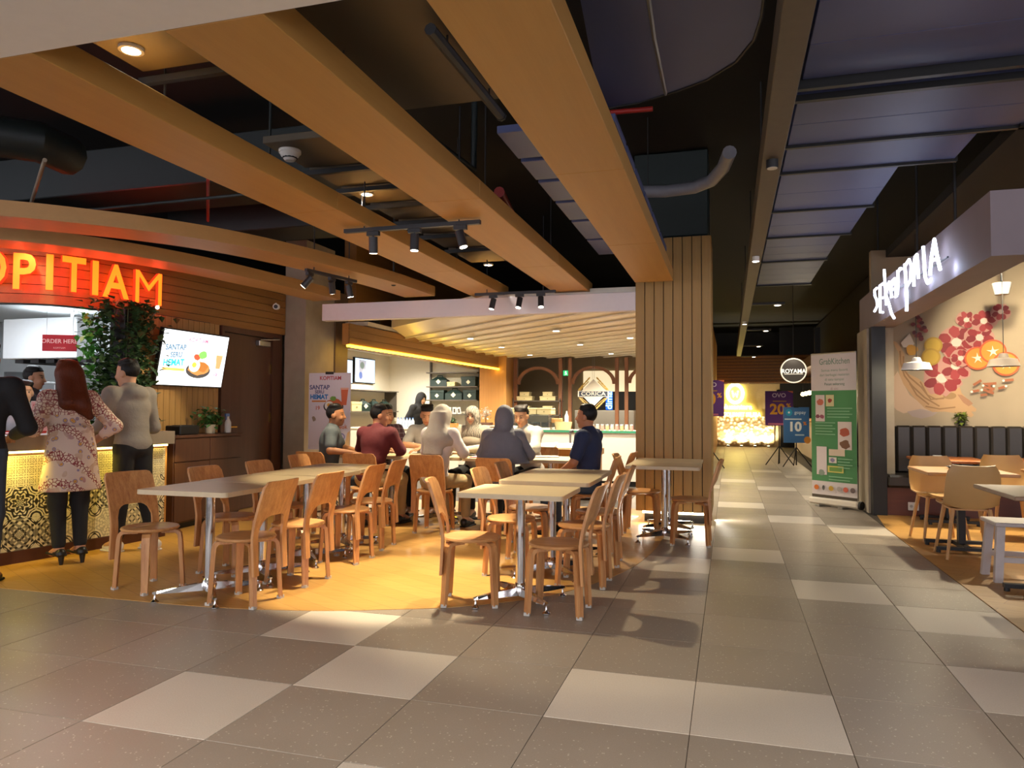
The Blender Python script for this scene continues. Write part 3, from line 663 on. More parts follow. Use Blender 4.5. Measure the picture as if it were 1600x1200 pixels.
for k, (x0, x1, y0, y1) in enumerate([(0.44, 3.6, 1.6, 4.80), (0.44, 2.6, 5.13, 5.98), (0.44, 1.75, 6.06, 6.64), (0.44, 1.36, 6.72, 7.92), (0.44, 1.33, 8.02, 9.12), (0.44, 1.25, 9.24, 10.6), (0.44, 1.25, 10.75, 12.6)]):
    t = thing('supply_duct', f'{ords[k]} grey duct section over the right of the corridor, counted from the camera', 'duct', (0, 0, dz), group='grey duct sections over the corridor')
    ny = max(1, int((y1-y0)/0.42)); st = (y1-y0)/ny
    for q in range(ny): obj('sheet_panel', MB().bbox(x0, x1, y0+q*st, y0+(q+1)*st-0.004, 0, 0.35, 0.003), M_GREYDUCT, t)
    obj('flange', MB().box(x0-0.02, x1+0.02, y1, y1+0.035, -0.02, 0.37), M_BLACK, t)
    for xx in (x0+0.1, x1-0.1): obj('hanger', MB().cyl((xx, (y0+y1)/2, 0.34), (xx, (y0+y1)/2, 0.985), 0.008, n=6), M_DARK, t)
for k, (u, v) in enumerate([(1240, 143), (1232, 162)]):
    p = G(u, v, 3.2); obj('support_rail', MB().box(0.36, 3.6, p[1]-0.02, p[1]+0.02, 3.2, 3.24), M_BLACK, label=('nearer' if k == 0 else 'farther')+' of two black rails crossing below the corridor ducts', cat='rail', group='corridor duct rails')
# curved duct elbow above the right beam
el = [tuple(G(u, v, 3.25)[:2]) for u, v in [(890, -90), (1200, -90), (1196, -20), (1190, 25), (1178, 62), (1150, 96), (1105, 124), (1060, 141), (1000, 160), (945, 170), (935, 150)]]
ed = thing('duct_elbow', 'large curved grey duct elbow above the timber beams at top centre', 'duct', (0, 0, 3.25))
el = el[:2]+smooth_path(el[2:10], 5)+el[10:]
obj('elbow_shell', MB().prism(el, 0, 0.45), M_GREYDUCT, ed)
obj('seam', MB().tube([G(1005, -60, 3.25)-np.array([0, 0, 3.25]), G(1022, 60, 3.25)-np.array([0, 0, 3.25]), G(1040, 147, 3.25)-np.array([0, 0, 3.25])], 0.012, 6), M_STEEL, ed)
obj('flange', MB().tube([G(u, v, 3.25)-np.array([0, 0, 3.25]) for u, v in [(1196, -20), (1190, 25), (1178, 62), (1150, 96), (1105, 124), (1060, 141), (1000, 160), (945, 170)]], 0.01, 6), M_BLACK, ed)
obj('flexible_pipe', MB().tube([G(u, v, 3.3) for u, v in [(960, 300), (1040, 299), (1085, 293), (1112, 282), (1130, 262), (1140, 238)]], 0.055, 12), plain('foil', '#8f8f98', 0.4), smooth=True, label='bent grey flexible duct pipe above the slatted column', cat='pipe')
# grey ducts and red sprinkler pipes in the dark area above the kiosk
M_RED = plain('sprinkler_red', '#a3241c', 0.45); M_TEAL = plain('dark_duct', '#20292a', 0.5)
def pipe(path, r, m, lab, cat='pipe'): return obj('service_pipe', MB().tube(path, r, 10), m, smooth=True, label=lab, cat=cat)
pipe([G(245, 205, 3.3), G(330, 240, 3.3), G(560, 330, 3.3)], 0.022, M_RED, 'red sprinkler pipe in the dark ceiling left of the timber beams')
pipe([G(-60, 205, 3.4), G(60, 222, 3.4), G(110, 245, 3.4)], 0.16, M_TEAL, 'round grey duct in the dark ceiling at far left', 'duct')
pipe([G(70, 250, 3.2), G(48, 320, 3.2)], 0.016, M_CONC, 'pale hanger rod in the dark ceiling at far left', 'rod')
pipe([G(325, 280, 3.2), G(325, 345, 3.2)], 0.014, M_RED, 'red sprinkler drop above the curved canopy')
pipe([G(120, 330, 3.1), G(420, 300, 3.1), G(421, 299, 3.1)+np.array([0, 0, 1.2])], 0.014, M_TEAL, 'thin grey conduit crossing above the curved canopy')
pipe([G(780, 300, 3.25), G(803, 345, 3.25)], 0.05, M_RED, 'short fat red pipe between the middle and right beams')
pipe([G(940, 177, 3.2), G(1020, 170, 3.2)], 0.016, M_RED, 'thin red pipe beside the right beam below the duct elbow')
pipe([G(650, 200, 3.5), G(740, 265, 3.5), G(741, 266, 3.5)+np.array([0, 0, .8])], 0.03, M_TEAL, 'grey conduit in the gap between the middle and right beams')
obj('supply_duct', MB().bbox(-7.5, -3.3, 5.9, 6.7, 3.45, 3.9, 0.01), M_TEAL, label='long dark duct crossing above the kiosk canopies', cat='duct')
obj('supply_duct', MB().bbox(-6.5, -4.3, 7.3, 7.9, 3.35, 3.7, 0.01), M_TEAL, label='dark duct behind the long one above the kiosk', cat='duct')
for k, (u, v) in enumerate([(1350, 320), (1432, 300), (1492, 290)]):
    p = atX(u, v, 1.9); yy = min(max(p[1], 5.9), 10.7); obj('hanger_rod', MB().cyl((1.9, yy, 2.775), (1.9, yy, 4.3), 0.012, n=6), M_DARK, label=f'{ords[k]} thin hanger rod above the fascia with the white script sign', cat='rod', group='fascia hanger rods')
# ================================================================== order counter with patterned tiles
CP = smooth_path([(-6.05, 3.2), (-5.80, 3.9), (-5.622, 4.68), (-5.544, 5.095), (-5.46, 5.568), (-5.42, 6.15)], 10)
def resample(P, step):
    L = [0]
    for a, b in zip(P, P[1:]): L.append(L[-1]+math.dist(a, b))
    n = max(1, int(L[-1]/step)); out = []
    for k in range(n+1):
        s = L[-1]-k*step; 
        for i in range(len(P)-1):
            if L[i] <= s <= L[i+1]+1e-9:
                t = (s-L[i])/max(1e-9, L[i+1]-L[i]); out.append((P[i][0]+(P[i+1][0]-P[i][0])*t, P[i][1]+(P[i+1][1]-P[i][1])*t)); break
    return out[::-1]
CP = resample(CP, 0.26)
def tile_pattern(name, mode, c1='#e2d8b8', c2='#2e2a22'):
    t = NT(name); c = t.n('ShaderNodeTexCoord'); sp = t.n('ShaderNodeSeparateXYZ'); t.l(c.outputs['UV'], sp.inputs[0]); U, V = sp.outputs[0], sp.outputs[1]
    def fold(q, n):  # n mirrored repeats, -0.5..0.5
        a = t.math('MULTIPLY', q, n); a = t.math('FRACT', a); return t.math('SUBTRACT', a, 0.5)
    n = {0: 3, 1: 1, 2: 1, 3: 1, 4: 1}[mode]; x, y = fold(U, n), fold(V, n); ax, ay = t.math('ABSOLUTE', x), t.math('ABSOLUTE', y)
    r = t.math('SQRT', t.math('ADD', t.math('MULTIPLY', x, x), t.math('MULTIPLY', y, y))); th = t.math('ARCTAN2', y, x)
    cx, cy = t.math('SUBTRACT', 0.5, ax), t.math('SUBTRACT', 0.5, ay); rc = t.math('SQRT', t.math('ADD', t.math('MULTIPLY', cx, cx), t.math('MULTIPLY', cy, cy)))
    petal = t.math('MULTIPLY', t.math('COSINE', t.math('MULTIPLY', th, {0: 4, 1: 8, 2: 4, 3: 8, 4: 4}[mode])), {0: 0.08, 1: 0.06, 2: 0.14, 3: 0.05, 4: 0.1}[mode])
    ring = t.math('SINE', t.math('MULTIPLY', t.math('ADD', r, petal), {0: 26, 1: 34, 2: 28, 3: 44, 4: 22}[mode]))
    ringc = t.math('SINE', t.math('MULTIPLY', rc, {0: 30, 1: 26, 2: 40, 3: 24, 4: 36}[mode]))
    dia = t.math('SINE', t.math('MULTIPLY', t.math('ADD', ax, ay), {0: 18, 1: 20, 2: 22, 3: 14, 4: 30}[mode]))
    f = t.math('MAXIMUM', t.math('MULTIPLY', ring, dia) if mode in (1, 3) else ring, t.math('MULTIPLY', ringc, t.math('LESS_THAN', rc, 0.3)))
    if mode in (2, 4): f = t.math('MULTIPLY', f, t.math('ADD', dia, 0.4))
    f = t.math('MULTIPLY_ADD', f, 6.0, {0: 0.4, 1: 0.6, 2: 0.3, 3: -0.2, 4: 0.5}[mode]); f.node.use_clamp = True
    t.set(t.mix(f, lin(c2), lin(c1)), 0.3); return t.m
TPAT = [tile_pattern(f'cement_tile_{k}', k) for k in range(5)]
ct = thing('order_counter', 'curved order counter faced with black-and-cream patterned tiles under a lit ledge', 'counter', (0, 0, 0.003))
obj('body', MB().sweep(CP, [(0.03, 0.0), (0.62, 0.0), (0.62, 0.92), (0.03, 0.92)]), M_DBROWN, ct)
obj('plinth', MB().sweep(CP, [(0.0, 0.0), (0.03, 0.0), (0.03, 0.10), (0.0, 0.10)]), plain('red_brown_plinth', '#4a2418', 0.5), ct)
obj('counter_top', MB().sweep(CP, [(-0.10, 0.925), (0.66, 0.925), (0.66, 1.05), (-0.10, 1.05)]), plain('stone_top', '#8f8271', 0.4, var=0.15, scale=10), ct)
for i in range(len(CP)-1):
    a, b = CP[i], CP[i+1]; L = math.dist(a, b); d = Vector((b[0]-a[0], b[1]-a[1], 0)).normalized()
    for r in range(3):
        me = MB().box(0, L-0.003, 0, 0.014, 0, 0.257).mesh('tile'); uvl = me.uv_layers.new(name='UVMap')
        for p in me.polygons:
            for li in p.loop_indices:
                co = me.vertices[me.loops[li].vertex_index].co; uvl.data[li].uv = (co.x/(L-0.003), co.z/0.257)
        me.materials.append(TPAT[0] if r == 2 and i % 4 != 3 else TPAT[1+(i*3+r*5+(i//2)) % 4])
        o = bpy.data.objects.new('tile', me); COL.objects.link(o); o.parent = ct; nrm = Vector((-d.y, d.x, 0))
        p = Vector((a[0], a[1], 0.102+r*0.26))+nrm*0.016; o.matrix_local = Matrix(((d.x, nrm.x, 0, p.x), (d.y, nrm.y, 0, p.y), (0, 0, 1, p.z), (0, 0, 0, 1)))
M_LEDY = emis('led_yellow', '#ffe27a', 9.0)
obj('led_strip', MB().sweep(CP, [(-0.012, 0.902), (0.004, 0.902), (0.004, 0.918), (-0.012, 0.918)]), M_LEDY, ct)
obj('end_panel', MB().box(-6.05, -5.46, 6.155, 6.20, 0, 1.05), wood('amber_veneer'  , '#b07a3c', '#bf8846', 0.5), ct)
for a, b in zip(CP[::2], CP[2::2]):
    m = ((a[0]+b[0])/2+0.05, (a[1]+b[1])/2-0.01, 0.90); o = area(m, (m[0]-0.02, m[1], 0), 2.6, 0.03, 0.5, (1.0, 0.76, 0.10))
spot((-5.38, 6.3, 0.9), (-5.6, 6.3, 0), 4, (1.0, 0.8, 0.25), 120)
# things on the counter
ms = thing('menu_stand', 'small pink menu stand on the order counter beside the woman in batik', 'menu stand', tuple(atD(63, 680, 7.05)*np.array([1, 1, 0])+np.array([0, 0, 1.053])), math.radians(32))
obj('backing', MB().box(-0.085, 0.085, 0, 0.008, 0.0, 0.29), M_WHITE, ms); obj('foot', MB().box(-0.085, 0.085, -0.03, 0.05, 0, 0.006), M_WHITE, ms)
Print().rect(-.08, .08, .005, .285, '#d9a2a0').rect(-.065, .065, .15, .2, '#7a6a78').disc(0.01, .08, .05, .05, '#7a4632').disc(0.01, .08, .03, .03, '#c98a5a').text('KOPITIAM', 0, .25, .03, '#b03a3a').build('printed_face', ms, PRINT, (0, -0.001, 0))
ctr = thing('serving_tray', 'thin red tray lying on the order counter', 'tray', (-5.98, 4.95, 1.053), 0.2)
obj('tray_base', MB().bbox(-0.15, 0.15, -0.2, 0.2, 0, 0.01, 0.004), plain('tray_red', '#b0282a', 0.4), ctr); obj('rim', MB().box(-0.155, -0.145, -0.2, 0.2, 0, 0.022).box(0.145, 0.155, -0.2, 0.2, 0, 0.022), plain('tray_red'  , '#b0282a', 0.4), ctr)
# ================================================================== brown low cabinet beside the counter, with plant, bottle and black box
cb = thing('low_cabinet', 'dark brown low cabinet between the order counter and the door', 'cabinet', (-5.72, 6.99, 0.003))
obj('carcass', MB().bbox(-0.16, 0.14, -0.56, 0.53, 0.06, 0.96, 0.004), M_DBROWN, cb); obj('top_board', MB().bbox(-0.17, 0.17, -0.57, 0.54, 0.96, 0.99, 0.004), M_DBROWN, cb)
obj('toe_kick', MB().box(-0.15, 0.10, -0.55, 0.52, 0, 0.06), M_BLACK, cb)
for y0, y1 in ((-0.555, -0.02), (-0.01, 0.525)): obj('door', MB().bbox(0.14, 0.16, y0, y1, 0.08, 0.70, 0.003), M_DBROWN, cb)
for y0, y1 in ((-0.555, -0.02), (-0.01, 0.525)): obj('drawer', MB().bbox(0.14, 0.16, y0, y1, 0.71, 0.95, 0.003), M_DBROWN, cb)
M_LEAF = plain('leaf_green', '#3d6a2a', 0.5, var=0.3, scale=25); M_LEAF2 = plain('leaf_dark', '#34502a', 0.55, var=0.35, scale=20); M_LEAFB = plain('leaf_kitchen_lit', '#4f9a3c', 0.45, var=0.25, scale=25)
def leaf_cloud(n, pos, size, rnd):
    m = MB()
    for _ in range(n):
        p = Vector(pos(rnd)); s = size*rnd.uniform(0.6, 1.25); a = rnd.uniform(0, 2*PI); el = rnd.uniform(-1.1, 0.4)
        d = Vector((math.cos(a)*math.cos(el), math.sin(a)*math.cos(el), math.sin(el))); sd = d.cross(Vector((0, 0, 1))).normalized()*s*0.38; up = sd.cross(d).normalized()*s*0.1
        m.add([p, p+d*s*0.35+sd+up, p+d*s, p+d*s*0.35-sd+up, p+d*s*0.45], [(0, 1, 4), (1, 2, 4), (2, 3, 4), (3, 0, 4)])
    return m
rnd = random.Random(3)
pp = thing('potted_plant', 'small leafy plant in a pale pot on the dark brown cabinet', 'plant', (-5.70, 7.14, 0.996))
obj('pot', MB().lathe([(0.0, 0), (0.05, 0), (0.065, 0.10), (0.058, 0.10), (0.05, 0.09), (0.0, 0.09)], n=16), plain('pale_pot', '#c9c0a8', 0.6), pp, True)
obj('foliage', leaf_cloud(160, lambda r: (r.gauss(0, .06), r.gauss(0, .07), 0.18+r.gauss(0, .055)), 0.07, rnd), M_LEAF, pp, kind='stuff')
sb = thing('spray_bottle', 'white spray bottle with a blue trigger on the dark brown cabinet', 'bottle', (-5.66, 7.40, 0.996))
obj('bottle_body', MB().lathe([(0.0, 0), (0.036, 0), (0.038, 0.02), (0.036, 0.12), (0.014, 0.17), (0.014, 0.19), (0.0, 0.19)], n=16), M_WHITE, sb, True); obj('trigger_head', MB().bbox(-0.012, 0.012, -0.05, 0.02, 0.19, 0.225, 0.004).box(-0.005, 0.005, -0.04, -0.03, 0.15, 0.19), plain('trigger_blue', '#4f6fa8', 0.4), sb)
bk = thing('till_printer', 'low black machine on the near end of the dark brown cabinet', 'printer', (-5.72, 6.72, 0.993))
obj('casing', MB().bbox(-0.1, 0.1, -0.15, 0.15, 0, 0.10, 0.01), M_BLACK, bk); obj('paper_slot', MB().box(-0.05, 0.05, -0.10, 0.10, 0.10, 0.104), M_DARK, bk)
nt = obj('wall_notice', Print().rect(-.09, .09, -.05, .05, '#c23b35').text('ORDER', 0, .015, .045, '#f0d8c8').text('HERE', 0, -.025, .03, '#f0d8c8').build('notice_face', None, PRINT, (WX+0.012, 6.42, 1.38), (0, 0, PI/2)).data, None, loc=(WX+0.012, 6.42, 1.38), rot=(0, 0, PI/2), label='small red notice on the boarded wall below the ivy', cat='notice')
bpy.data.objects.remove([o for o in bpy.data.objects if o.name.startswith('notice_face')][0])
# ================================================================== menu screen
tv = thing('menu_screen', 'bright wall-mounted menu screen with a rice bowl picture beside the brown door', 'screen', (WX+0.05, 6.97, 1.83))
tv.rotation_euler = (0, 0, PI/2)
TW, TH = 1.05, 0.60
fr = obj('bezel', MB().bbox(-TW/2-0.015, TW/2+0.015, 0, 0.05, -TH/2-0.015, TH/2+0.015, 0.004), M_BLACK, tv); obj('wall_bracket', MB().cbox((0, 0.07, 0), 0.3, 0.08, 0.2), M_DARK, tv)
def menu_art(P, W, H, dim=False):
    P.rect(-W/2, W/2, -H/2, H/2, '#f6fbff' if not dim else '#dcd6da')
    P.text('KOPITIAM', 0.02*W, 0.36*H, 0.115*H, '#c06a8a', 0.012)
    P.text('SANTAP', -0.30*W, 0.19*H, 0.14*H, '#5a7f9a', 0.03, rot=0.06); P.text('SERU', -0.28*W, 0.055*H, 0.13*H, '#5a7f9a', 0.03, rot=0.06); P.text('HEMAT', -0.30*W, -0.09*H, 0.16*H, '#2fb9d8', 0.04, rot=0.06)
    P.rect(-0.45*W, -0.13*W, -0.235*H, -0.185*H, '#e0bc62')
    P.disc(0.08*W, -0.2*H, 0.19*W, 0.15*H, '#46423f'); P.disc(0.08*W, -0.16*H, 0.165*W, 0.13*H, '#c98a4a', 20, 0, 0.08); P.disc(0.14*W, -0.13*H, 0.08*W, 0.10*H, '#b5702f', 14, 0, 0.15)
    P.disc(0.01*W, -0.11*H, 0.085*W, 0.125*H, '#fbfaf4'); P.disc(0.005*W, -0.10*H, 0.035*W, 0.05*H, '#f1c84a'); P.disc(0.03*W, 0.05*H, 0.05*W, 0.06*H, '#d4583a', 14, 0, 0.12); P.disc(0.12*W, 0.09*H, 0.065*W, 0.075*H, '#7fc860', 14, 0, 0.2)
    P.poly([(0.33*W, 0.12*H), (0.44*W, 0.12*H), (0.42*W, -0.14*H), (0.35*W, -0.14*H)], '#dfa06a'); P.rect(0.325*W, 0.445*W, 0.12*H, 0.19*H, '#f0d8c4')
    P.text('19', 0.36*W, -0.27*H, 0.11*H, '#c06a8a', 0.03)
    return P
menu_art(Print(), TW, TH).build('lit_panel', fr, SCREEN, (0, -0.001, 0))
tv.rotation_euler = Matrix.Rotation(PI/2, 3, 'Z').to_euler(); tv.rotation_euler = (Matrix.Rotation(PI/2, 3, 'Z') @ Matrix.Rotation(math.radians(10), 3, 'X')).to_euler(); tv.location = (WX+0.13, 6.97, 1.83)
# ================================================================== ivy on the post
iv = thing('ivy_post', 'dense trailing ivy covering the post between the kitchen opening and the menu screen', 'ivy', (-5.93, 6.10, 0.0))
obj('post', MB().bbox(-0.09, 0.09, -0.09, 0.09, 1.056, 2.29, 0.006), M_BLACK, iv)
def ivpos(r):
    a = r.uniform(0, 2*PI); z = r.uniform(1.15, 2.38) if r.random() < .85 else r.uniform(1.07, 1.25); rad = 0.15+0.11*abs(r.gauss(0, 1))*(0.5+0.5*min(1, (z-0.8)/1.2)); return (math.cos(a)*rad*0.9, math.sin(a)*rad, z)
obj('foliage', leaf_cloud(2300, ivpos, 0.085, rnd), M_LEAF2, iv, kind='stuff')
obj('kitchen_lit_foliage', leaf_cloud(260, lambda r: (-0.12+r.gauss(0, .05), -0.30+r.gauss(0, .055), r.uniform(1.08, 2.25)), 0.085, rnd), M_LEAFB, iv, kind='stuff')  # brighter green paints the kitchen light onto the ivy's left edge
for k in range(6):
    a = k*1.05; obj('vine_stem', MB().tube([(0.13*math.cos(a), 0.13*math.sin(a), 0.8), (0.15*math.cos(a+.3), 0.15*math.sin(a+.3), 1.4), (0.12*math.cos(a+.5), 0.12*math.sin(a+.5), 2.3)], 0.006, 6), M_LEAF2, iv)
# ================================================================== red illuminated letters
def meet(P, u, v):
    d = ray(u, v)
    for a, b in zip(P, P[1:]):
        nx_, ny_ = (b[1]-a[1]), -(b[0]-a[0]); den = d[0]*nx_+d[1]*ny_
        if abs(den) < 1e-9: continue
        t = (a[0]*nx_+a[1]*ny_)/den; q = CPOS+d*t; L = math.dist(a, b); s = ((q[0]-a[0])*(b[0]-a[0])+(q[1]-a[1])*(b[1]-a[1]))/L
        if t > 0 and -1e-6 <= s <= L+1e-6: return q, Vector((b[0]-a[0], b[1]-a[1], 0)).normalized()
    return None
M_NEON = emis('letter_face_orange', '#ff6a14', 1.7); M_NEONS = emis('letter_side_red', '#ff2a10', 1.5)
sg = thing('illuminated_sign', 'glowing red-orange KOPITIAM letters on the curved boarded fascia', 'sign', (-6.2, 5.7, 2.3))
so = Vector((-6.2, 5.7, 2.3)); pos = {}
for ch, u, v, h in [('O', -2, 421, 0.345), ('P', 45, 427, 0.345), ('I', 78, 428, 0.345), ('T', 110, 431, 0.345), ('I', 141, 436, 0.345), ('A', 172, 441, 0.345), ('M', 222, 451, 0.345)]:
    r_ = meet(FA, u, v)
    if r_ is None: continue
    q, tg = r_; out = Vector((tg.y, -tg.x, 0)); vs, fs = text_geo(ch, 1, 0.02 if ch != 'M' else -0.006, 0, 0.5)
    ys = [p[1] for p in vs]; H0 = max(ys)-min(ys); cy = (max(ys)+min(ys))/2; sc = h/H0; xs = [p[0] for p in vs]; cx = (max(xs)+min(xs))/2
    M = Matrix(((tg.x, -out.x, 0), (tg.y, -out.y, 0), (0, 0, 1)))
    loc = Vector(q)+out*0.09
    fsx = {'M': 0.98, 'A': 0.80, 'O': 0.78, 'P': 0.85, 'T': 0.72, 'I': 0.9}.get(ch, 1.0)
    V = [tuple(M @ Vector(((p[0]-cx)*sc*fsx, -p[2]*0.04, (p[1]-cy)*sc))+loc-so) for p in vs]
    me = bpy.data.meshes.new('letter'); me.from_pydata(V, [], fs); me.materials.append(M_NEON); me.materials.append(M_NEONS)
    for p in me.polygons:
        if abs(p.normal.dot(out)) < 0.7: p.material_index = 1
    o = bpy.data.objects.new('letter', me); COL.objects.link(o); o.parent = sg
    pos[u] = (Vector(q)+out*0.24)
r_ = meet(FA, 45, 427)
for u, p in pos.items(): point((p.x, p.y, 2.50), 2.2, (1.0, 0.05, 0.02), 0.05)
r_ = meet(FA, 240, 481)
if r_: 
    q, tg = r_; out = Vector((tg.y, -tg.x, 0)); q = Vector(q)
    wl = thing('wall_lamp', 'tiny lit lamp on the fascia below the last sign letter', 'lamp', tuple(q)); obj('cup', MB().cyl((0, 0, 0), out*0.05, 0.02, n=12), M_DARK, wl); obj('bulb', MB().lathe([(0.0, -0.02), (0.018, -0.01), (0.018, 0.01), (0.0, 0.02)], tuple(out*0.06), 12), emis('bulb_glow', '#ffe9c0', 12.0), wl, True)
# ================================================================== kitchen behind the counter
M_KWALL = plain('kitchen_panel', '#b9bfc0', 0.35, var=0.05); M_KWHITE = plain('kitchen_white', '#e3e6e6', 0.35, var=0.03)
struct('wall_kitchen_back', MB().box(-11.0, -6.1, 8.86, 8.92, 0, 2.7), M_KWALL)
struct('wall_kitchen_left', MB().box(-11.1, -11.0, 4.9, 8.9, 0, 2.7), M_KWALL)
struct('ceiling_kitchen', MB().prism([(-11.0, 5.3), (-7.4, 5.36), (-6.75, 5.5), (-6.45, 5.72), (-6.2, 6.3), (-6.1, 7.3), (-6.06, 8.9), (-11.0, 8.9)], 2.62, 2.68), M_KWHITE)
obj('ceiling_light_panel', MB().bbox(-8.6, -7.0, 6.3, 6.6, 2.59, 2.615, 0.004), emis('panel_cool', '#eaf4ff', 5.0), label='bright ceiling light panel inside the kitchen', cat='light panel')
area((-7.8, 6.45, 2.57), (-7.8, 6.45, 0), 36, 1.6, 0.3, COOL); area((-8.6, 7.9, 2.57), (-8.6, 7.9, 0), 26, 1.2, 0.3, COOL)
hx0 = atY(4, 540, 7.4)[0]; hx1 = atY(119, 540, 7.4)[0]; hz1 = atY(60, 497, 7.4)[2]; hz0 = atY(60, 560, 7.4)[2]
hd = thing('cooker_hood', 'large white cooker hood hanging over the kitchen stove', 'hood', ((hx0+hx1)/2, 7.4, hz0)); hw_ = (hx1-hx0)/2
obj('hood_box', MB().bbox(-hw_, hw_, 0, 1.0, 0.0, hz1-hz0, 0.01), M_KWHITE, hd); obj('side_cheek', MB().bbox(hw_+0.01, hw_+0.9, 0.25, 1.0, 0.06, hz1-hz0, 0.01), M_KWALL, hd)
for k in range(8): obj('filter_slat', MB().box(-hw_+0.1+k*0.26, -hw_+0.24+k*0.26, 0.1, 0.9, -0.05, -0.005), M_DARK, hd)
obj('hanger', MB().cyl((0, 0.5, hz1-hz0), (0, 0.5, 2.62-hz0), 0.02, n=8), M_STEEL, hd)
st = thing('steel_worktable', 'long steel worktable at the back of the kitchen', 'worktable', (-8.3, 8.2, 0.003))
obj('top', MB().bbox(-2.2, 2.0, -0.4, 0.55, 0.88, 0.92, 0.004), M_STEEL, st); obj('undershelf', MB().bbox(-2.2, 2.0, -0.35, 0.5, 0.3, 0.33, 0.004), M_STEEL, st); obj('splashback', MB().box(-2.2, 2.0, 0.55, 0.57, 0.92, 1.45), M_STEEL, st)
for x in (-2.1, 1.9):
    for y in (-0.33, 0.48): obj('leg', MB().cyl((x, y, 0), (x, y, 0.88), 0.022, n=10), M_STEEL, st)
rs = thing('kitchen_rack', 'steel rack with a white shelf at the left of the kitchen opening', 'rack', (-8.1, 6.6, 0.003))
for z in (0.9, 1.33, 1.55): obj('shelf', MB().bbox(-0.75, 0.55, -0.2, 0.2, z, z+0.025, 0.003), M_KWHITE, rs)
for x in (-0.73, 0.53):
    for y in (-0.18, 0.18): obj('upright', MB().cyl((x, y, 0), (x, y, 1.57), 0.014, n=8), M_STEEL, rs)
M_CLEAR = plain('cloudy_plastic', '#b8c0c6', 0.25, var=0.1)
for k, (x, w_, h_, c) in enumerate([(-8.6, 0.34, 0.13, '#a9b4bd'), (-8.2, 0.30, 0.12, '#c9c4c0'), (-7.85, 0.22, 0.14, '#8a9099')]):
    b = thing('food_box', f'{["widest", "middle", "smallest"][k]} plastic food box on the kitchen rack shelf', 'box', (x, 6.6, 1.358), 0, 'food boxes on the rack'); obj('box_body', MB().bbox(-w_/2, w_/2, -0.13, 0.13, 0, h_, 0.01), plain('food_box_'+str(k), c, 0.3), b); obj('lid', MB().bbox(-w_/2-0.005, w_/2+0.005, -0.135, 0.135, h_, h_+0.015, 0.004), M_KWHITE, b)
pt = thing('cooking_pot', 'dark cooking pot on the top shelf of the kitchen rack', 'pot', (-7.95, 6.6, 1.578)); obj('pot_body', MB().lathe([(0.0, 0), (0.11, 0), (0.12, 0.02), (0.12, 0.11), (0.11, 0.11), (0.105, 0.02), (0, 0.02)], n=20), M_BLACK, pt, True); obj('handle', MB().tube([(0.12, 0, 0.08), (0.16, 0, 0.09), (0.16, 0.03, 0.09)], 0.01, 6), M_BLACK, pt)
# hanging ORDER HERE sign
p = atD(93, 536, 7.35); oh = thing('hanging_sign', 'red ORDER HERE sign hanging in the kitchen opening', 'sign', (p[0], p[1], p[2]), math.radians(28))
obj('board', MB().box(-0.155, 0.155, 0, 0.01, -0.082, 0.082), plain('sign_red', '#a8283a', 0.5), oh)
Print().rect(-.155, .155, -.082, .082, '#b3303f').text('ORDER HERE', 0, .016, .058, '#f4eaea', 0.015, 0.95).text('KOPITIAM', 0, -.05, .024, '#f0c8c8').build('printed_face', oh, PRINT, (0, -0.001, 0))
for s_ in (-0.12, 0.12): obj('hanging_wire', MB().cyl((s_, 0.005, 0.082), (s_, 0.005, 2.60-p[2]), 0.002, n=5), M_STEEL, oh)
# ================================================================== poster on a stand in front of the concrete column
a = atY(483, 590, 8.74); b = atY(548, 590, 8.74); pw = b[0]-a[0]; z1 = atY(515, 583, 8.74)[2]; z0 = atY(515, 703, 8.74)[2]
ps = thing('poster_stand', 'white menu poster on a stand in front of the concrete column', 'poster', ((a[0]+b[0])/2, 8.74, 0.003))
obj('backing_board', MB().box(-pw/2, pw/2, 0, 0.012, z0, z1), M_WHITE, ps); obj('clip', MB().bbox(-0.06, 0.06, -0.012, 0.02, z1-0.02, z1+0.015, 0.003), M_BLACK, ps)
obj('pole', MB().cyl((0, 0.03, 0.05), (0, 0.03, z1), 0.012, n=10), M_BLACK, ps)
for an in (90, 210, 330): obj('leg', MB().cyl((0, 0.03, 0.25), (0.22*math.cos(math.radians(an)), 0.03+0.22*math.sin(math.radians(an)), 0.008), 0.009, n=8), M_BLACK, ps)
P = Print(); H = z1-z0; P.rect(-pw/2, pw/2, z0, z1, '#e6dfe6'); zc = z1-0.27*H
P.text('KOPITIAM', 0.02*pw, z1-0.07*H, 0.07*H, '#c8424a', 0.02); P.text('SANTAP', -0.24*pw, z1-0.19*H, 0.08*H, '#5a5a8a', 0.03); P.text('SERU', -0.24*pw, z1-0.25*H, 0.06*H, '#5a5a8a', 0.03); P.text('HEMAT', -0.25*pw, z1-0.315*H, 0.08*H, '#2f7fc8', 0.05)
P.rect(-0.42*pw, -0.08*pw, z1-0.38*H, z1-0.36*H, '#e08a3a'); P.disc(0.10*pw, z1-0.44*H, 0.24*pw, 0.085*H, '#3a3432'); P.disc(0.12*pw, z1-0.415*H, 0.2*pw, 0.075*H, '#c8663a', 18, 0, 0.1); P.disc(0.0, z1-0.43*H, 0.11*pw, 0.06*H, '#f7f4ea'); P.disc(-0.01*pw, z1-0.42*H, 0.04*pw, 0.024*H, '#eeb03a'); P.disc(0.09*pw, z1-0.335*H, 0.07*pw, 0.03*H, '#7aa84a', 14, 0, 0.2)
P.poly([(0.28*pw, z1-0.22*H), (0.45*pw, z1-0.22*H), (0.41*pw, z1-0.42*H), (0.30*pw, z1-0.42*H)], '#d8704a'); P.rect(0.27*pw, 0.46*pw, z1-0.22*H, z1-0.195*H, '#f0b8a0')
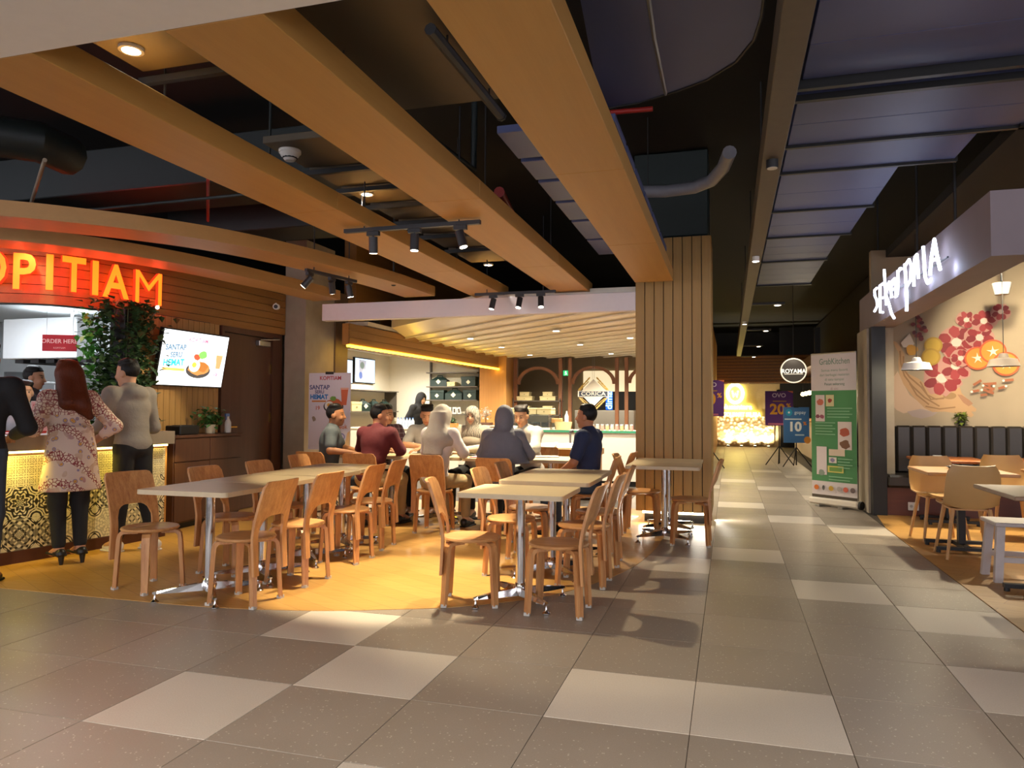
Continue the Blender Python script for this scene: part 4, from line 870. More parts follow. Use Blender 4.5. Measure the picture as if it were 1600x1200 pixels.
P.text('19', -0.28*pw, z1-0.46*H, 0.07*H, '#c86a4a', 0.02); P.text('Nek', 0.22*pw, z1-0.63*H, 0.10*H, '#e0824a', 0.01, rot=0.12); P.text('Wokwok', 0.2*pw, z1-0.71*H, 0.075*H, '#e0824a', 0.01, rot=0.08); P.disc(0.28*pw, z1-0.83*H, 0.11*pw, 0.05*H, '#8a86c0'); P.disc(0.28*pw, z1-0.83*H, 0.085*pw, 0.035*H, '#dcd8ea')
P.poly([(0.36*pw, z0), (0.5*pw, z0), (0.5*pw, z1-0.75*H), (0.44*pw, z1-0.78*H)], '#e8bf8a'); P.disc(-0.36*pw, z1-0.6*H, 0.05*pw, 0.03*H, '#9a8a7a', 10, 0, .3)
P.build('printed_sheet', ps, PRINT, (0, -0.001, 0))
# ================================================================== cake shop: lit timber fascia, white room, wooden column
M_AMBER = wood('amber_veneer', '#b07a3c', '#bf8846', 0.5)
FL = [(-5.20, 9.40), (-4.95, 15.75)]
fa = struct('wall_cake_fascia', MB().sweep(FL, [(0.0, 2.20), (0.10, 2.20), (0.10, 2.50), (0.0, 2.50)]), M_AMBER)
for k in range(3): obj('board', MB().sweep(FL, [(-0.02, 2.205+k*0.1), (0.0, 2.205+k*0.1), (0.0, 2.205+k*0.1+0.094), (-0.02, 2.205+k*0.1+0.094)]), M_BOARD, fa)
obj('led_strip', MB().sweep(FL, [(-0.035, 2.165), (0.03, 2.165), (0.03, 2.195), (-0.035, 2.195)]), emis('led_amber', '#ffcf30', 7.0), fa)
struct('wall_cake_upper', MB().box(-5.6, -5.4, 9.98, 16.0, 2.2, 4.2), M_BOARD)
M_CREAM = plain('cream_wall', '#ece2cc', 0.6, var=0.03)
spk = thing('wall_speaker', 'black loudspeaker on the boarded wall above the yellow light strip', 'speaker', (-5.33, 10.35, 2.62)); obj('cabinet', MB().bbox(-.07, .10, -.11, .11, -.14, .14, .01), M_BLACK, spk); obj('grille', MB().box(.10, .105, -.09, .09, -.12, .12), M_DARK, spk); obj('bracket', MB().box(-.09, -.06, -.03, .03, -.05, .05), M_DARK, spk)
struct('wall_cake_back', MB().box(-8.2, -4.9, 16.0, 16.1, 0, 2.6), M_CREAM)
struct('wall_cake_side', MB().box(-7.85, -7.75, 9.9, 16.0, 0, 2.6), M_CREAM)
struct('ceiling_cake', MB().box(-7.75, -5.15, 9.9, 16.0, 2.52, 2.58), M_CREAM)
struct('wall_cake_front', MB().box(-7.75, -5.6, 9.9, 9.98, 0, 2.58), M_CREAM)
wx0 = atY(749, 600, 15.7)[0]; wx1 = atY(791, 600, 15.7)[0]
struct('wall_cake_column', MB().bbox(wx0, wx1, 15.7, 16.6, 0, 2.56, 0.01), M_AMBER)
for k, (x, y) in enumerate([(-6.6, 14.6), (-6.4, 12.6), (-6.4, 10.9)]): downlight(x, y, 2.515, f'{["far", "middle", "near"][k]} downlight in the ceiling of the white cake room', True, 0.06, 230, 165, (1.0, .94, .82))
for k, (x, y) in enumerate([(-4.0, 11.2), (-2.4, 10.4), (-4.0, 12.9), (-2.5, 12.7), (-4.0, 14.9), (-2.3, 14.9), (-1.5, 11.7)]):
    downlight(x, y, 2.43, f'{ords[k]} downlight in the slatted cream soffit', True, 0.05, 230, 140, WARM2)
# screens on the side wall
for k, (u0, u1) in enumerate([(524, 548), (551, 583)]):
    a = atX(u0, 575, -7.75); b = atX(u1, 575, -7.75); zt = atX(u1, 562, -7.75)[2]; zb = atX(u1, 600, -7.75)[2]
    t = thing('wall_screen', ['left menu screen on the side wall of the cake room', 'right menu screen with a picture of rolls on the side wall of the cake room'][k], 'screen', (-7.70, (a[1]+b[1])/2, (zt+zb)/2), PI/2, 'cake room screens'); W = b[1]-a[1]; H = zt-zb
    f = obj('bezel', MB().box(-W/2, W/2, 0, 0.05, -H/2, H/2), M_BLACK, t); P = Print().rect(-W/2+.02, W/2-.02, -H/2+.02, H/2-.02, '#bcd3ee')
    P.poly([(-.3*W, -.42*H), (-.05*W, -.4*H), (0.05*W, .4*H), (-.3*W, .42*H)], '#8f8f9a').disc(-.15*W, .2*H, .1*W, .14*H, '#5f6a62').disc(-.05*W, -.1*H, .09*W, .16*H, '#c9b8a8').disc(-.22*W, -.2*H, .08*W, .14*H, '#4a5a8a'); P.build('lit_panel', f, SCREEN, (0, -0.001, 0))
    obj('wall_bracket', MB().cbox((0, 0.05, 0), 0.2, 0.06, 0.2), M_DARK, t)
M_SHELF = plain('shelf_bronze', '#5b5247', 0.5); M_BOXG = plain('cake_box_green', '#132823', 0.5, var=0.1); M_BOXC = plain('cake_box_cream', '#d8c893', 0.55, var=0.06)
# shelves on the side wall
sl = thing('wall_shelf', 'two-tier bronze shelf under the screens in the cake room', 'shelf', (-7.5, 0, 0))
ya = 11.0; yb = atX(617, 611, -7.5)[1]
for v in (611, 642.5):
    z = atX(600, v, -7.5)[2]; obj('shelf_board', MB().box(-0.25, 0.1, ya, yb, z-0.02, z), M_SHELF, sl)
obj('bracket', MB().box(-0.25, 0.05, yb-0.03, yb, atX(600, 642.5, -7.5)[2]-0.15, atX(600, 611, -7.5)[2]), M_SHELF, sl)
zl = atX(600, 642.5, -7.5)[2]+0.001
def gift_box(x, y, z, w, d, h, kind, lab, rz=0.0, grp='cake boxes'):
    t = thing('cake_box', lab, 'box', (x, y, z), rz, grp)
    if kind == 'tote':
        obj('body', MB().add([(-w/2, -d/2, 0), (w/2, -d/2, 0), (w/2, d/2, 0), (-w/2, d/2, 0), (-w/2, -d/2, h*0.55), (w/2, -d/2, h*0.55), (w/2, d/2, h*0.55), (-w/2, d/2, h*0.55), (-w*.22, -d*.1, h*.85), (w*.22, -d*.1, h*.85), (w*.22, d*.1, h*.85), (-w*.22, d*.1, h*.85)],
            [(0,3,2,1), (0,1,5,4), (1,2,6,5), (2,3,7,6), (3,0,4,7), (4,5,9,8), (5,6,10,9), (6,7,11,10), (7,4,8,11), (8,9,10,11)]), M_BOXG, t)
        obj('handle', MB().tube([(-w*.16, 0, h*.84), (-w*.15, 0, h*.98), (w*.15, 0, h*.98), (w*.16, 0, h*.84)], 0.012, 6), M_BOXG, t)
    else:
        obj('body', MB().bbox(-w/2, w/2, -d/2, d/2, 0, h*0.72, 0.004), M_BOXG if kind == 'green' else M_BOXC, t); obj('lid', MB().bbox(-w/2-.006, w/2+.006, -d/2-.006, d/2+.006, h*0.72, h, 0.004), M_BOXG if kind == 'green' else M_BOXC, t)
    c = '#d9d2b8' if kind != 'cream' else '#8f8458'; q = 0.18*min(w, h)*1.3 if kind != 'cream' else 0.14*min(w, h)
    Print().poly([(0, -q), (q, 0), (0, q), (-q, 0)], c).build('printed_label', t, PRINT, (0, -d/2-0.008, h*0.42))
    return t
for k, (u, kd) in enumerate([(556, 'cream'), (570, 'tote'), (587, 'tote'), (603, 'tote')]):
    p = atX(u, 640, -7.5); gift_box(-7.55, p[1], zl, 0.24, 0.24, 0.26 if kd == 'tote' else 0.2, kd, f'{["cream cake box at the left end", "dark green cake tote left", "dark green cake tote in the middle", "dark green cake tote at the right end"][k]} of the shelf under the screens', PI/3)
# shelf unit on the back wall
SY = 15.82
ux = lambda u: atY(u, 600, SY)[0]; vz = lambda v: atY(710, v, SY)[2]
su = thing('display_shelf', 'dark metal shelf unit with green gift boxes on the back wall of the cake room', 'shelf', (0, SY, 0))
for u in (670, 747): obj('upright', MB().box(ux(u)-.02, ux(u)+.02, 0.1, 0.16, vz(660), vz(560)), M_SHELF, su)
for v in (581.7, 603.7, 624.7, 646.7): obj('shelf_board', MB().box(ux(669), ux(748), -0.12, 0.16, vz(v)-0.025, vz(v)), M_SHELF, su)
obj('back_panel', MB().box(ux(670), ux(747), 0.145, 0.16, vz(646), vz(582)), plain('shelf_back', '#c8bfa6', 0.6), su)
for u0, u1, v, h, kd, lab in [(675, 700, 603.7, 0.25, 'tote', 'green cake tote at the left of the upper display shelf'), (701, 713, 603.7, 0.10, 'cream', 'small cream cake box on the upper display shelf'), (723, 745, 603.7, 0.22, 'green', 'dark green gift box at the right of the upper display shelf'),
                              (675, 696, 624.7, 0.22, 'green', 'dark green gift box at the left of the lower display shelf'), (698, 724, 624.7, 0.26, 'tote', 'green cake tote in the middle of the lower display shelf'), (726, 746, 624.7, 0.22, 'green', 'slate green gift box at the right of the lower display shelf')]:
    gift_box((ux(u0)+ux(u1))/2, SY, vz(v)+0.001, ux(u1)-ux(u0), 0.2, h, kd, lab)
for k, u in enumerate([684, 696, 703, 711, 719, 733]):
    t = thing('photo_card', f'{ords[k]} white framed card from the left on the bottom display shelf', 'card', (ux(u), SY-0.03, vz(646.7)+0.001), 0, 'framed cards')
    t.rotation_euler = (0, [0, 0.35, 0, 0, -0.35, 0][k]*0.6, 0); o = obj('frame', MB().box(-.045, .045, 0, .015, 0, .15), M_WHITE, t); obj('picture', MB().box(-.022, .022, -.003, 0, .03, .12), M_SHELF, t)
# ornament in front of the wooden column
on = thing('table_ornament', 'pale tree-shaped ornament on a small stand before the wooden column', 'ornament', (atY(759, 640, 15.3)[0], 15.3, 0.935)); zb = 0.0
obj('stand', MB().bbox(-.14, .14, -.1, .1, 0, .06, .006), M_DBROWN, on); obj('stem', MB().cyl((0, 0, .06), (0, 0, .2), .012, n=8), M_DBROWN, on); obj('crown', leaf_cloud(120, lambda r: (r.gauss(0, .06), r.gauss(0, .05), .27+r.gauss(0, .05)), .06, rnd), plain('pale_petal', '#ded3c4', .6), on, kind='stuff')
# counters
def counter(name, lab, x0, x1, y0, y1, h, body, top, edge=None, cat='counter'):
    t = thing(name, lab, cat, ((x0+x1)/2, (y0+y1)/2, 0.003)); a = (x1-x0)/2; b = (y1-y0)/2
    obj('body', MB().bbox(-a, a, -b, b, 0.08, h-0.03, .004), body, t); obj('toe_kick', MB().box(-a+.03, a-.03, -b+.04, b-.03, 0, .08), M_BLACK, t); obj('top', MB().bbox(-a-.02, a+.02, -b-.03, b+.02, h-.03, h, .004), top, t)
    if edge: obj('glass_edge', MB().box(-a-.02, a+.02, -b-.036, -b-.03, h-.035, h+.004), edge, t)
    return t
M_GREENE = plain('green_glass_edge', '#3f8f6a', .2); M_CNTW = plain('counter_white', '#e6dcc8', .4, var=.03)
counter('display_counter', 'long white display counter with a green glass edge under the cake logo', -4.35, -0.98, 12.45, 13.1, 0.925, M_CNTW, M_CNTW, M_GREENE)
counter('service_counter', 'white counter in front of the worker in black', -6.9, -4.9, 12.5, 13.1, 0.93, M_CNTW, M_CNTW)
counter('back_counter', 'low cream counter along the back of the cake room', -6.9, -4.95, 15.0, 15.65, 0.93, M_CNTW, M_CNTW)
# wooden podium counter between tables and display
px0 = atY(845, 720, 10.4)[0]; px1 = atY(930, 720, 10.4)[0]; ph = atY(880, 702, 10.4)[2]
pc = thing('wooden_podium', 'open-fronted wooden podium counter behind the man in the navy polo shirt', 'podium', ((px0+px1)/2, 10.4, 0.003)); a = (px1-px0)/2
obj('top', MB().bbox(-a-.03, a+.03, 0, .6, ph-.09, ph, .004), M_AMBER, pc); obj('side_panel', MB().bbox(-a, -a+.05, .02, .58, 0, ph-.09, .004), M_AMBER, pc); obj('side_panel', MB().bbox(a-.05, a, .02, .58, 0, ph-.09, .004), M_AMBER, pc); obj('back_panel', MB().box(-a+.05, a-.05, .30, .33, 0, ph-.09), M_AMBER, pc); obj('shelf', MB().box(-a+.05, a-.05, .05, .3, .30, .33), M_AMBER, pc)
for k, u in enumerate([853, 884]):
    p = atY(u, 697, 10.6); tt = thing('menu_book', f'{["left", "right"][k]} open pale menu book propped on the wooden podium', 'book', (p[0], 10.6, ph+.004), .3*k)
    obj('cover', MB().add([(-.14, -.1, 0), (.14, -.1, 0.0), (.16, .1, .07), (-.12, .1, .05), (-.14, -.1, .012), (.14, -.1, .012), (.16, .1, .082), (-.12, .1, .062)], [(0,3,2,1), (4,5,6,7), (0,1,5,4), (1,2,6,5), (2,3,7,6), (3,0,4,7)]), M_CNTW, tt); obj('page', MB().add([(-.13, -.095, .0135), (.13, -.095, .0135), (.15, .09, .081), (-.11, .09, .061)], [(0, 1, 2, 3)]), M_WHITE, tt)
tp = thing('tap', 'slim dark steel tap post beside the navy polo man', 'tap', (atY(891, 690, 10.7)[0], 10.7, ph+.004)); obj('post', MB().cyl((0, 0, 0), (0, 0, .24), .016, n=10), M_STEEL, tp); obj('spout', MB().cyl((-.01, 0, .23), (.05, 0, .25), .02, n=10), M_DARK, tp)
# display case and goods on the long counter
zc = 0.93
gc = thing('glass_case', 'low glass cake case on the display counter behind the man in the hooded top', 'display case', (atY(832, 660, 12.75)[0], 12.75, zc))
M_GLASS = NT('clear_glass'); M_GLASS.set((0.9, 0.97, 0.95, 1), 0.02); M_GLASS.b.inputs['Transmission Weight'].default_value = 0.95; M_GLASS.b.inputs['IOR'].default_value = 1.1; M_GLASS = M_GLASS.m
obj('case_base', MB().box(-.5, .35, -.25, .25, 0, .04), M_CNTW, gc)
for x0, x1, y0, y1, z0, z1 in ((-.5, .35, -.25, -.244, .04, .26), (-.5, .35, .244, .25, .04, .26), (-.5, -.494, -.244, .244, .04, .26), (.344, .35, -.244, .244, .04, .26), (-.5, .35, -.25, .25, .26, .268)): obj('pane', MB().box(x0, x1, y0, y1, z0, z1), M_GLASS, gc)
for k in range(5):
    t = thing('loaf_cake', f'{ords[k]} small cake from the left inside the glass case', 'cake', (gc.location.x-.4+k*.16, 12.72, zc+.042), 0, 'cakes in the glass case'); obj('sponge', MB().bbox(-.055, .055, -.08, .08, 0, .07, .012), plain(f'sponge_{k%3}', ['#b98a4e', '#8aa05a', '#d0b890'][k % 3], .7), t); obj('icing', MB().bbox(-.055, .055, -.08, .08, .07, .085, .01), plain('icing', '#efe6d2', .5), t)
for k in range(3): gift_box(gc.location.x-.3+k*.27, 12.78, zc+.27, .26, .3, .11, 'cream', f'{ords[k]} flat cream cake box from the left on top of the glass case')
bs = thing('cake_basket', 'cream basket of goods with a bottle on the display counter', 'basket', (atY(880, 660, 12.7)[0], 12.7, zc)); obj('basket', MB().lathe([(0, 0), (.13, 0), (.16, .14), (.15, .14), (.12, .015), (0, .015)], n=16), M_BOXC, bs, True); obj('packet', MB().bbox(-.2, -.02, -.08, .08, .12, .2, .01), plain('packet_tan', '#c9985a', .5), bs); obj('bottle', MB().lathe([(0, .1), (.035, .1), (.035, .24), (.014, .29), (.014, .33), (0, .33)], (.06, 0, 0), 12), M_WHITE, bs, True)
for k in range(9):
    u = 926+k*7.6; p = atY(u, 668, 12.62); t = thing('cake_jar', f'{(ords+["eighth", "ninth"])[k]} small wrapped jar from the left in the row on the display counter', 'jar', (p[0], 12.62, zc), 0, 'jars on the display counter')
    obj('jar', MB().lathe([(0, 0), (.028, 0), (.033, .03), (.030, .07), (.022, .09), (0, .09)], n=12), plain(f'jar_{k%3}', ['#d8a878', '#e3c9a4', '#d9897a'][k % 3], .4), t, True); obj('lid', MB().cyl((0, 0, .09), (0, 0, .105), .026, n=12), M_WHITE, t)
# arches with shelves behind the counter
AY = 16.25
M_ARCH = wood('red_brown_timber', '#84512f', '#94603a', .5)
ax_ = lambda u: atY(u, 600, AY)[0]
for k, (u0, u1) in enumerate([(806, 876), (891, 964), (979, 1052)]):
    x0, x1 = ax_(u0), ax_(u1); c = (x0+x1)/2; r = (x1-x0)/2; t = thing('timber_arch', f'{["left", "middle", "right"][k]} red-brown timber arch behind the cake counter', 'arch', (c, AY, 0.003), 0, 'timber arches')
    for s_ in (-1, 1): obj('post', MB().box(s_*r-.04, s_*r+.04, -.04, .04, 0, 2.43), M_ARCH, t)
    zt = 2.27-r*.8; pts = []
    m = MB(); n = 16; vs = []
    for i in range(n+1):
        a_ = PI*i/n; co, si = math.cos(a_), math.sin(a_)
        for rr in (r-.02, r-.10):
            for y in (-.03, .03): vs.append((co*rr, y, zt+si*rr*.8))
    fs = [(i*4+q, i*4+p, (i+1)*4+p, (i+1)*4+q) for i in range(n) for q, p in ((0, 1), (1, 3), (3, 2), (2, 0))]+[(0, 2, 3, 1), (n*4, n*4+1, n*4+3, n*4+2)]
    obj('arch_head', m.add(vs, fs), M_ARCH, t)
sx0, sx1 = ax_(803), ax_(877)
sh = thing('arch_shelf', 'two-tier metal shelf inside the left timber arch', 'shelf', (0, AY+.05, 0))
zz = [atY(840, v, AY)[2] for v in (626, 648)]
for z in zz: obj('shelf_board', MB().box(sx0, sx1, -.15, .2, z-.02, z), M_SHELF, sh)
for x in (sx0+.01, sx1-.01): obj('upright', MB().box(x-.012, x+.012, -.15, -.126, .02, zz[0]+.05), M_SHELF, sh)
for z, nm in ((zz[0], 'upper'), (zz[1], 'lower')):
    for u, w_, dz_, wh in ((821, .36, 0, 'large left'), (857, .36, 0, 'large right'), (821, .22, .10, 'small left'), (857, .22, .10, 'small right')):
        gift_box(ax_(u), AY+.02, z+dz_+.002, w_, .22, .095, 'cream', f'{wh} cream cake box on the {nm} shelf in the left arch')
# cake logo
LY = 15.9; lx, _, lz = atY(927, 614, LY)
lg = thing('hanging_logo', 'diamond CORICA logo sign hanging in the middle timber arch', 'sign', (lx, LY, lz)); S = .30
obj('diamond', MB().add([(0, 0, -S), (S, 0, 0), (0, 0, S), (-S, 0, 0), (0, .02, -S), (S, .02, 0), (0, .02, S), (-S, .02, 0)], [(0,1,2,3), (7,6,5,4), (0,4,5,1), (1,5,6,2), (2,6,7,3), (3,7,4,0)]), M_WHITE, lg)
P = Print().poly([(0, -S*.94), (S*.94, 0), (0, S*.94), (-S*.94, 0)], '#e6dcc6'); P.rect(-.34, .34, -.085, .045, '#efe6d4').rect(-.315, .315, -.075, .035, '#3c4250').text('CORICA', 0, -.02, .115, '#e8e0cc', .012, 1.25).text('BRUNEI', 0, -.40, .05, '#8a7a50')
P.stroke([(-.30, .06), (-.22, .13), (-.1, .25)], .02, '#b08a3a').stroke([(.30, .06), (.22, .13), (.1, .25)], .02, '#b08a3a').stroke([(-.26, -.11), (-.15, -.2), (0, -.34), (.15, -.2), (.26, -.11)], .02, '#a8894a')
for s_ in (-1, 1):
    for q in range(5): P.disc(s_*(.30-q*.05), .09+q*.055, .045, .018, '#c9a24a', 10, s_*-.8); P.disc(s_*(.28-q*.05), -.13-q*.05, .045, .018, '#c2a25a', 10, s_*.8)
P.build('printed_face', lg, PRINT, (0, -.002, 0)); obj('ribbon', MB().box(-.34, .34, .0, .012, -.085, .045), M_WHITE, lg)
for s_ in (-.02, .02): obj('hanging_wire', MB().cyl((s_, .01, S), (s_, .01, 2.60-lz), .003, n=5), M_STEEL, lg)
# beyond the arches: shop fronts across the next aisle
BY = 19.5
struct('wall_beyond', MB().box(-9, -1.0, BY, BY+.1, 0, 3.6), plain('beige_shopfront', '#9f8a66', .6, var=.05))
bx = lambda u: atY(u, 600, BY)[0]; bz = lambda v: atY(900, v, BY)[2]
obj('lit_shop_panel', MB().box(bx(912), bx(995), BY-.056, BY-.004, bz(612), bz(580)), emis('shop_panel_glow', '#e9d6ac', .75), label='pale lit bulkhead of the shop seen through the middle arch', cat='panel')
obj('dark_shop_window', MB().box(bx(912), bx(995), BY-.064, BY-.004, bz(640), bz(612)), M_BLACK, label='dark shop window seen through the middle arch', cat='window')
obj('white_shop_counter', MB().bbox(bx(905), bx(995), BY-.6, BY-.1, 0.003, bz(641), .01), M_CNTW, label='white shop counter seen through the middle arch', cat='counter')
vs_ = thing('vertical_sign', 'blue glowing vertical sign in the shop seen through the middle arch', 'sign', (bx(953), BY-.12, (bz(612)+bz(640))/2)); hh = (bz(612)-bz(640))/2
f = obj('sign_box', MB().box(-.09, .09, 0, .05, -hh, hh), M_BLACK, vs_); Print().rect(-.09, .09, -hh, hh, '#1b4fb8').text('dima', 0, 0, .24, '#9fd0ff', .02, 1.0, PI/2).build('lit_face', f, attr_mat('lit_sign_blue', .4, 1.8), (0, -.002, 0))
ex = thing('exit_sign', 'small green exit sign above the gap between two arches', 'sign', (atY(884, 583, 16.6)[0], 16.6, atY(884, 583, 16.6)[2])); f = obj('sign_box', MB().box(-.07, .07, 0, .04, -.07, .07), M_DARK, ex); Print().rect(-.06, .06, -.06, .06, '#2fae62').disc(.0, .03, .016, .016, '#d8ffe6').stroke([(0, .01), (.01, -.01), (-.02, -.045)], .014, '#d8ffe6').stroke([(.01, -.01), (.03, -.04)], .012, '#d8ffe6').stroke([(-.03, .0), (0, .01), (.03, -.005)], .01, '#d8ffe6').build('lit_face', f, attr_mat('lit_sign_green', .4, 1.2), (0, -.002, 0)); obj('hanger', MB().cyl((0, .02, .07), (0, .02, 4.3-atY(884, 583, 16.6)[2]), .006, n=6), M_DARK, ex)
struct('ceiling_beyond', MB().box(-9, -1.0, 16.8, 19.5, 2.75, 2.85), plain('brown_ceiling', '#5a4326', .7))
for k, (x, y) in enumerate([(-3.2, 18.2), (-2.0, 18.4), (-4.6, 18.0)]): downlight(x, y, 2.745, f'{["middle", "right", "left"][k]} downlight beyond the timber arches', True, .05, 55, 130, WARM2)
# small plant and clutter on the service counter
t = thing('potted_plant', 'tiny green plant in a wooden box on the white service counter', 'plant', (atY(707, 668, 12.8)[0], 12.8, .935)); obj('pot', MB().bbox(-.1, .1, -.06, .06, 0, .09, .006), M_AMBER, t); obj('foliage', leaf_cloud(90, lambda r: (r.gauss(0, .035), r.gauss(0, .035), .14+r.gauss(0, .035)), .06, rnd), M_LEAF2, t, kind='stuff')
for k in range(6):
    p = atY(622+k*4.6, 672, 12.7); t = thing('water_bottle', f'{ords[k]} clear water bottle from the left on the service counter', 'bottle', (p[0], 12.7, .935), 0, 'water bottles'); obj('bottle_body', MB().lathe([(0, 0), (.03, 0), (.03, .12), (.013, .16), (.013, .17), (0, .17)], n=12), plain('bottle_pale_blue', '#c4d4e6', .15), t, True); obj('cap', MB().cyl((0, 0, .17), (0, 0, .185), .015, n=10), plain('cap_blue', '#4a78c0', .4), t)
# ================================================================== right-hand restaurant: mural, bench, tables, shell chairs, sign
MY = 10.618
def mp(u, v): p = atY(u, v, MY); return (p[0], p[2])
def c2(x, y): return mp(1300+x/4, 340+y/4)
def c5(x, y): return mp(1380+x/7.273, 540+y/7.273)
def scl(px): return px/7.273*10.9/1153
P = Print()
P.poly([c5(x, y) for x, y in [(165, 290), (110, 370), (70, 480), (68, 580), (95, 660), (150, 730), (230, 770), (420, 730), (560, 760), (300, 560), (230, 430)]], '#c2a68c')
P.poly([c5(x, y) for x, y in [(270, 750), (420, 720), (620, 760), (560, 800), (440, 830), (330, 805)]], '#a5948c')
P.poly([c5(x, y) for x, y in [(100, -60), (150, -40), (200, 20), (245, 100), (235, 240), (285, 320), (400, 375), (520, 480), (650, 545), (740, 480), (800, 450), (870, 470), (890, 540), (960, 610), (1010, 680), (1060, 720), (1050, 750), (1000, 750), (1030, 790), (1000, 815), (860, 775), (700, 750), (560, 755), (470, 710), (330, 570), (230, 440), (185, 330), (170, 200), (180, 100), (140, 20)]], '#b8936a')
for pts, wd in [([(190, 60), (200, 200), (240, 340), (330, 460), (470, 590), (640, 690)], 1.1), ([(230, 120), (225, 260), (300, 360), (430, 470), (540, 610), (690, 600)], 1.1), ([(420, 410), (500, 560), (600, 610), (760, 580)], 1.0), ([(480, 690), (640, 720), (820, 700)], 1.0), ([(300, 430), (380, 560), (520, 670)], 1.0)]:
    P.stroke([c5(x, y) for x, y in pts], .018*wd, '#94704a')
P.poly([c5(x, y) for x, y in [(840, 555), (890, 560), (980, 620), (1020, 660), (970, 690), (910, 650)]], '#a3785a'); P.disc(*c5(755, 570), scl(58), scl(34), '#99784f')
def flower(c, r, seed, col='#8c2228'):
    rr = random.Random(seed); P.disc(c[0], c[1], r, r*.92, '#b58478', 18, 0, .12)
    for k in range(7):
        a = k*2*PI/7+rr.uniform(-.3, .3); q = r*.6; P.disc(c[0]+q*math.cos(a), c[1]+q*math.sin(a), r*.34, r*.27, [col, '#7d1a22', '#993034'][k % 3], 12, a, .12)
    P.disc(c[0], c[1], r*.27, r*.25, '#ddc3b4', 14, 0, .08)
flower(c5(665, 370), scl(180), 1); flower(c5(820, 230), scl(150), 2); flower(c2(775, 780), scl(95*7.273/4), 3); flower(c2(920, 750), scl(70*7.273/4), 4); flower(c2(838, 640), scl(50*7.273/4), 5); flower(c2(945, 648), scl(62*7.273/4), 6); flower(c2(1050, 590), scl(48*7.273/4), 7); flower(c2(800, 880), scl(50*7.273/4), 8)
for x, y, r in [(905, 880, 62), (1000, 838, 64), (1080, 915, 64)]:
    c = c2(x, y); R_ = scl(r*7.273/4); P.disc(c[0], c[1], R_, R_, '#d4552a'); P.disc(c[0], c[1], R_*.86, R_*.86, '#ee8a2e')
    for k in range(5): a = k*2*PI/5+.4; P.poly([(c[0]+.1*R_*math.cos(a+1.5), c[1]+.1*R_*math.sin(a+1.5)), (c[0]+.5*R_*math.cos(a), c[1]+.5*R_*math.sin(a)), (c[0]+.1*R_*math.cos(a-1.5), c[1]+.1*R_*math.sin(a-1.5))], '#f3dcc6')
    P.disc(c[0], c[1], R_*.18, R_*.18, '#f3dcc6')
for x, y, r in [(628, 800, 45), (613, 872, 47)]: c = c2(x, y); R_ = scl(r*7.273/4); P.disc(c[0], c[1], R_, R_, '#a8842a'); P.disc(c[0], c[1], R_*.8, R_*.8, '#b8962f')
c = c2(465, 775); P.poly([c2(480, 725), c2(510, 790), c2(490, 815), c2(440, 812), c2(425, 785)], '#d3c6b4'); P.disc(*c2(495, 830), scl(28*1.8), scl(30*1.8), '#d09a3a', 12, 0, .15)
rr = random.Random(5)
for k in range(16): P.disc(*c2(500+rr.uniform(0, 90)*min(1, .35+k/16), 610+k*10), scl(22), scl(20), ['#6e2a2c', '#8d4440', '#5a2226'][k % 3], 10, 0, .15)
for a, b in [((1010, 450), (1100, 395)), ((985, 525), (1075, 510)), ((1120, 440), (1270, 430)), ((1130, 470), (1250, 500)), ((1120, 500), (1240, 545)), ((1090, 565), (1165, 555)), ((1290, 490), (1380, 465)), ((1345, 400), (1465, 388)), ((1180, 440), (1220, 540))]:
    P.stroke([c5(*a), c5(*b)], .03, '#9a5a38')
for x, y in [(1120, 455), (1105, 505), (1240, 462), (1350, 400), (990, 525), (1375, 462)]: P.disc(*c5(x, y), .014, .014, '#f2ead8')
P.build('painted_mural', None, PRINT, (0, MY, 0), label='mural of a hand with red blossoms, orange slices and spices on the restaurant wall', cat='mural')
# bench
M_HIDE = plain('charcoal_leather', '#2b2621', .35, var=.08, scale=30); M_RBROWN = wood('red_brown_panel', '#5a2c1c', '#6b3724', .45, 'X', .6)
bn = thing('wall_bench', 'long charcoal leather wall bench with channelled back below the mural', 'bench', (1.87, 10.05, .003))
obj('base', MB().box(0, 5.5, .06, .55, 0, .34), M_RBROWN, bn); obj('seat', MB().bbox(-.01, 5.5, 0, .44, .34, .50, .03), M_HIDE, bn); obj('back_board', MB().box(0, 5.5, .50, .56, .34, 1.09), M_DARK, bn)
cme = MB().bbox(0, .172, 0, .10, .50, 1.10, .022).mesh('back_channel'); cme.materials.append(M_HIDE)
for k in range(31):
    o = bpy.data.objects.new('back_channel', cme); COL.objects.link(o); o.parent = bn; o.location = (k*.177, .41, 0)
x, y, z = atY(1427, 791, 10.11); so_ = thing('wall_socket', 'white socket plate on the red-brown front of the bench', 'socket', (x, 10.105, z)); obj('plate', MB().bbox(-.06, .06, -.012, 0, -.05, .05, .004), M_WHITE, so_); obj('outlet', MB().cyl((-.025, -.014, 0), (-.025, -.011, 0), .018, n=12).cyl((.025, -.014, 0), (.025, -.011, 0), .018, n=12), M_PAD, so_)
for k, (u, c_) in enumerate([(1502, '#6b7a2a'), (1383, '#3d5a22')]):
    x = atY(u, 655, 10.58)[0]; t = thing('potted_plant', ['small yellow-green plant on the bench back below the mural', 'small dark green plant at the left end of the bench back'][k], 'plant', (x, 10.57, 1.095)); obj('pot', MB().lathe([(0, 0), (.035, 0), (.042, .07), (0, .07)], n=12), M_BLACK, t, True); obj('foliage', leaf_cloud(90, lambda r: (r.gauss(0, .03), r.gauss(0, .02), .11+r.gauss(0, .035)), .06, rnd), plain('moss_'+str(k), c_, .6, var=.3), t, kind='stuff')
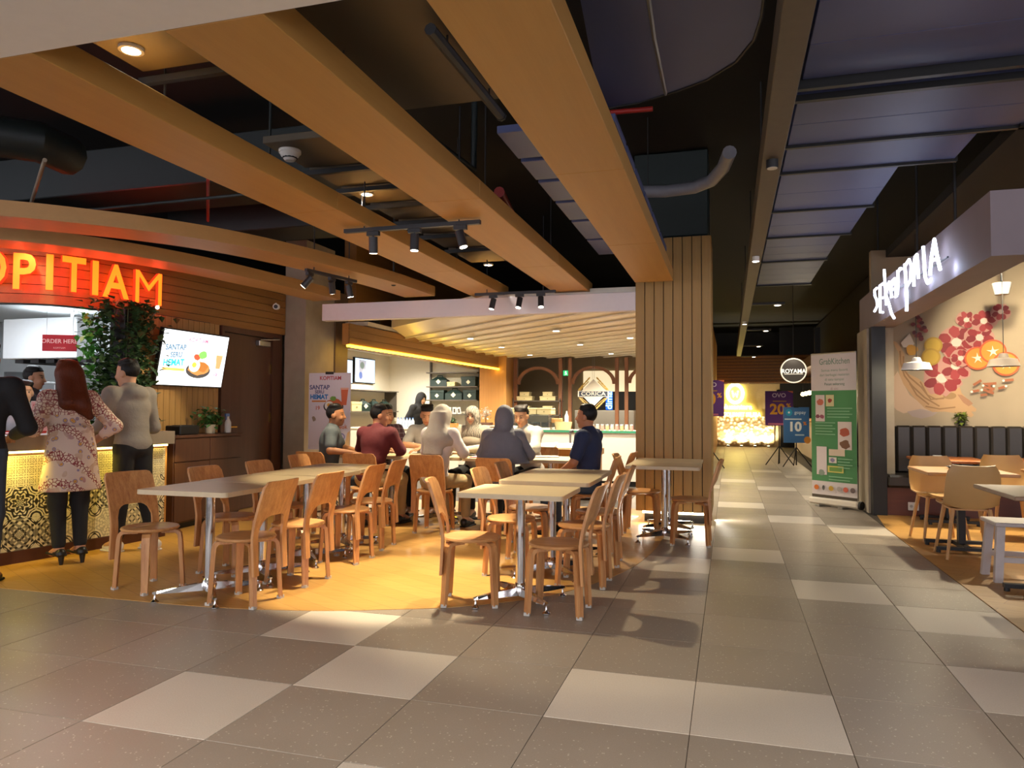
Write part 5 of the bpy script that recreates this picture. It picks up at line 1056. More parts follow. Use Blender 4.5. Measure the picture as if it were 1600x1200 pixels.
# tables with black T-bases
M_OAK = wood('oak_top', '#b98450', '#cc9a64', .4, 'X', .7); M_RTOP = wood('red_oak_top', '#a9602f', '#b86f3a', .4, 'X', .7); M_GTOP = wood('grey_oak_top', '#7f6248', '#8f7256', .45, 'X', .7)
def tbase(x, y, w, d, m, lab):
    t = thing('pedestal_table', lab, 'table', (x, y, .003), 0, 'pedestal tables'); obj('table_top', MB().bbox(-w/2, w/2, -d/2, d/2, .708, .737, .005), m, t); obj('column', MB().box(-.03, .03, -.03, .03, .05, .70), M_BLACK, t); obj('top_plate', MB().box(-.15, .15, -.15, .15, .70, .708), M_BLACK, t)
    for s_ in (-1, 1): obj('base_bar', MB().box(-.26, .26, s_*.2-.025, s_*.2+.025, .025, .055), M_BLACK, t)
    obj('cross_bar', MB().box(-.03, .03, -.2, .2, .025, .06), M_BLACK, t)
    for sx in (-.24, .24):
        for sy in (-.2, .2): obj('glide', MB().cyl((sx, sy, 0), (sx, sy, .025), .02, n=10), M_BLACK, t)
    return t
tbase(2.06, 7.8, .72, .80, M_OAK, 'light oak pedestal table between the two cream shell chairs')
tbase(2.42, 9.62, .70, .85, M_RTOP, 'reddish pedestal table nearest the pilaster by the bench'); tbase(3.35, 9.62, .70, .85, M_RTOP, 'reddish pedestal table farther right by the bench')
tbase(2.14, 5.92, .76, .85, M_GTOP, 'grey-brown pedestal table nearest the camera at the right edge'); tbase(3.02, 7.75, .72, .80, M_OAK, 'light oak pedestal table at the right edge of the picture')
for k, (x, y, lab) in enumerate([(2.08, 8.0, 'dish of folded napkins on the light oak table'), (2.35, 9.75, 'dish of folded napkins on the reddish table nearest the pilaster'), (3.3, 9.75, 'dish of folded napkins on the reddish table farther right')]):
    t = thing('napkin_dish', lab, 'dish', (x, y, .742)); obj('dish', MB().lathe([(0, 0), (.06, 0), (.09, .018), (.085, .018), (.06, .006), (0, .006)], n=18), M_DARK, t, True); obj('napkin', MB().bbox(-.055, .04, -.035, .03, .008, .026, .004), M_WHITE, t)
# cream shell chairs
M_SHELL = plain('cream_shell', '#bd9862', .4, var=.04); M_LEGW = wood('beech_leg', '#b98a52', '#c99a60', .45, 'Z')
def shell_chair(x, y, rz, lab):
    t = thing('shell_chair', lab, 'chair', (x, y, .003), rz, 'cream shell chairs'); cols = []
    for i in range(15):
        a = -1+2*i/14; c = []
        for j in range(15):
            s_ = j/14
            if s_ < .5: q = s_/.5; yy = .21-.40*q; zz_ = .455-.02*math.sin(q*PI)
            else: q = (s_-.5)/.5; yy = -.19-.035*math.sin(q*1.2)-.06*q; zz_ = .455+.365*q**1.15
            wd = .215*(1-.06*max(0, s_-.7)/.3)
            r = min(1, (1-s_)/.14); wd *= math.sqrt(1-(1-r)**2*.35) if r < 1 else 1
            f = min(1, s_/.12); wd *= (.86+.14*f)
            zz_ += .045*abs(a)**3*(1 if s_ < .6 else .2); yy += .05*abs(a)**2.5*(0 if s_ < .5 else 1)
            p = (a*wd, yy, zz_); c.append((p, (p[0], p[1]-(.008 if s_ > .5 else 0), p[2]-(.010 if s_ <= .5 else .004))))
        cols.append(c)
    obj('shell', loft_grid(cols), M_SHELL, t, True)
    for sx in (-1, 1):
        for sy in (-1, 1): obj('leg', MB().cyl((sx*.14, sy*.13-.01, .44), (sx*.205, sy*.20-.01, .004), .019, .012, n=10), M_LEGW, t, True)
    obj('under_frame', MB().box(-.15, .15, -.15, .13, .425, .44), M_LEGW, t); return t
sc0 = shell_chair(2.0, 7.42, 0, 'cream shell chair with its back to the camera at the light oak table')
dup(sc0, (2.0, 8.30, .003), PI+.1, 'cream shell chair facing the camera behind the light oak table'); dup(sc0, (2.75, 8.72, .003), PI, 'cream shell chair facing away at the reddish table'); dup(sc0, (3.0, 6.95, .003), .1, 'cream shell chair at the right edge of the picture')
# white stool
M_WST = plain('whitewashed_wood', '#b9b0ac', .6, var=.1, scale=20); t = thing('white_stool', 'whitewashed wooden stool beside the grey-brown table at the right edge', 'stool', (2.12, 6.55, .003))
obj('seat', MB().bbox(-.21, .24, -.18, .18, .42, .45, .006), M_WST, t)
for sx in (-1, 1):
    for sy in (-1, 1): obj('leg', MB().add([(sx*.16-.028, sy*.12-.022, .42), (sx*.16+.028, sy*.12-.022, .42), (sx*.16+.028, sy*.12+.022, .42), (sx*.16-.028, sy*.12+.022, .42), (sx*.19-.028, sy*.15-.022, 0), (sx*.19+.028, sy*.15-.022, 0), (sx*.19+.028, sy*.15+.022, 0), (sx*.19-.028, sy*.15+.022, 0)], [(0,1,2,3), (7,6,5,4), (0,4,5,1), (1,5,6,2), (2,6,7,3), (3,7,4,0)]), M_WST, t)
for sy in (-1, 1): obj('stretcher', MB().box(-.17, .17, sy*.14-.012, sy*.14+.012, .15, .19), M_WST, t)
# pendants and ceiling lamps inside
for k, (u, v, c_) in enumerate([(1432, 570, '#d8d2cc'), (1568, 564, '#8f8378')]):
    p = atY(u, v, 9.3); t = thing('pendant_lamp', ['white cone pendant lamp in front of the mural on the left', 'grey cone pendant lamp in front of the mural on the right'][k], 'lamp', tuple(p), 0, 'cone pendants')
    obj('shade', MB().lathe([(.155, -.06), (.125, .015), (.05, .03), (.035, .075), (.02, .08), (.02, .085), (.04, .08), (.055, .034), (.13, .02), (.16, -.06)], n=28), plain('shade_'+str(k), c_, .45), t, True); obj('cord', MB().cyl((0, 0, .08), (0, 0, 3.3-p[2]), .004, n=6), M_BLACK, t)
    obj('bulb', MB().lathe([(0, -.05), (.03, -.03), (.03, 0), (.012, .025), (0, .025)], n=12), emis('pendant_bulb', '#ffdf9a', 10), t, True); point((p[0], p[1], p[2]-.09), 13, WARM, .03)
p = atY(1565, 452, 9.6); t = thing('ceiling_lamp', 'white flared ceiling lamp above the mural', 'lamp', tuple(p)); obj('shade', MB().lathe([(.07, -.06), (.10, .07), (.095, .07), (.065, -.055)], n=20), M_WHITE, t, True); obj('rod', MB().cyl((0, 0, .0), (0, 0, 3.3-p[2]), .01, n=6), M_DARK, t)
for k, (x, y, tx, ty, tz, w_) in enumerate([(2.6, 8.4, 3.8, 10.6, 1.9, 330), (3.6, 8.4, 4.4, 10.6, 1.9, 260), (2.3, 7.9, 2.2, 9.4, 1.2, 35), (2.5, 9.4, 2.1, 8.0, 0, 420), (3.4, 9.2, 3.0, 8.0, 0, 300), (4.5, 7.6, 4.4, 8.6, 0, 60)]):
    t = thing('ceiling_spot', f'{ords[k]} black ceiling spotlight inside the restaurant', 'spotlight', (x, y, 2.95), 0, 'restaurant ceiling spots'); dr = (Vector((tx, ty, tz))-Vector((x, y, 2.95))).normalized()
    obj('rod', MB().cyl((0, 0, 0), (0, 0, .35), .008, n=6), M_BLACK, t); hd_ = obj('lamp_head', MB().cyl(-dr*.05, dr*.09, .04, n=16), M_BLACK, t, True); obj('lens', MB().cyl(dr*.091, dr*.094, .032, n=14), M_LAMP, hd_)
    q = Vector((x, y, 2.95))+dr*.12; spot(tuple(q), (tx, ty, tz), w_*.6, WARM, 70, .5)
x, y, z = atY(1511, 461, 9.2); downlight(x, y, 3.295, 'bright downlight in the dark restaurant ceiling', True, .05, 40, 100, WARM2)
# ================================================================== white illuminated script sign on the fascia
M_SIGNW = emis('letter_white', '#dfe8ff', 5.0); t = thing('illuminated_sign', 'glowing white SEKAR PALA script letters on the grey fascia', 'sign', (1.62, 7.6, 2.5)); so = Vector((1.62, 7.6, 2.5))
def fp(u, v): p = atX(u, v, 1.62); return Vector(p)-so
def letter(strokes, r=.0135):
    m = MB()
    for st_ in strokes: m.tube([fp(*q) for q in st_], r, 8)
    obj('letter', m, M_SIGNW, t, True)
def L(*pts): return [(1300+x/4, 340+y/4) for x, y in pts]
letter([L((280, 440), (266, 455), (268, 490), (280, 515), (284, 550), (272, 575), (266, 585))])
letter([L((300, 425), (300, 520), (302, 592), (318, 592)), L((300, 425), (325, 410)), L((300, 505), (320, 500))])
letter([L((326, 325), (332, 420), (338, 520), (340, 545)), L((358, 400), (336, 480), (356, 540), (372, 600), (388, 628))])
letter([L((372, 500), (368, 440), (378, 395), (392, 380), (400, 440), (402, 495)), L((368, 450), (400, 445))])
letter([L((412, 330), (414, 400), (408, 480), (396, 495)), L((412, 345), (425, 318), (436, 320))])
letter([L((455, 290), (462, 400), (468, 500), (466, 585)), L((458, 300), (482, 262), (496, 300), (492, 390), (468, 430))])
letter([L((512, 430), (512, 330), (520, 245), (530, 230), (536, 300), (540, 380)), L((512, 350), (536, 335))])
letter([L((570, 180), (576, 280), (582, 370), (598, 410), (618, 385))])
letter([L((612, 360), (622, 250), (640, 135), (655, 230), (676, 325)), L((620, 270), (664, 255))])
obj('mounting_rail', MB().tube([fp(1370, 468)+Vector((.05, 0, 0)), fp(1470, 402)+Vector((.05, 0, 0))], .008, 6), M_DARK, t)
for u, v in ((1380, 462), (1415, 440), (1448, 420)):
    p = atX(u, v, 1.5); point((1.64, p[1], p[2]), 1.0, (.6, .72, 1.0), .04)
# ================================================================== roll-up banner
a = np.array([1.085, 10.93]); b = np.array([1.585, 10.47]); c = (a+b)/2; ang_ = math.atan2(b[1]-a[1], b[0]-a[0]); BW = float(np.hypot(*(b-a)))
rb = thing('rollup_banner', 'tall white and green roll-up banner standing beside the restaurant pilaster', 'banner', (c[0], c[1], .003), ang_)
obj('base_case', MB().bbox(-BW/2-.03, BW/2+.03, -.05, .07, .02, .11, .02), M_CNTW, rb); obj('end_cap', MB().cyl((BW/2+.03, .01, .06), (BW/2+.06, .01, .06), .055, n=14), M_BLACK, rb); obj('foot', MB().box(-.2, -.14, -.12, .14, 0, .02).box(.14, .2, -.12, .14, 0, .02), M_STEEL, rb)
obj('support_pole', MB().cyl((0, .03, .1), (0, .03, 2.05), .012, n=8), M_STEEL, rb); obj('top_bar', MB().bbox(-BW/2, BW/2, -.01, .02, 2.045, 2.065, .003), M_STEEL, rb); obj('sheet', MB().box(-BW/2, BW/2, 0, .002, .11, 2.05), M_WHITE, rb)
W = BW; P = Print(); Z = lambda f: 2.05-(2.05-.11)*f   # f from the top
P.rect(-W/2, W/2, .11, 2.05, '#d6cdca').rect(-W/2, W/2, Z(.885), Z(.255), '#4b8c58').rect(-W/2, W/2, .11, .15, '#4a4032')
P.text('GrabKitchen', .02, Z(.055), .115, '#6f8f7c', .006, .78)
for k, (s_, cc) in enumerate([('Semua menu favorit', '#8fa894'), ('dari berbagai restoran', '#8fa894'), ('di satu tempat', '#8fa894'), ('Pesan sekarang', '#5f7f6a'), ('di sini', '#b09a9a')]): P.text(s_, .02, Z(.115+k*.032), .05, cc, .004)
def card(x0, x1, f0, f1, col, blobs=()):
    P.rect(x0*W, x1*W, Z(f1), Z(f0), col)
    for bx_, bf, r_, c_ in blobs: P.disc(bx_*W, Z(bf), r_*W, r_*W*.8, c_, 14, 0, .15)
card(-.40, -.19, .285, .47, '#dccfc8', [(-.29, .335, .08, '#c9705a'), (-.35, .435, .05, '#8a4a58'), (-.25, .437, .05, '#a0566a')]); card(-.16, .02, .285, .365, '#d8cf9c', [(-.07, .325, .05, '#a0483a')])
card(.10, .40, .47, .66, '#d9ccc4', [(.25, .54, .11, '#b05a44'), (.25, .625, .11, '#7d5a44')]); card(-.38, -.15, .645, .84, '#ddd2d0', [(-.27, .825, .07, '#8a9a8a')]); card(-.10, .25, .66, .705, '#d9c8b0'); card(-.10, .07, .715, .755, '#d8d2c8', [(-.02, .735, .05, '#8f86a8')]); card(-.13, .22, .775, .82, '#cfc66a'); P.rect(-.09*W, .19*W, Z(.812), Z(.783), '#6f9c4a')
for f0, x0, x1, n in ((.375, -.13, .42, 4), (.475, -.40, .05, 5), (.72, .10, .42, 4), (.845, -.10, .42, 2)):
    for k in range(n): P.rect(x0*W, (x1-.06*(k % 2))*W, Z(f0+k*.02+.007), Z(f0+k*.02), '#86bb90')
for x_, c_ in ((-.38, '#d9782e'), (-.22, '#4a4a48'), (-.05, '#c9a23a'), (.13, '#a9a29c'), (.27, '#c9604a'), (.42, '#6a5a58')): P.disc(x_*W, Z(.93), .055*W if x_ != -.22 else .03*W, .05*W, c_, 14)
P.build('printed_sheet', rb, PRINT, (0, -.001, 0))
# ================================================================== poster easels
def easel(x, y, z0, z1, w_, lab, art, rz=0.0):
    t = thing('poster_easel', lab, 'sign', (x, y, .003), rz, 'poster easels'); obj('board', MB().box(-w_/2, w_/2, 0, .012, z0, z1), M_WHITE, t); obj('pole', MB().cyl((0, .03, .04), (0, .03, z1+.04), .014, n=8), M_BLACK, t)
    for an in (200, 340, 90): obj('leg', MB().cyl((0, .03, .45), (.33*math.cos(math.radians(an)), .03+.33*math.sin(math.radians(an)), .008), .012, n=8), M_BLACK, t)
    obj('top_clip', MB().bbox(-.05, .05, -.01, .03, z1-.01, z1+.03, .003), M_BLACK, t); P = Print(); art(P, w_, z0, z1); P.build('printed_sheet', t, PRINT, (0, -.001, 0)); return t
def ovo(P, w_, z0, z1):
    h = z1-z0; zc = (z0+z1)/2; P.rect(-w_/2, w_/2, z0, z1, '#5a2a78'); P.text('OVO', 0, z1-.13*h, .17*h, '#d8c8e2', .02); P.rect(-.22*w_, .26*w_, z1-.31*h, z1-.28*h, '#b0803a'); P.text('20', -.06*w_, zc-.04*h, .42*h, '#e0a028', .03); P.text('%', .34*w_, zc+.07*h, .18*h, '#e0a028', .03); P.rect(-.4*w_, .3*w_, z0+.02*h, z0+.07*h, '#c06a8a'); P.poly([(.3*w_, z1), (.5*w_, z1), (.5*w_, z1-.06*h)], '#d8704a')
def gopay(P, w_, z0, z1):
    h = z1-z0; zc = (z0+z1)/2; P.rect(-w_/2, w_/2, z0, z1, '#3f6fa8'); P.disc(-.28*w_, z1-.15*h, .13*w_, .10*h, '#2f9ac0'); P.disc(-.28*w_, z1-.15*h, .04*w_, .03*h, '#e8f2fa'); P.text('gopay', .15*w_, z1-.15*h, .13*h, '#cfe0f0', .015); P.rect(-.45*w_, .2*w_, z1-.355*h, z1-.32*h, '#d8e4ee'); P.text('10', -.06*w_, zc-.06*h, .36*h, '#f0f2f4', .04); P.text('%', .33*w_, zc+.04*h, .13*h, '#e08a3a', .04); P.rect(-.05*w_, .3*w_, z0+.2*h, z0+.24*h, '#b8d0e6'); P.disc(.42*w_, z0+.08*h, .13*w_, .10*h, '#d8903a')
easel(1.12, 18.43, .93, 1.74, .62, 'purple OVO 20 percent poster on a black easel behind the blue one', ovo); easel(1.46, 17.98, .55, 1.36, .56, 'blue gopay 10 percent poster on a black easel in the corridor', gopay, .1); easel(-.42, 17.0, 1.15, 1.95, .62, 'purple OVO poster half hidden behind the slatted column', ovo)
# ================================================================== round hanging sign and bar
rs_ = thing('round_sign', 'round dark hanging sign lettered ROYAMA over the corridor', 'sign', tuple(atY(1240, 579, 15.5))); R_ = .235
p0 = atY(1240, 579, 15.5)
obj('disc', MB().cyl((0, 0, 0), (0, .05, 0), R_, n=36), M_BLACK, rs_, True); obj('rim', MB().tube([(R_*math.cos(2*PI*k/36), 0, R_*math.sin(2*PI*k/36)) for k in range(37)], .012, 8), emis('rim_glow', '#e8dcc0', .8), rs_, True)
P = Print().disc(0, 0, R_*.93, R_*.93, '#3a332b', 36); P.text('ROYAMA', 0, -.015, .115, '#f6efe0', .02, .95).rect(-.17, .17, -.075, -.062, '#d8cdb8'); P.build('lit_face', rs_, attr_mat('lit_sign_face', .5, .8), (0, -.002, 0)); obj('hanger', MB().cyl((0, .025, R_), (0, .025, 4.3-p0[2]), .008, n=6), M_DARK, rs_)
spot((p0[0], 15.3, p0[2]+.33), (p0[0], 15.52, p0[2]), 4, WARM2, 80)
bar = thing('bar_counter', 'lit white-fronted bar counter along the right of the corridor', 'bar', (1.95, 18.6, .003))
obj('front_panel', MB().box(0, .06, 0, 6.0, .08, 1.0), M_CNTW, bar); obj('body', MB().box(.06, .6, 0, 6.0, 0, 1.0), M_DBROWN, bar); obj('bar_top', MB().bbox(-.08, .66, -.05, 6.05, 1.0, 1.05, .005), M_AMBER, bar); obj('kick', MB().box(-.0, .06, 0, 6.0, 0, .08), M_BLACK, bar)
obj('bar_post', MB().box(-.06, .06, -.36, -.24, 0, 3.2), M_BLACK, bar, label='black post at the bar end'); obj('canopy', MB().box(-.1, .7, -.4, 6.2, 2.35, 2.6), M_DBROWN, bar)
for k in range(5):
    y = 18.8+k*.9; t = thing('bar_pendant', f'{ords[k]} small glowing globe lamp over the bar', 'lamp', (2.0, y, 1.75), 0, 'bar globe lamps'); obj('globe', MB().lathe([(0, -.06), (.04, -.045), (.06, 0), (.04, .045), (0, .06)], n=14), emis('globe_glow', '#ffd890', 9), t, True); obj('cord', MB().cyl((0, 0, .06), (0, 0, .6), .004, n=5), M_BLACK, t)
    if k % 2 == 0: point((1.85, y, 1.7), 14, WARM, .06)
for k in range(8):
    t = thing('bar_bottle', f'{(ords+["eighth"])[k]} amber bottle along the bar top', 'bottle', (2.1+.08*(k % 2), 18.7+k*.33, 1.056), 0, 'bottles on the bar'); obj('bottle_body', MB().lathe([(0, 0), (.04, 0), (.04, .18), (.015, .25), (.015, .31), (0, .31)], n=12), plain(f'glass_amber_{k%3}', ['#8a5a22', '#b88a3a', '#5a4a30'][k % 3], .15), t, True); obj('cap', MB().cyl((0, 0, .31), (0, 0, .335), .017, n=8), M_BLACK, t)
sb_ = thing('sign_board', 'dark board on the wall beside the far mosaic', 'board', (1.58, 27.44, 1.35)); obj('panel', MB().box(-.08, .1, 0, .05, -.32, .32), M_BLACK, sb_); obj('frame', MB().box(-.1, .12, .05, .06, -.34, .34), M_DBROWN, sb_)
# ================================================================== glowing logo on the far wall
gl = thing('glowing_logo', 'glowing yellow round logo and lettering on the far corridor wall', 'sign', (.2, 27.42, 1.85)); M_YN = emis('neon_yellow', '#fff08a', 7.0)
pts = [(.26*math.cos(2*PI*k/32), 0, .03+.32*math.sin(2*PI*k/32)) for k in range(33)]; obj('ring', MB().tube(pts, .06, 8), M_YN, gl, True); obj('leaf_mark', MB().tube([(-.1, 0, .13), (-.05, 0, -.1), (0, 0, .05), (.05, 0, -.1), (.1, 0, .13)], .03, 6), M_YN, gl, True)
for s_, z_, x_, sz in (('Nusantara', -.45, .04, .26), ('GOURMET SELERA', -.72, .22, .20)):
    vs, fs = text_geo(s_, sz, .03, 0, .3); xs = [q[0] for q in vs]; wd = max(xs)-min(xs); k_ = (1.05 if s_[0] == 'N' else 1.28)/wd
    obj('letters', MB().add([(q[0]*k_+x_, -q[2]*.06, q[1]+z_) for q in vs], fs), M_YN, gl)
M_UPL = emis('uplight_lens', '#ffe9b0', 20)
for k in range(5):
    x = -.5+k*.45; t = thing('floor_uplight', f'{ords[k]} small uplight at the foot of the far mosaic wall', 'lamp', (x, 27.25, .003), 0, 'floor uplights'); obj('housing', MB().cyl((0, 0, 0), (0, 0, .05), .05, n=14), M_DARK, t); obj('lens', MB().cyl((0, 0, .05), (0, 0, .053), .04, n=14), M_UPL, t); spot((x, 27.22, .08), (x, 27.46, .9), 90, (1.0, .86, .55), 130, .8)
for k, y in enumerate((12.5, 16.5, 20.5, 24.5)): downlight(.75, y, 2.98, f'{ords[k]} round downlight along the corridor', True, .05, 130, 115, (1.0, .86, .6))
for k, y in enumerate((12.5, 16.5, 20.5, 24.5)): obj('downlight_bracket', MB().box(.36, .86, y-.03, y+.03, 2.984, 3.02), M_DARK, label=f'{ords[k]} dark arm carrying a downlight off the corridor trunking', cat='bracket', group='downlight arms')
# ================================================================== people: blended volumes turned into one continuous surface
class Vol:
    def __init__(s, h=0.0085): s.h = h; s.ops = []
    def rc(s, a, b, r0, r1=None, k=0.02):      # tapered limb segment
        s.ops.append(('rc', np.array(a, float), np.array(b, float), r0, r0 if r1 is None else r1, k)); return s
    def el(s, c, r, k=0.02, R=None): s.ops.append(('el', np.array(c, float), np.array(r, float), R, None, k)); return s
    def zc(s, c0, r0, c1, r1, k=0.02):          # elliptical frustum between two levels (c = (x,y,z), r = (rx,ry))
        s.ops.append(('zc', np.array(c0, float), np.array(r0, float), np.array(c1, float), np.array(r1, float), k)); return s
    def cut(s, fn): s.ops.append(('cut', fn)); return s   # keep fn(p) <= 0
    def bounds(s):
        lo = np.full(3, 1e9); hi = -lo
        for o in s.ops:
            if o[0] == 'rc': a, b = np.minimum(o[1], o[2])-max(o[3], o[4]), np.maximum(o[1], o[2])+max(o[3], o[4])
            elif o[0] == 'el': m = o[2] if o[3] is None else np.full(3, o[2].max()); a, b = o[1]-m, o[1]+m
            elif o[0] == 'zc': m = np.append(np.maximum(o[2], o[4]), 0); a, b = np.minimum(o[1], o[3])-m, np.maximum(o[1], o[3])+m
            else: continue
            lo = np.minimum(lo, a); hi = np.maximum(hi, b)
        return lo-0.05, hi+0.05
    def mesh(s, name, color=None):
        h = s.h; lo, hi = s.bounds(); n = np.ceil((hi-lo)/h).astype(int)+1; D = np.full(n, 0.5, np.float32)
        ax = [lo[i]+h*np.arange(n[i]) for i in range(3)]
        for o in s.ops:
            if o[0] == 'cut':
                X, Y, Z = np.meshgrid(*ax, indexing='ij', sparse=True); D = np.maximum(D, o[1](X, Y, Z).astype(np.float32)); continue
            k = o[-1]; pad = k+4*h
            if o[0] == 'rc': a, b = np.minimum(o[1], o[2])-max(o[3], o[4])-pad, np.maximum(o[1], o[2])+max(o[3], o[4])+pad
            elif o[0] == 'el': m = (o[2] if o[3] is None else np.full(3, o[2].max()))+pad; a, b = o[1]-m, o[1]+m
            else: m = np.append(np.maximum(o[2], o[4]), 0)+pad; a, b = np.minimum(o[1], o[3])-m, np.maximum(o[1], o[3])+m
            i0 = np.clip(np.floor((a-lo)/h).astype(int), 0, n); i1 = np.clip(np.ceil((b-lo)/h).astype(int)+1, 0, n)
            sl = tuple(slice(p, q) for p, q in zip(i0, i1)); X, Y, Z = np.meshgrid(*[ax[i][sl[i]] for i in range(3)], indexing='ij', sparse=True)
            if o[0] == 'rc':
                A, B = o[1], o[2]; d = B-A; L2 = max(1e-9, d@d); t = np.clip(((X-A[0])*d[0]+(Y-A[1])*d[1]+(Z-A[2])*d[2])/L2, 0, 1)
                f = np.sqrt((X-A[0]-t*d[0])**2+(Y-A[1]-t*d[1])**2+(Z-A[2]-t*d[2])**2)-(o[3]+(o[4]-o[3])*t)
            elif o[0] == 'el':
                x, y, z = X-o[1][0], Y-o[1][1], Z-o[1][2]
                if o[3] is not None:
                    R = o[3]; x, y, z = R[0, 0]*x+R[1, 0]*y+R[2, 0]*z, R[0, 1]*x+R[1, 1]*y+R[2, 1]*z, R[0, 2]*x+R[1, 2]*y+R[2, 2]*z
                r = o[2]; k0 = np.sqrt((x/r[0])**2+(y/r[1])**2+(z/r[2])**2); k1 = np.sqrt((x/r[0]**2)**2+(y/r[1]**2)**2+(z/r[2]**2)**2)+1e-6; f = k0*(k0-1)/k1
            else:
                z0, z1 = o[1][2], o[3][2]; t = np.clip((Z-z0)/(z1-z0), 0, 1); cx = o[1][0]+(o[3][0]-o[1][0])*t; cy = o[1][1]+(o[3][1]-o[1][1])*t; rx = o[2][0]+(o[4][0]-o[2][0])*t; ry = o[2][1]+(o[4][1]-o[2][1])*t
                f = (np.sqrt(((X-cx)/rx)**2+((Y-cy)/ry)**2)-1)*np.minimum(rx, ry); f = np.maximum(f, np.maximum(min(z0, z1)-Z, Z-max(z0, z1)))
            c = D[sl]; hh = np.clip(0.5+0.5*(c-f)/k, 0, 1); D[sl] = (c+(f-c)*hh-k*hh*(1-hh)).astype(np.float32)
        V, F = surface_nets(D, lo, h)
        me = bpy.data.meshes.new(name); me.vertices.add(len(V)); me.vertices.foreach_set('co', V.ravel()); me.loops.add(F.size); me.loops.foreach_set('vertex_index', F.ravel()); me.polygons.add(len(F))
        me.polygons.foreach_set('loop_start', np.arange(len(F))*4); me.polygons.foreach_set('loop_total', np.full(len(F), 4)); me.update(calc_edges=True); me.polygons.foreach_set('use_smooth', np.ones(len(F), bool))
        if color is not None:
            at = me.color_attributes.new('Col', 'FLOAT_COLOR', 'POINT'); at.data.foreach_set('color', color(V).astype(np.float32).ravel())
        return me
def surface_nets(D, lo, h):
    S = D < 0; n = D.shape; core = tuple(slice(0, m-1) for m in n); cor = [(i, j, k) for i in (0, 1) for j in (0, 1) for k in (0, 1)]
    cnt = np.zeros(tuple(m-1 for m in n), np.uint8)
    for i, j, k in cor: cnt += S[i:n[0]-1+i, j:n[1]-1+j, k:n[2]-1+k]
    idx = np.argwhere((cnt > 0) & (cnt < 8)); P = np.zeros((len(idx), 3)); W = np.zeros(len(idx))
    for a in cor:
        for ax in range(3):
            if a[ax]: continue
            b = list(a); b[ax] = 1; ia = idx+np.array(a); ib = idx+np.array(b); da = D[ia[:, 0], ia[:, 1], ia[:, 2]]; db = D[ib[:, 0], ib[:, 1], ib[:, 2]]; m = (da < 0) != (db < 0)
            t = np.where(m, da/np.where(m, da-db, 1), 0); p = np.repeat(np.array(a, float)[None], len(idx), 0); p[:, ax] += t; P += p*m[:, None]; W += m
    V = (lo+(idx+P/np.maximum(W, 1)[:, None])*h).astype(np.float32); ids = np.full(cnt.shape, -1, np.int32); ids[idx[:, 0], idx[:, 1], idx[:, 2]] = np.arange(len(idx)); F = []
    for ax in range(3):
        o1, o2 = [(1, 2), (2, 0), (0, 1)][ax]; A = np.take(S, range(n[ax]-1), ax); B = np.take(S, range(1, n[ax]), ax); e = np.argwhere(A != B)
        ok = (e[:, o1] > 0) & (e[:, o2] > 0) & (e[:, o1] < n[o1]-1) & (e[:, o2] < n[o2]-1); e = e[ok]; s = A[e[:, 0], e[:, 1], e[:, 2]]
        def g(d1, d2):
            q = e.copy(); q[:, o1] -= d1; q[:, o2] -= d2; return ids[q[:, 0], q[:, 1], q[:, 2]]
        q = np.stack([g(1, 1), g(0, 1), g(0, 0), g(1, 0)], 1); q[~s] = q[~s][:, ::-1]; F.append(q)
    F = np.concatenate(F); F = F[(F >= 0).all(1)]; return V, F
M_SKIN = attr_mat('skin', 0.55)
def hairmat(c):
    n_ = 'hair_'+c
    if n_ in MATS: return MATS[n_]
    t = NT(n_); v = t.coord('Object', (60, 60, 6)); f = t.noise(v, 3, 4); q = lin(c); t.set(t.mix(f, tuple(x*.45 for x in q[:3])+(1,), q), .5, 0, .25); t.bump(f, .5, .008); MATS[n_] = t.m; return t.m
def fabric(name, color, var=0.1):
    if name in MATS: return MATS[name]
    t = NT(name); v = t.coord('Object'); f = t.noise(v, 9, 4); w_ = t.noise(v, 220, 2); c = lin(color)
    t.set(t.mix(f, tuple(min(1, x*(1-var*1.6)) for x in c[:3])+(1,), tuple(min(1, x*(1+var)) for x in c[:3])+(1,)), .85); t.bump(t.math('ADD', t.math('MULTIPLY', f, 2.0), t.math('MULTIPLY', w_, .15)), .5, .012); MATS[name] = t.m; return t.m
def batik():
    t = NT('batik_print'); v = t.coord('Object', (1, 1, 1)); n1 = t.n('ShaderNodeTexVoronoi'); n1.inputs['Scale'].default_value = 17; t.l(v, n1.inputs['Vector'])
    base = t.ramp(t.noise(v, 5, 3), [(.30, lin('#8a8a5a')), (.42, lin('#c29a80')), (.55, lin('#cdb09a')), (.68, lin('#a8707a')), (.78, lin('#b89a3a'))])
    flo = t.ramp(n1.outputs['Color'].node.outputs['Distance'], [(.0, lin('#b85a3a')), (.18, lin('#d8a84a')), (.28, lin('#7a6a9a')), (.36, lin('#d9c0b0'))])
    rr = t.n('ShaderNodeTexWave', wave_type='BANDS', bands_direction='DIAGONAL'); rr.inputs['Scale'].default_value = 2.4; rr.inputs['Distortion'].default_value = 1.5; t.l(v, rr.inputs['Vector'])
    sel = t.math('GREATER_THAN', t.noise(v, 8, 1), .44); c = t.mix(sel, base, flo)
    band = t.math('GREATER_THAN', rr.outputs['Fac'], .74); lat = t.n('ShaderNodeTexVoronoi'); lat.feature = 'DISTANCE_TO_EDGE'; lat.inputs['Scale'].default_value = 38; t.l(v, lat.inputs['Vector']); latc = t.ramp(lat.outputs['Distance'], [(.06, lin('#8c2f34')), (.14, lin('#e0cbb4'))])
    c = t.mix(band, c, latc); sp = t.n('ShaderNodeSeparateXYZ'); t.l(v, sp.inputs[0]); yoke = t.math('GREATER_THAN', sp.outputs[2], 1.22); c = t.mix(t.math('MULTIPLY', yoke, .85), c, latc); t.set(c, .7); return t.m
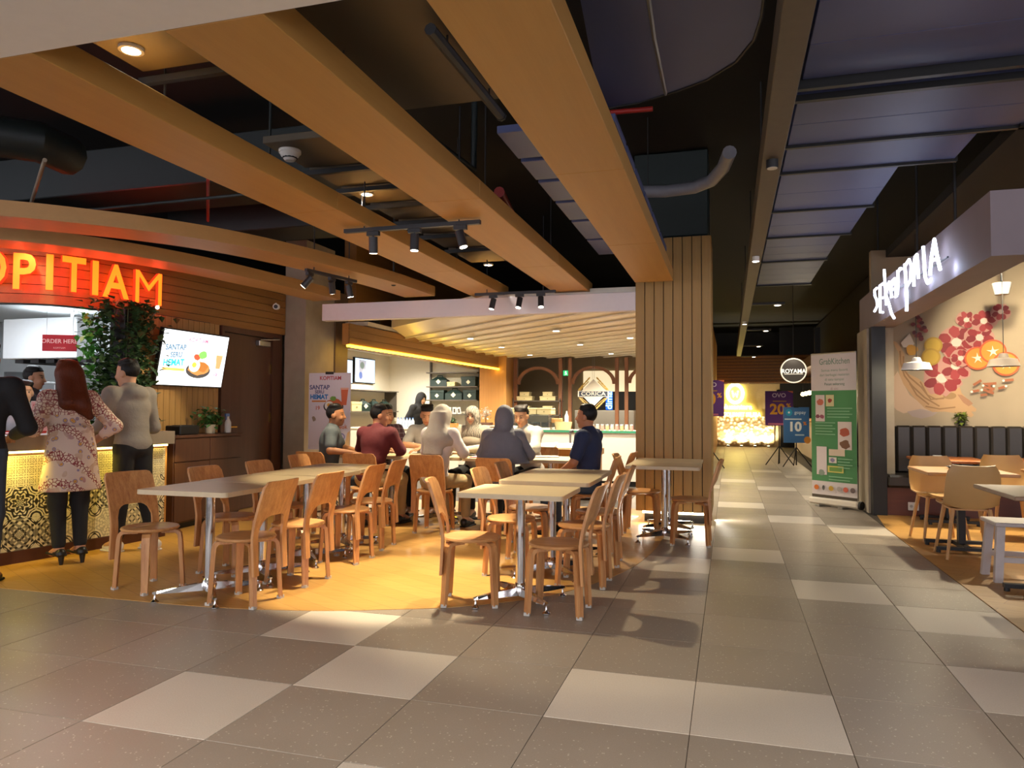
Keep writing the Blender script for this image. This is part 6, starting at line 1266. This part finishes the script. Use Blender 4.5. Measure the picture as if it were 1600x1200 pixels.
def plaid():
    t = NT('plaid_cloth'); v = t.coord('Object', (30, 30, 30)); sp = t.n('ShaderNodeSeparateXYZ'); t.l(v, sp.inputs[0]); a = t.math('GREATER_THAN', t.math('SINE', t.math('MULTIPLY', sp.outputs[0], 3.5)), .6); b = t.math('GREATER_THAN', t.math('SINE', t.math('MULTIPLY', sp.outputs[2], 3.5)), .6); t.set(t.mix(t.math('MULTIPLY', t.math('ADD', a, b), .4), lin('#4a2a33'), lin('#8a7a80')), .85); return t.m
def mottled(name, a, b, sc):
    t = NT(name); v = t.coord('Object'); w_ = t.n('ShaderNodeTexWave', wave_type='BANDS'); w_.inputs['Scale'].default_value = sc; w_.inputs['Distortion'].default_value = 9; w_.inputs['Detail'].default_value = 3; t.l(v, w_.inputs['Vector']); t.set(t.mix(w_.outputs['Fac'], lin(a), lin(b)), .8); t.bump(w_.outputs['Fac'], .4, .01); return t.m
def V3(*a): return np.array(a, float)
def person(label, loc, deg, sit=False, H=1.70, lean=(0, 0), look=(0, 0), skin='#b98660', arms=None, legs=None, top=None, sleeve='short', bottom=None, hair='short', haircol='#1c1512', hijab=None, shoes=None, tunic=None, hood=False, scale=1.0, fem=False, name='person', extra=None, heel=0.0, roll=0.0):
    s = H/1.70; t = thing(name, label, 'person', loc, math.radians(deg))
    wsh = .165 if fem else .182
    if sit:
        J = dict(pel=V3(0, 0, .545), wai=V3(lean[0]*.35, lean[1]*.35, .72), che=V3(lean[0]*.75, lean[1]*.75, .90), nec=V3(lean[0], lean[1], 1.055), hip=.085, hz=.525)
        kn = {-1: V3(-.12, .42, .50), 1: V3(.12, .42, .50)}; an = {-1: V3(-.13, .40, .085), 1: V3(.13, .40, .085)}
    else:
        J = dict(pel=V3(0, 0, .94*s), wai=V3(lean[0]*.3, lean[1]*.3, 1.09*s), che=V3(lean[0]*.7, lean[1]*.7, 1.26*s), nec=V3(lean[0], lean[1], 1.425*s), hip=.085, hz=.90*s)
        kn = {-1: V3(-.095, .02, .49*s), 1: V3(.095, .02, .49*s)}; an = {-1: V3(-.10, -.02, .085), 1: V3(.10, -.02, .085)}
    if legs: kn.update(legs.get('knee', {})); an.update(legs.get('ankle', {}))
    up = (J['nec']-J['che']); up /= np.linalg.norm(up); hc = J['nec']+up*.10*s+V3(0, .028, .052*s)
    yw, pt = math.radians(look[0]), math.radians(look[1]); Rh = np.array(Matrix.Rotation(yw, 3, 'Z') @ Matrix.Rotation(pt, 3, 'X') @ Matrix.Rotation(roll, 3, 'Y')); hp = lambda x, y, z: hc+Rh @ V3(x, y, z)*s
    sh = {q: J['nec']+V3(q*wsh*s, -.005, -.045*s) for q in (-1, 1)}
    if arms is None:
        arms = {q: ((q*.23, .02, J['nec'][2]-.31), (q*.22, .12, J['nec'][2]-.54)) for q in (-1, 1)}
    el = {q: V3(*arms[q][0]) for q in (-1, 1)}; wr = {q: V3(*arms[q][1]) for q in (-1, 1)}
    def torso(v, g, k=.05):
        v.el(J['pel'], (.158*s+g, .112*s+g, .12*s+g), k).el(J['wai'], ((.128 if fem else .140)*s+g, .098*s+g, .15*s), k).el(J['che'], ((.148 if fem else .165)*s+g, (.115 if not fem else .112)*s+g, .165*s+g), k)
        v.rc(sh[-1], sh[1], .058*s+g, None, k)
        if fem: v.el(J['che']+V3(0, .075, -.02), (.11+g, .055+g, .07+g), .04)
    b = Vol(); torso(b, 0)
    b.rc(J['nec']-up*.03, hc+Rh @ V3(0, -.02, -.06)*s, .055*s, .050*s, .03)
    b.el(hp(0, -.012, .025), (.076*s, .096*s, .094*s), .02, Rh).el(hp(0, .018, -.035), (.060*s, .074*s, .082*s), .03, Rh).el(hp(0, .058, -.092), (.030*s, .026*s, .024*s), .02, Rh)
    b.rc(hp(0, .086, .012), hp(0, .106, -.022), .008*s, .0125*s, .012)
    for q in (-1, 1): b.el(hp(q*.076, -.008, -.008), (.012*s, .026*s, .034*s), .008, Rh); b.el(hp(q*.036, .07, -.03), (.022*s, .018*s, .02*s), .02, Rh)
    b.rc(hp(-.016, .088, -.056), hp(.016, .088, -.056), .0075*s, None, .008)
    for q in (-1, 1):
        b.rc(sh[q], el[q], .052*s, .040*s, .03).rc(el[q], wr[q], .040*s, .027*s, .02); d = wr[q]-el[q]; d /= np.linalg.norm(d)
        nrm = V3(0, 0, -1)-d*(-d[2]); nl = np.linalg.norm(nrm); nrm = nrm/nl if nl > .2 else V3(0, 1, 0); sd = np.cross(d, nrm)*q
        Rm = np.stack([sd, d, nrm], 1); pc = wr[q]+d*.045*s; b.el(pc, (.040*s, .052*s, .017*s), .015, Rm)
        for i, (ox, ln) in enumerate(((-.029, .062), (-.010, .074), (.010, .070), (.028, .055))):
            p0 = wr[q]+d*.085*s+sd*ox*s; p1 = p0+d*ln*.55*s+nrm*.012*s; p2 = p1+d*ln*.36*s+nrm*.028*s; b.rc(p0-d*.02, p1, .0095*s, .0088*s, .006).rc(p1, p2, .0088*s, .0078*s, .005)
        p0 = wr[q]+d*.025*s-sd*.030*s; p1 = p0+d*.030*s-sd*.026*s+nrm*.008*s; b.rc(p0, p1, .012*s, .0105*s, .012).rc(p1, p1+d*.032*s-sd*.004*s+nrm*.006*s, .0105*s, .009*s, .005)
        hj = V3(q*J['hip'], 0, J['hz']); b.rc(hj, kn[q], .082*s, .056*s, .03).rc(kn[q], an[q], .056*s, .036*s, .02).rc(an[q], an[q]+V3(0, .13, -.045), .036, .028, .02)
    sk = np.array(lin(skin)[:3]); 
    def paint(V):
        C = np.ones((len(V), 4)); C[:, :3] = sk; Q = (V-hc) @ Rh/s; fr = Q[:, 1] > .04
        for q in (-1, 1):
            e = ((Q[:, 0]-q*.031)/.014)**2+((Q[:, 2]-.012)/.006)**2 < 1; C[fr & e, :3] = (.9*sk*0+.02)
            e = ((Q[:, 0]-q*.032)/.024)**2+((Q[:, 2]-.034)/.0055)**2 < 1; C[fr & e, :3] = sk*.22
        e = (Q[:, 0]/.026)**2+((Q[:, 2]+.057)/.010)**2 < 1; C[fr & e, :3] = sk*np.array([.85, .45, .42]); return C
    o = obj('body', b.mesh('body', paint), M_SKIN, t)
    if top:
        v = Vol(.011); g = .016; torso(v, g)
        hem = J['pel'][2]-(.10 if not sit else .05)
        for q in (-1, 1):
            if sleeve == 'short': e_ = sh[q]+(el[q]-sh[q])*.72; v.rc(sh[q], e_, .068*s, .064*s, .035)
            else:
                e_ = wr[q]-(wr[q]-el[q])*(.02 if sleeve == 'long' else .55); v.rc(sh[q], el[q], .069*s, .058*s, .035).rc(el[q], e_, .058*s, .045*s, .03)
        if tunic: v.zc((0, 0, J['wai'][2]+.05), (.155, .125), (0, 0, tunic), (.235, .19), .06)
        if hood: v.el(J['nec']+V3(0, -.075, -.03), (.12, .085, .08), .03)
        v.rc(J['nec']-up*.05, J['nec']+up*.015, .075*s, .068*s, .03)   # collar
        nz = J['nec']+up*.028
        nk = J['nec']; 
        if not tunic: v.cut(lambda X, Y, Z: hem-Z+0*X+0*Y)
        obj('shirt' if not tunic else 'tunic', v.mesh('shirt'), top, t)
    if bottom:
        v = Vol(.011); v.el(J['pel']-V3(0, 0, .02), (.168*s, .124*s, .12), .04)
        for q in (-1, 1): hj = V3(q*J['hip'], 0, J['hz']); a_ = an[q]+(kn[q]-an[q])*.12; v.rc(hj, kn[q], .094*s, .070*s, .035).rc(kn[q], a_, .068*s, .052*s, .03)
        obj('trousers', v.mesh('trousers'), bottom, t)
    if shoes:
        for q in (-1, 1):
            v = Vol(.009); f0 = an[q]+V3(0, -.03, -.05); v.rc(f0, f0+V3(0, .17, -.006), .036, .030, .02).rc(f0+V3(0, 0, .02), f0+V3(0, .05, .02), .042, .036, .02); zf = an[q][2]-.083+heel
            v.cut(lambda X, Y, Z, zf=zf: zf-Z+0*X+0*Y); so_ = obj('shoe', v.mesh('shoe'), shoes, t); obj('sole', MB().bbox(f0[0]-.038, f0[0]+.038, f0[1]-.035, f0[1]+.20, zf-.004-heel*0, zf+.014, .006), M_WHITE if shoes is MATS.get('white_shoe') else M_BLACK, so_)
            if heel: obj('heel', MB().cyl((f0[0], f0[1]-.015, 0), (f0[0], f0[1]-.015, zf), .014, .024, n=10), shoes, so_)
    if hijab:
        v = Vol(.010); v.el(hp(0, -.012, .02), (.099*s, .120*s, .124*s), .03, Rh).rc(hp(0, -.02, -.06), J['nec']+V3(0, 0, -.02), .098*s, .105*s, .05); v.el(J['nec']+V3(0, -.02, -.09), (.215*s, .145*s, .125*s), .06)
        if extra == 'long': v.zc(tuple(hp(.0, -.085, .03)), (.085, .055), tuple(J['che']+V3(0, -.125, -.10)), (.125, .045), .05)
        if extra == 'cape': v.zc(tuple(J['nec']+V3(0, 0, -.02)), (.12, .11), tuple(J['che']+V3(0, -.02, -.16)), (.285, .17), .06)
        fc = hp(0, .125, -.018); rr_ = np.array((.060, .092, .086))*s
        def face(X, Y, Z):
            x, y, z = X-fc[0], Y-fc[1], Z-fc[2]; a_, b_, c_ = Rh[0, 0]*x+Rh[1, 0]*y+Rh[2, 0]*z, Rh[0, 1]*x+Rh[1, 1]*y+Rh[2, 1]*z, Rh[0, 2]*x+Rh[1, 2]*y+Rh[2, 2]*z
            return (1-np.sqrt((a_/rr_[0])**2+(b_/rr_[1])**2+(c_/rr_[2])**2))*.06
        v.cut(face); obj('veil', v.mesh('veil'), hijab, t)
    elif hair:
        v = Vol(.009); v.el(hp(0, -.016, .033), (.083*s, .102*s, .098*s), .02, Rh)
        for i in range(9): v.el(hp(.055*math.cos(i*.7), .03*math.sin(i*2.1)-.02, .105+.008*math.sin(i*3)), (.03, .035, .022), .02, Rh)
        def hcut(X, Y, Z):
            x, y, z = X-hc[0], Y-hc[1], Z-hc[2]; b_, c_ = (Rh[0, 1]*x+Rh[1, 1]*y+Rh[2, 1]*z)/s, (Rh[0, 2]*x+Rh[1, 2]*y+Rh[2, 2]*z)/s
            return np.minimum(.052+.40*b_-c_, np.maximum(b_-.002, -.075-c_))
        v.cut(hcut)
        if hair == 'long': v.el(hp(0, -.03, .03), (.093, .108, .105), .02, Rh).rc(hp(-.03, -.05, .0), hp(-.03, -.11, -.25), .075, .07, .03).rc(hp(.04, -.05, .0), hp(.07, -.11, -.28), .075, .065, .03).rc(hp(.06, -.11, -.25), hp(.13, -.11, -.37), .065, .03, .04); v.cut(lambda X, Y, Z: np.where((((X-hc[0])*Rh[0, 1]+(Y-hc[1])*Rh[1, 1]+(Z-hc[2])*Rh[2, 1]) > .045) & (Z < hc[2]+.06), .02, -.5))
        if hair == 'bun': v.el(hp(0, -.10, .05), (.045, .04, .045), .02, Rh)
        obj('hair', v.mesh('hair'), hairmat(haircol), t)
    return t
M_WSHOE = plain('white_shoe', '#dedbd2', .5); M_BSHOE = plain('black_shoe', '#1b1a18', .4); M_JEANS = fabric('denim', '#3a4654', .15); M_KHAKI = fabric('khaki', '#a89068'); M_BLK = fabric('black_cloth', '#17171a'); M_BLKT = fabric('black_trousers', '#1d1c1c')
# --- standing at the order counter
person('woman with long red-brown hair in a batik tunic and black leggings at the order counter', (-5.24, 4.86, .003), 70, H=1.665, lean=(-.01, .04), look=(-8, -10), skin='#c08a66', fem=True, top=batik(), sleeve='elbow', bottom=M_BLKT, tunic=.60, hair='long', haircol='#6b2f16', shoes=M_BSHOE, heel=.035,
       arms={-1: ((-.25, .10, 1.10), (-.17, .30, 1.06)), 1: ((.34, -.02, 1.12), (.20, .10, .97))}, legs={'ankle': {-1: V3(-.075, .0, .12), 1: V3(.075, -.03, .12)}, 'knee': {-1: V3(-.085, .03, .50), 1: V3(.085, .02, .50)}})
person('man in a grey hooded jacket and white sneakers at the order counter', (-5.17, 5.45, .003), 82, H=1.72, lean=(-.01, .05), look=(18, -6), skin='#c09070', top=fabric('grey_jacket', '#8a8278'), sleeve='long', bottom=M_BLKT, hair='short', haircol='#15110f', shoes=M_WSHOE, hood=True,
       arms={-1: ((-.24, .10, 1.12), (-.16, .33, 1.08)), 1: ((.26, .06, 1.10), (.18, .30, 1.07))}, legs={'ankle': {-1: V3(-.10, .06, .085), 1: V3(.11, -.16, .085)}, 'knee': {1: V3(.10, -.03, .49)}})
person('man in a black jacket and jeans cut off by the left picture edge', (-5.24, 4.07, .003), 30, H=1.76, lean=(0, .05), look=(0, -10), skin='#a87858', top=M_BLK, sleeve='long', bottom=M_JEANS, shoes=M_BSHOE,
       arms={-1: ((-.26, .06, 1.14), (-.15, .28, 1.06)), 1: ((.27, .12, 1.13), (.10, .36, 1.07))})
# --- staff
person('cashier in pale uniform facing the counter behind the menu stand', (-6.52, 5.50, .003), -131, H=1.53, look=(8, -4), skin='#d0a98c', fem=True, top=fabric('pale_uniform', '#b8bcc4'), bottom=M_BLKT, hair='bun', haircol='#14100e', shoes=M_BSHOE)
person('cook in dark grey standing behind the cashier', (-7.18, 6.14, .003), -60, H=1.72, look=(0, -8), skin='#b88c6c', top=fabric('cook_grey', '#4e5a60'), bottom=M_BLKT, haircol='#141210', shoes=M_BSHOE)
person('worker in a black hooded top bending behind the white service counter', (-6.02, 13.55, .003), -115, H=1.60, lean=(0, .16), look=(0, -20), skin='#c8a080', top=M_BLK, sleeve='long', bottom=M_BLKT, hijab=M_BLK, shoes=M_BSHOE, hood=True, fem=True)
# --- seated group
TZ = .80
person('seated man in a dark grey shirt looking right in front of the menu poster', (-4.30, 7.32, .003), -62, True, lean=(.0, .06), look=(-14, -4), skin='#96643f', top=fabric('dark_grey_shirt', '#4c5254'), bottom=M_JEANS, haircol='#15110f', shoes=M_BSHOE, arms={-1: ((-.26, .16, .84), (-.02, .34, TZ)), 1: ((.30, .05, .83), (.28, .30, .80))})
person('seated man in a dark red shirt with his back to the camera', (-3.74, 7.27, .003), -10, True, lean=(.02, .10), look=(-48, -6), skin='#a97452', top=fabric('dark_red_shirt', '#561319'), sleeve='long', bottom=M_KHAKI, haircol='#120f0e', shoes=M_BSHOE, arms={-1: ((-.27, .18, .83), (-.08, .40, TZ)), 1: ((.27, .18, .83), (.10, .40, TZ))})
person('seated man in a plaid shirt partly hidden behind the man in dark red', (-4.28, 8.64, .003), -128, True, lean=(0, .08), look=(28, -6), skin='#b5825e', top=plaid(), sleeve='long', bottom=M_BLKT, haircol='#17120f', shoes=M_BSHOE, arms={-1: ((-.25, .16, .84), (-.06, .36, TZ)), 1: ((.25, .16, .84), (.08, .38, TZ))})
person('seated man in a pale grey tee with crossed arms behind the pale veil', (-3.62, 8.66, .003), -172, True, lean=(0, .12), look=(14, -26), skin='#bd8a66', top=fabric('pale_grey_tee', '#a8a49c'), bottom=M_BLKT, haircol='#141110', shoes=M_BSHOE, arms={-1: ((-.26, .22, .84), (.02, .38, TZ)), 1: ((.26, .22, .84), (-.03, .36, TZ+.02))})
person('seated woman in a long pale veil and white shirt, back to the camera', (-2.98, 7.27, .003), -12, True, H=1.62, lean=(.0, .09), look=(-6, -12), skin='#c49a78', fem=True, top=fabric('white_shirt', '#c9c0ba'), sleeve='long', bottom=M_KHAKI, hijab=fabric('pale_veil', '#9f968a'), extra='long', shoes=M_BSHOE, arms={-1: ((-.25, .18, .82), (-.08, .40, TZ)), 1: ((.25, .16, .82), (.10, .40, TZ))})
person('seated woman in a patterned grey and white veil facing the camera', (-3.02, 8.66, .003), 176, True, H=1.56, lean=(0, .06), look=(4, -8), skin='#d0a585', fem=True, top=fabric('cream_top', '#c2b6a2'), sleeve='long', bottom=M_BLKT, hijab=mottled('patterned_veil', '#7a746a', '#c2b9a8', 14), shoes=M_BSHOE, arms={-1: ((-.24, .20, .82), (-.05, .36, TZ)), 1: ((.24, .20, .82), (.05, .36, TZ))})
person('seated woman in a wide blue-grey veil with her back to the camera', (-2.19, 7.07, .003), 4, True, H=1.58, lean=(0, .10), look=(2, -14), skin='#c49a78', fem=True, top=fabric('grey_top', '#77767c'), sleeve='long', bottom=M_BLKT, hijab=fabric('blue_grey_veil', '#6f7078'), extra='cape', shoes=M_BSHOE, arms={-1: ((-.25, .20, .82), (-.08, .42, TZ)), 1: ((.25, .20, .82), (.08, .42, TZ))})
person('seated man in a pale hooded top leaning over the table towards the women', (-2.28, 8.62, .003), 158, True, lean=(-.03, .20), look=(12, -22), skin='#c0906c', top=fabric('pale_hoodie', '#c4c0b6'), sleeve='long', bottom=M_BLKT, haircol='#241d1a', shoes=M_BSHOE, hood=True, arms={-1: ((-.27, .30, .84), (-.08, .46, TZ)), 1: ((.27, .30, .84), (.08, .46, TZ))})
person('seated man in a navy polo shirt looking left at the right end of the group', (-1.38, 7.46, .003), 80, True, H=1.74, lean=(0, .0), look=(0, -2), skin='#a87150', top=fabric('navy_polo', '#1f2a4a'), bottom=M_JEANS, haircol='#120f0e', shoes=M_BSHOE, arms={-1: ((-.26, .06, .76), (-.16, .28, .62)), 1: ((.26, .08, .76), (.14, .30, .62))})
# ================================================================== things on the group's tables
lp = thing('tablet', 'black tablet lying on the table before the woman in the patterned veil', 'tablet', (-2.9, 8.12, .75), .2); obj('casing', MB().bbox(-.13, .13, -.09, .09, 0, .01, .004), M_BLACK, lp); obj('glass', MB().box(-.12, .12, -.08, .08, .01, .0105), M_DARK, lp)
for k, (x, y, c_, lab) in enumerate([(-2.62, 7.86, '#b0352f', 'red folder lying between the two veiled women'), (-2.0, 8.15, '#ddd8cc', 'white papers on the table by the man in the pale hooded top'), (-4.45, 8.05, '#e4dfd2', 'white sheet on the table in front of the man in dark grey')]):
    t = thing('folder', lab, 'paper', (x, y, .749), .3*k); obj('cover', MB().bbox(-.15, .15, -.11, .11, 0, .008, .002), plain('paper_'+str(k), c_, .6), t); obj('sheet', MB().box(-.13, .13, -.1, .1, .008, .010), M_WHITE, t)
hb = thing('handbag', 'small dark pink box bag on the table left of the patterned veil', 'bag', (-3.35, 8.15, .75), .3); obj('bag_body', MB().bbox(-.09, .09, -.05, .05, 0, .11, .012), plain('bag_pink', '#8a4a50', .5), hb); obj('bag_lid', MB().bbox(-.092, .092, -.052, .052, .11, .13, .006), M_DARK, hb)
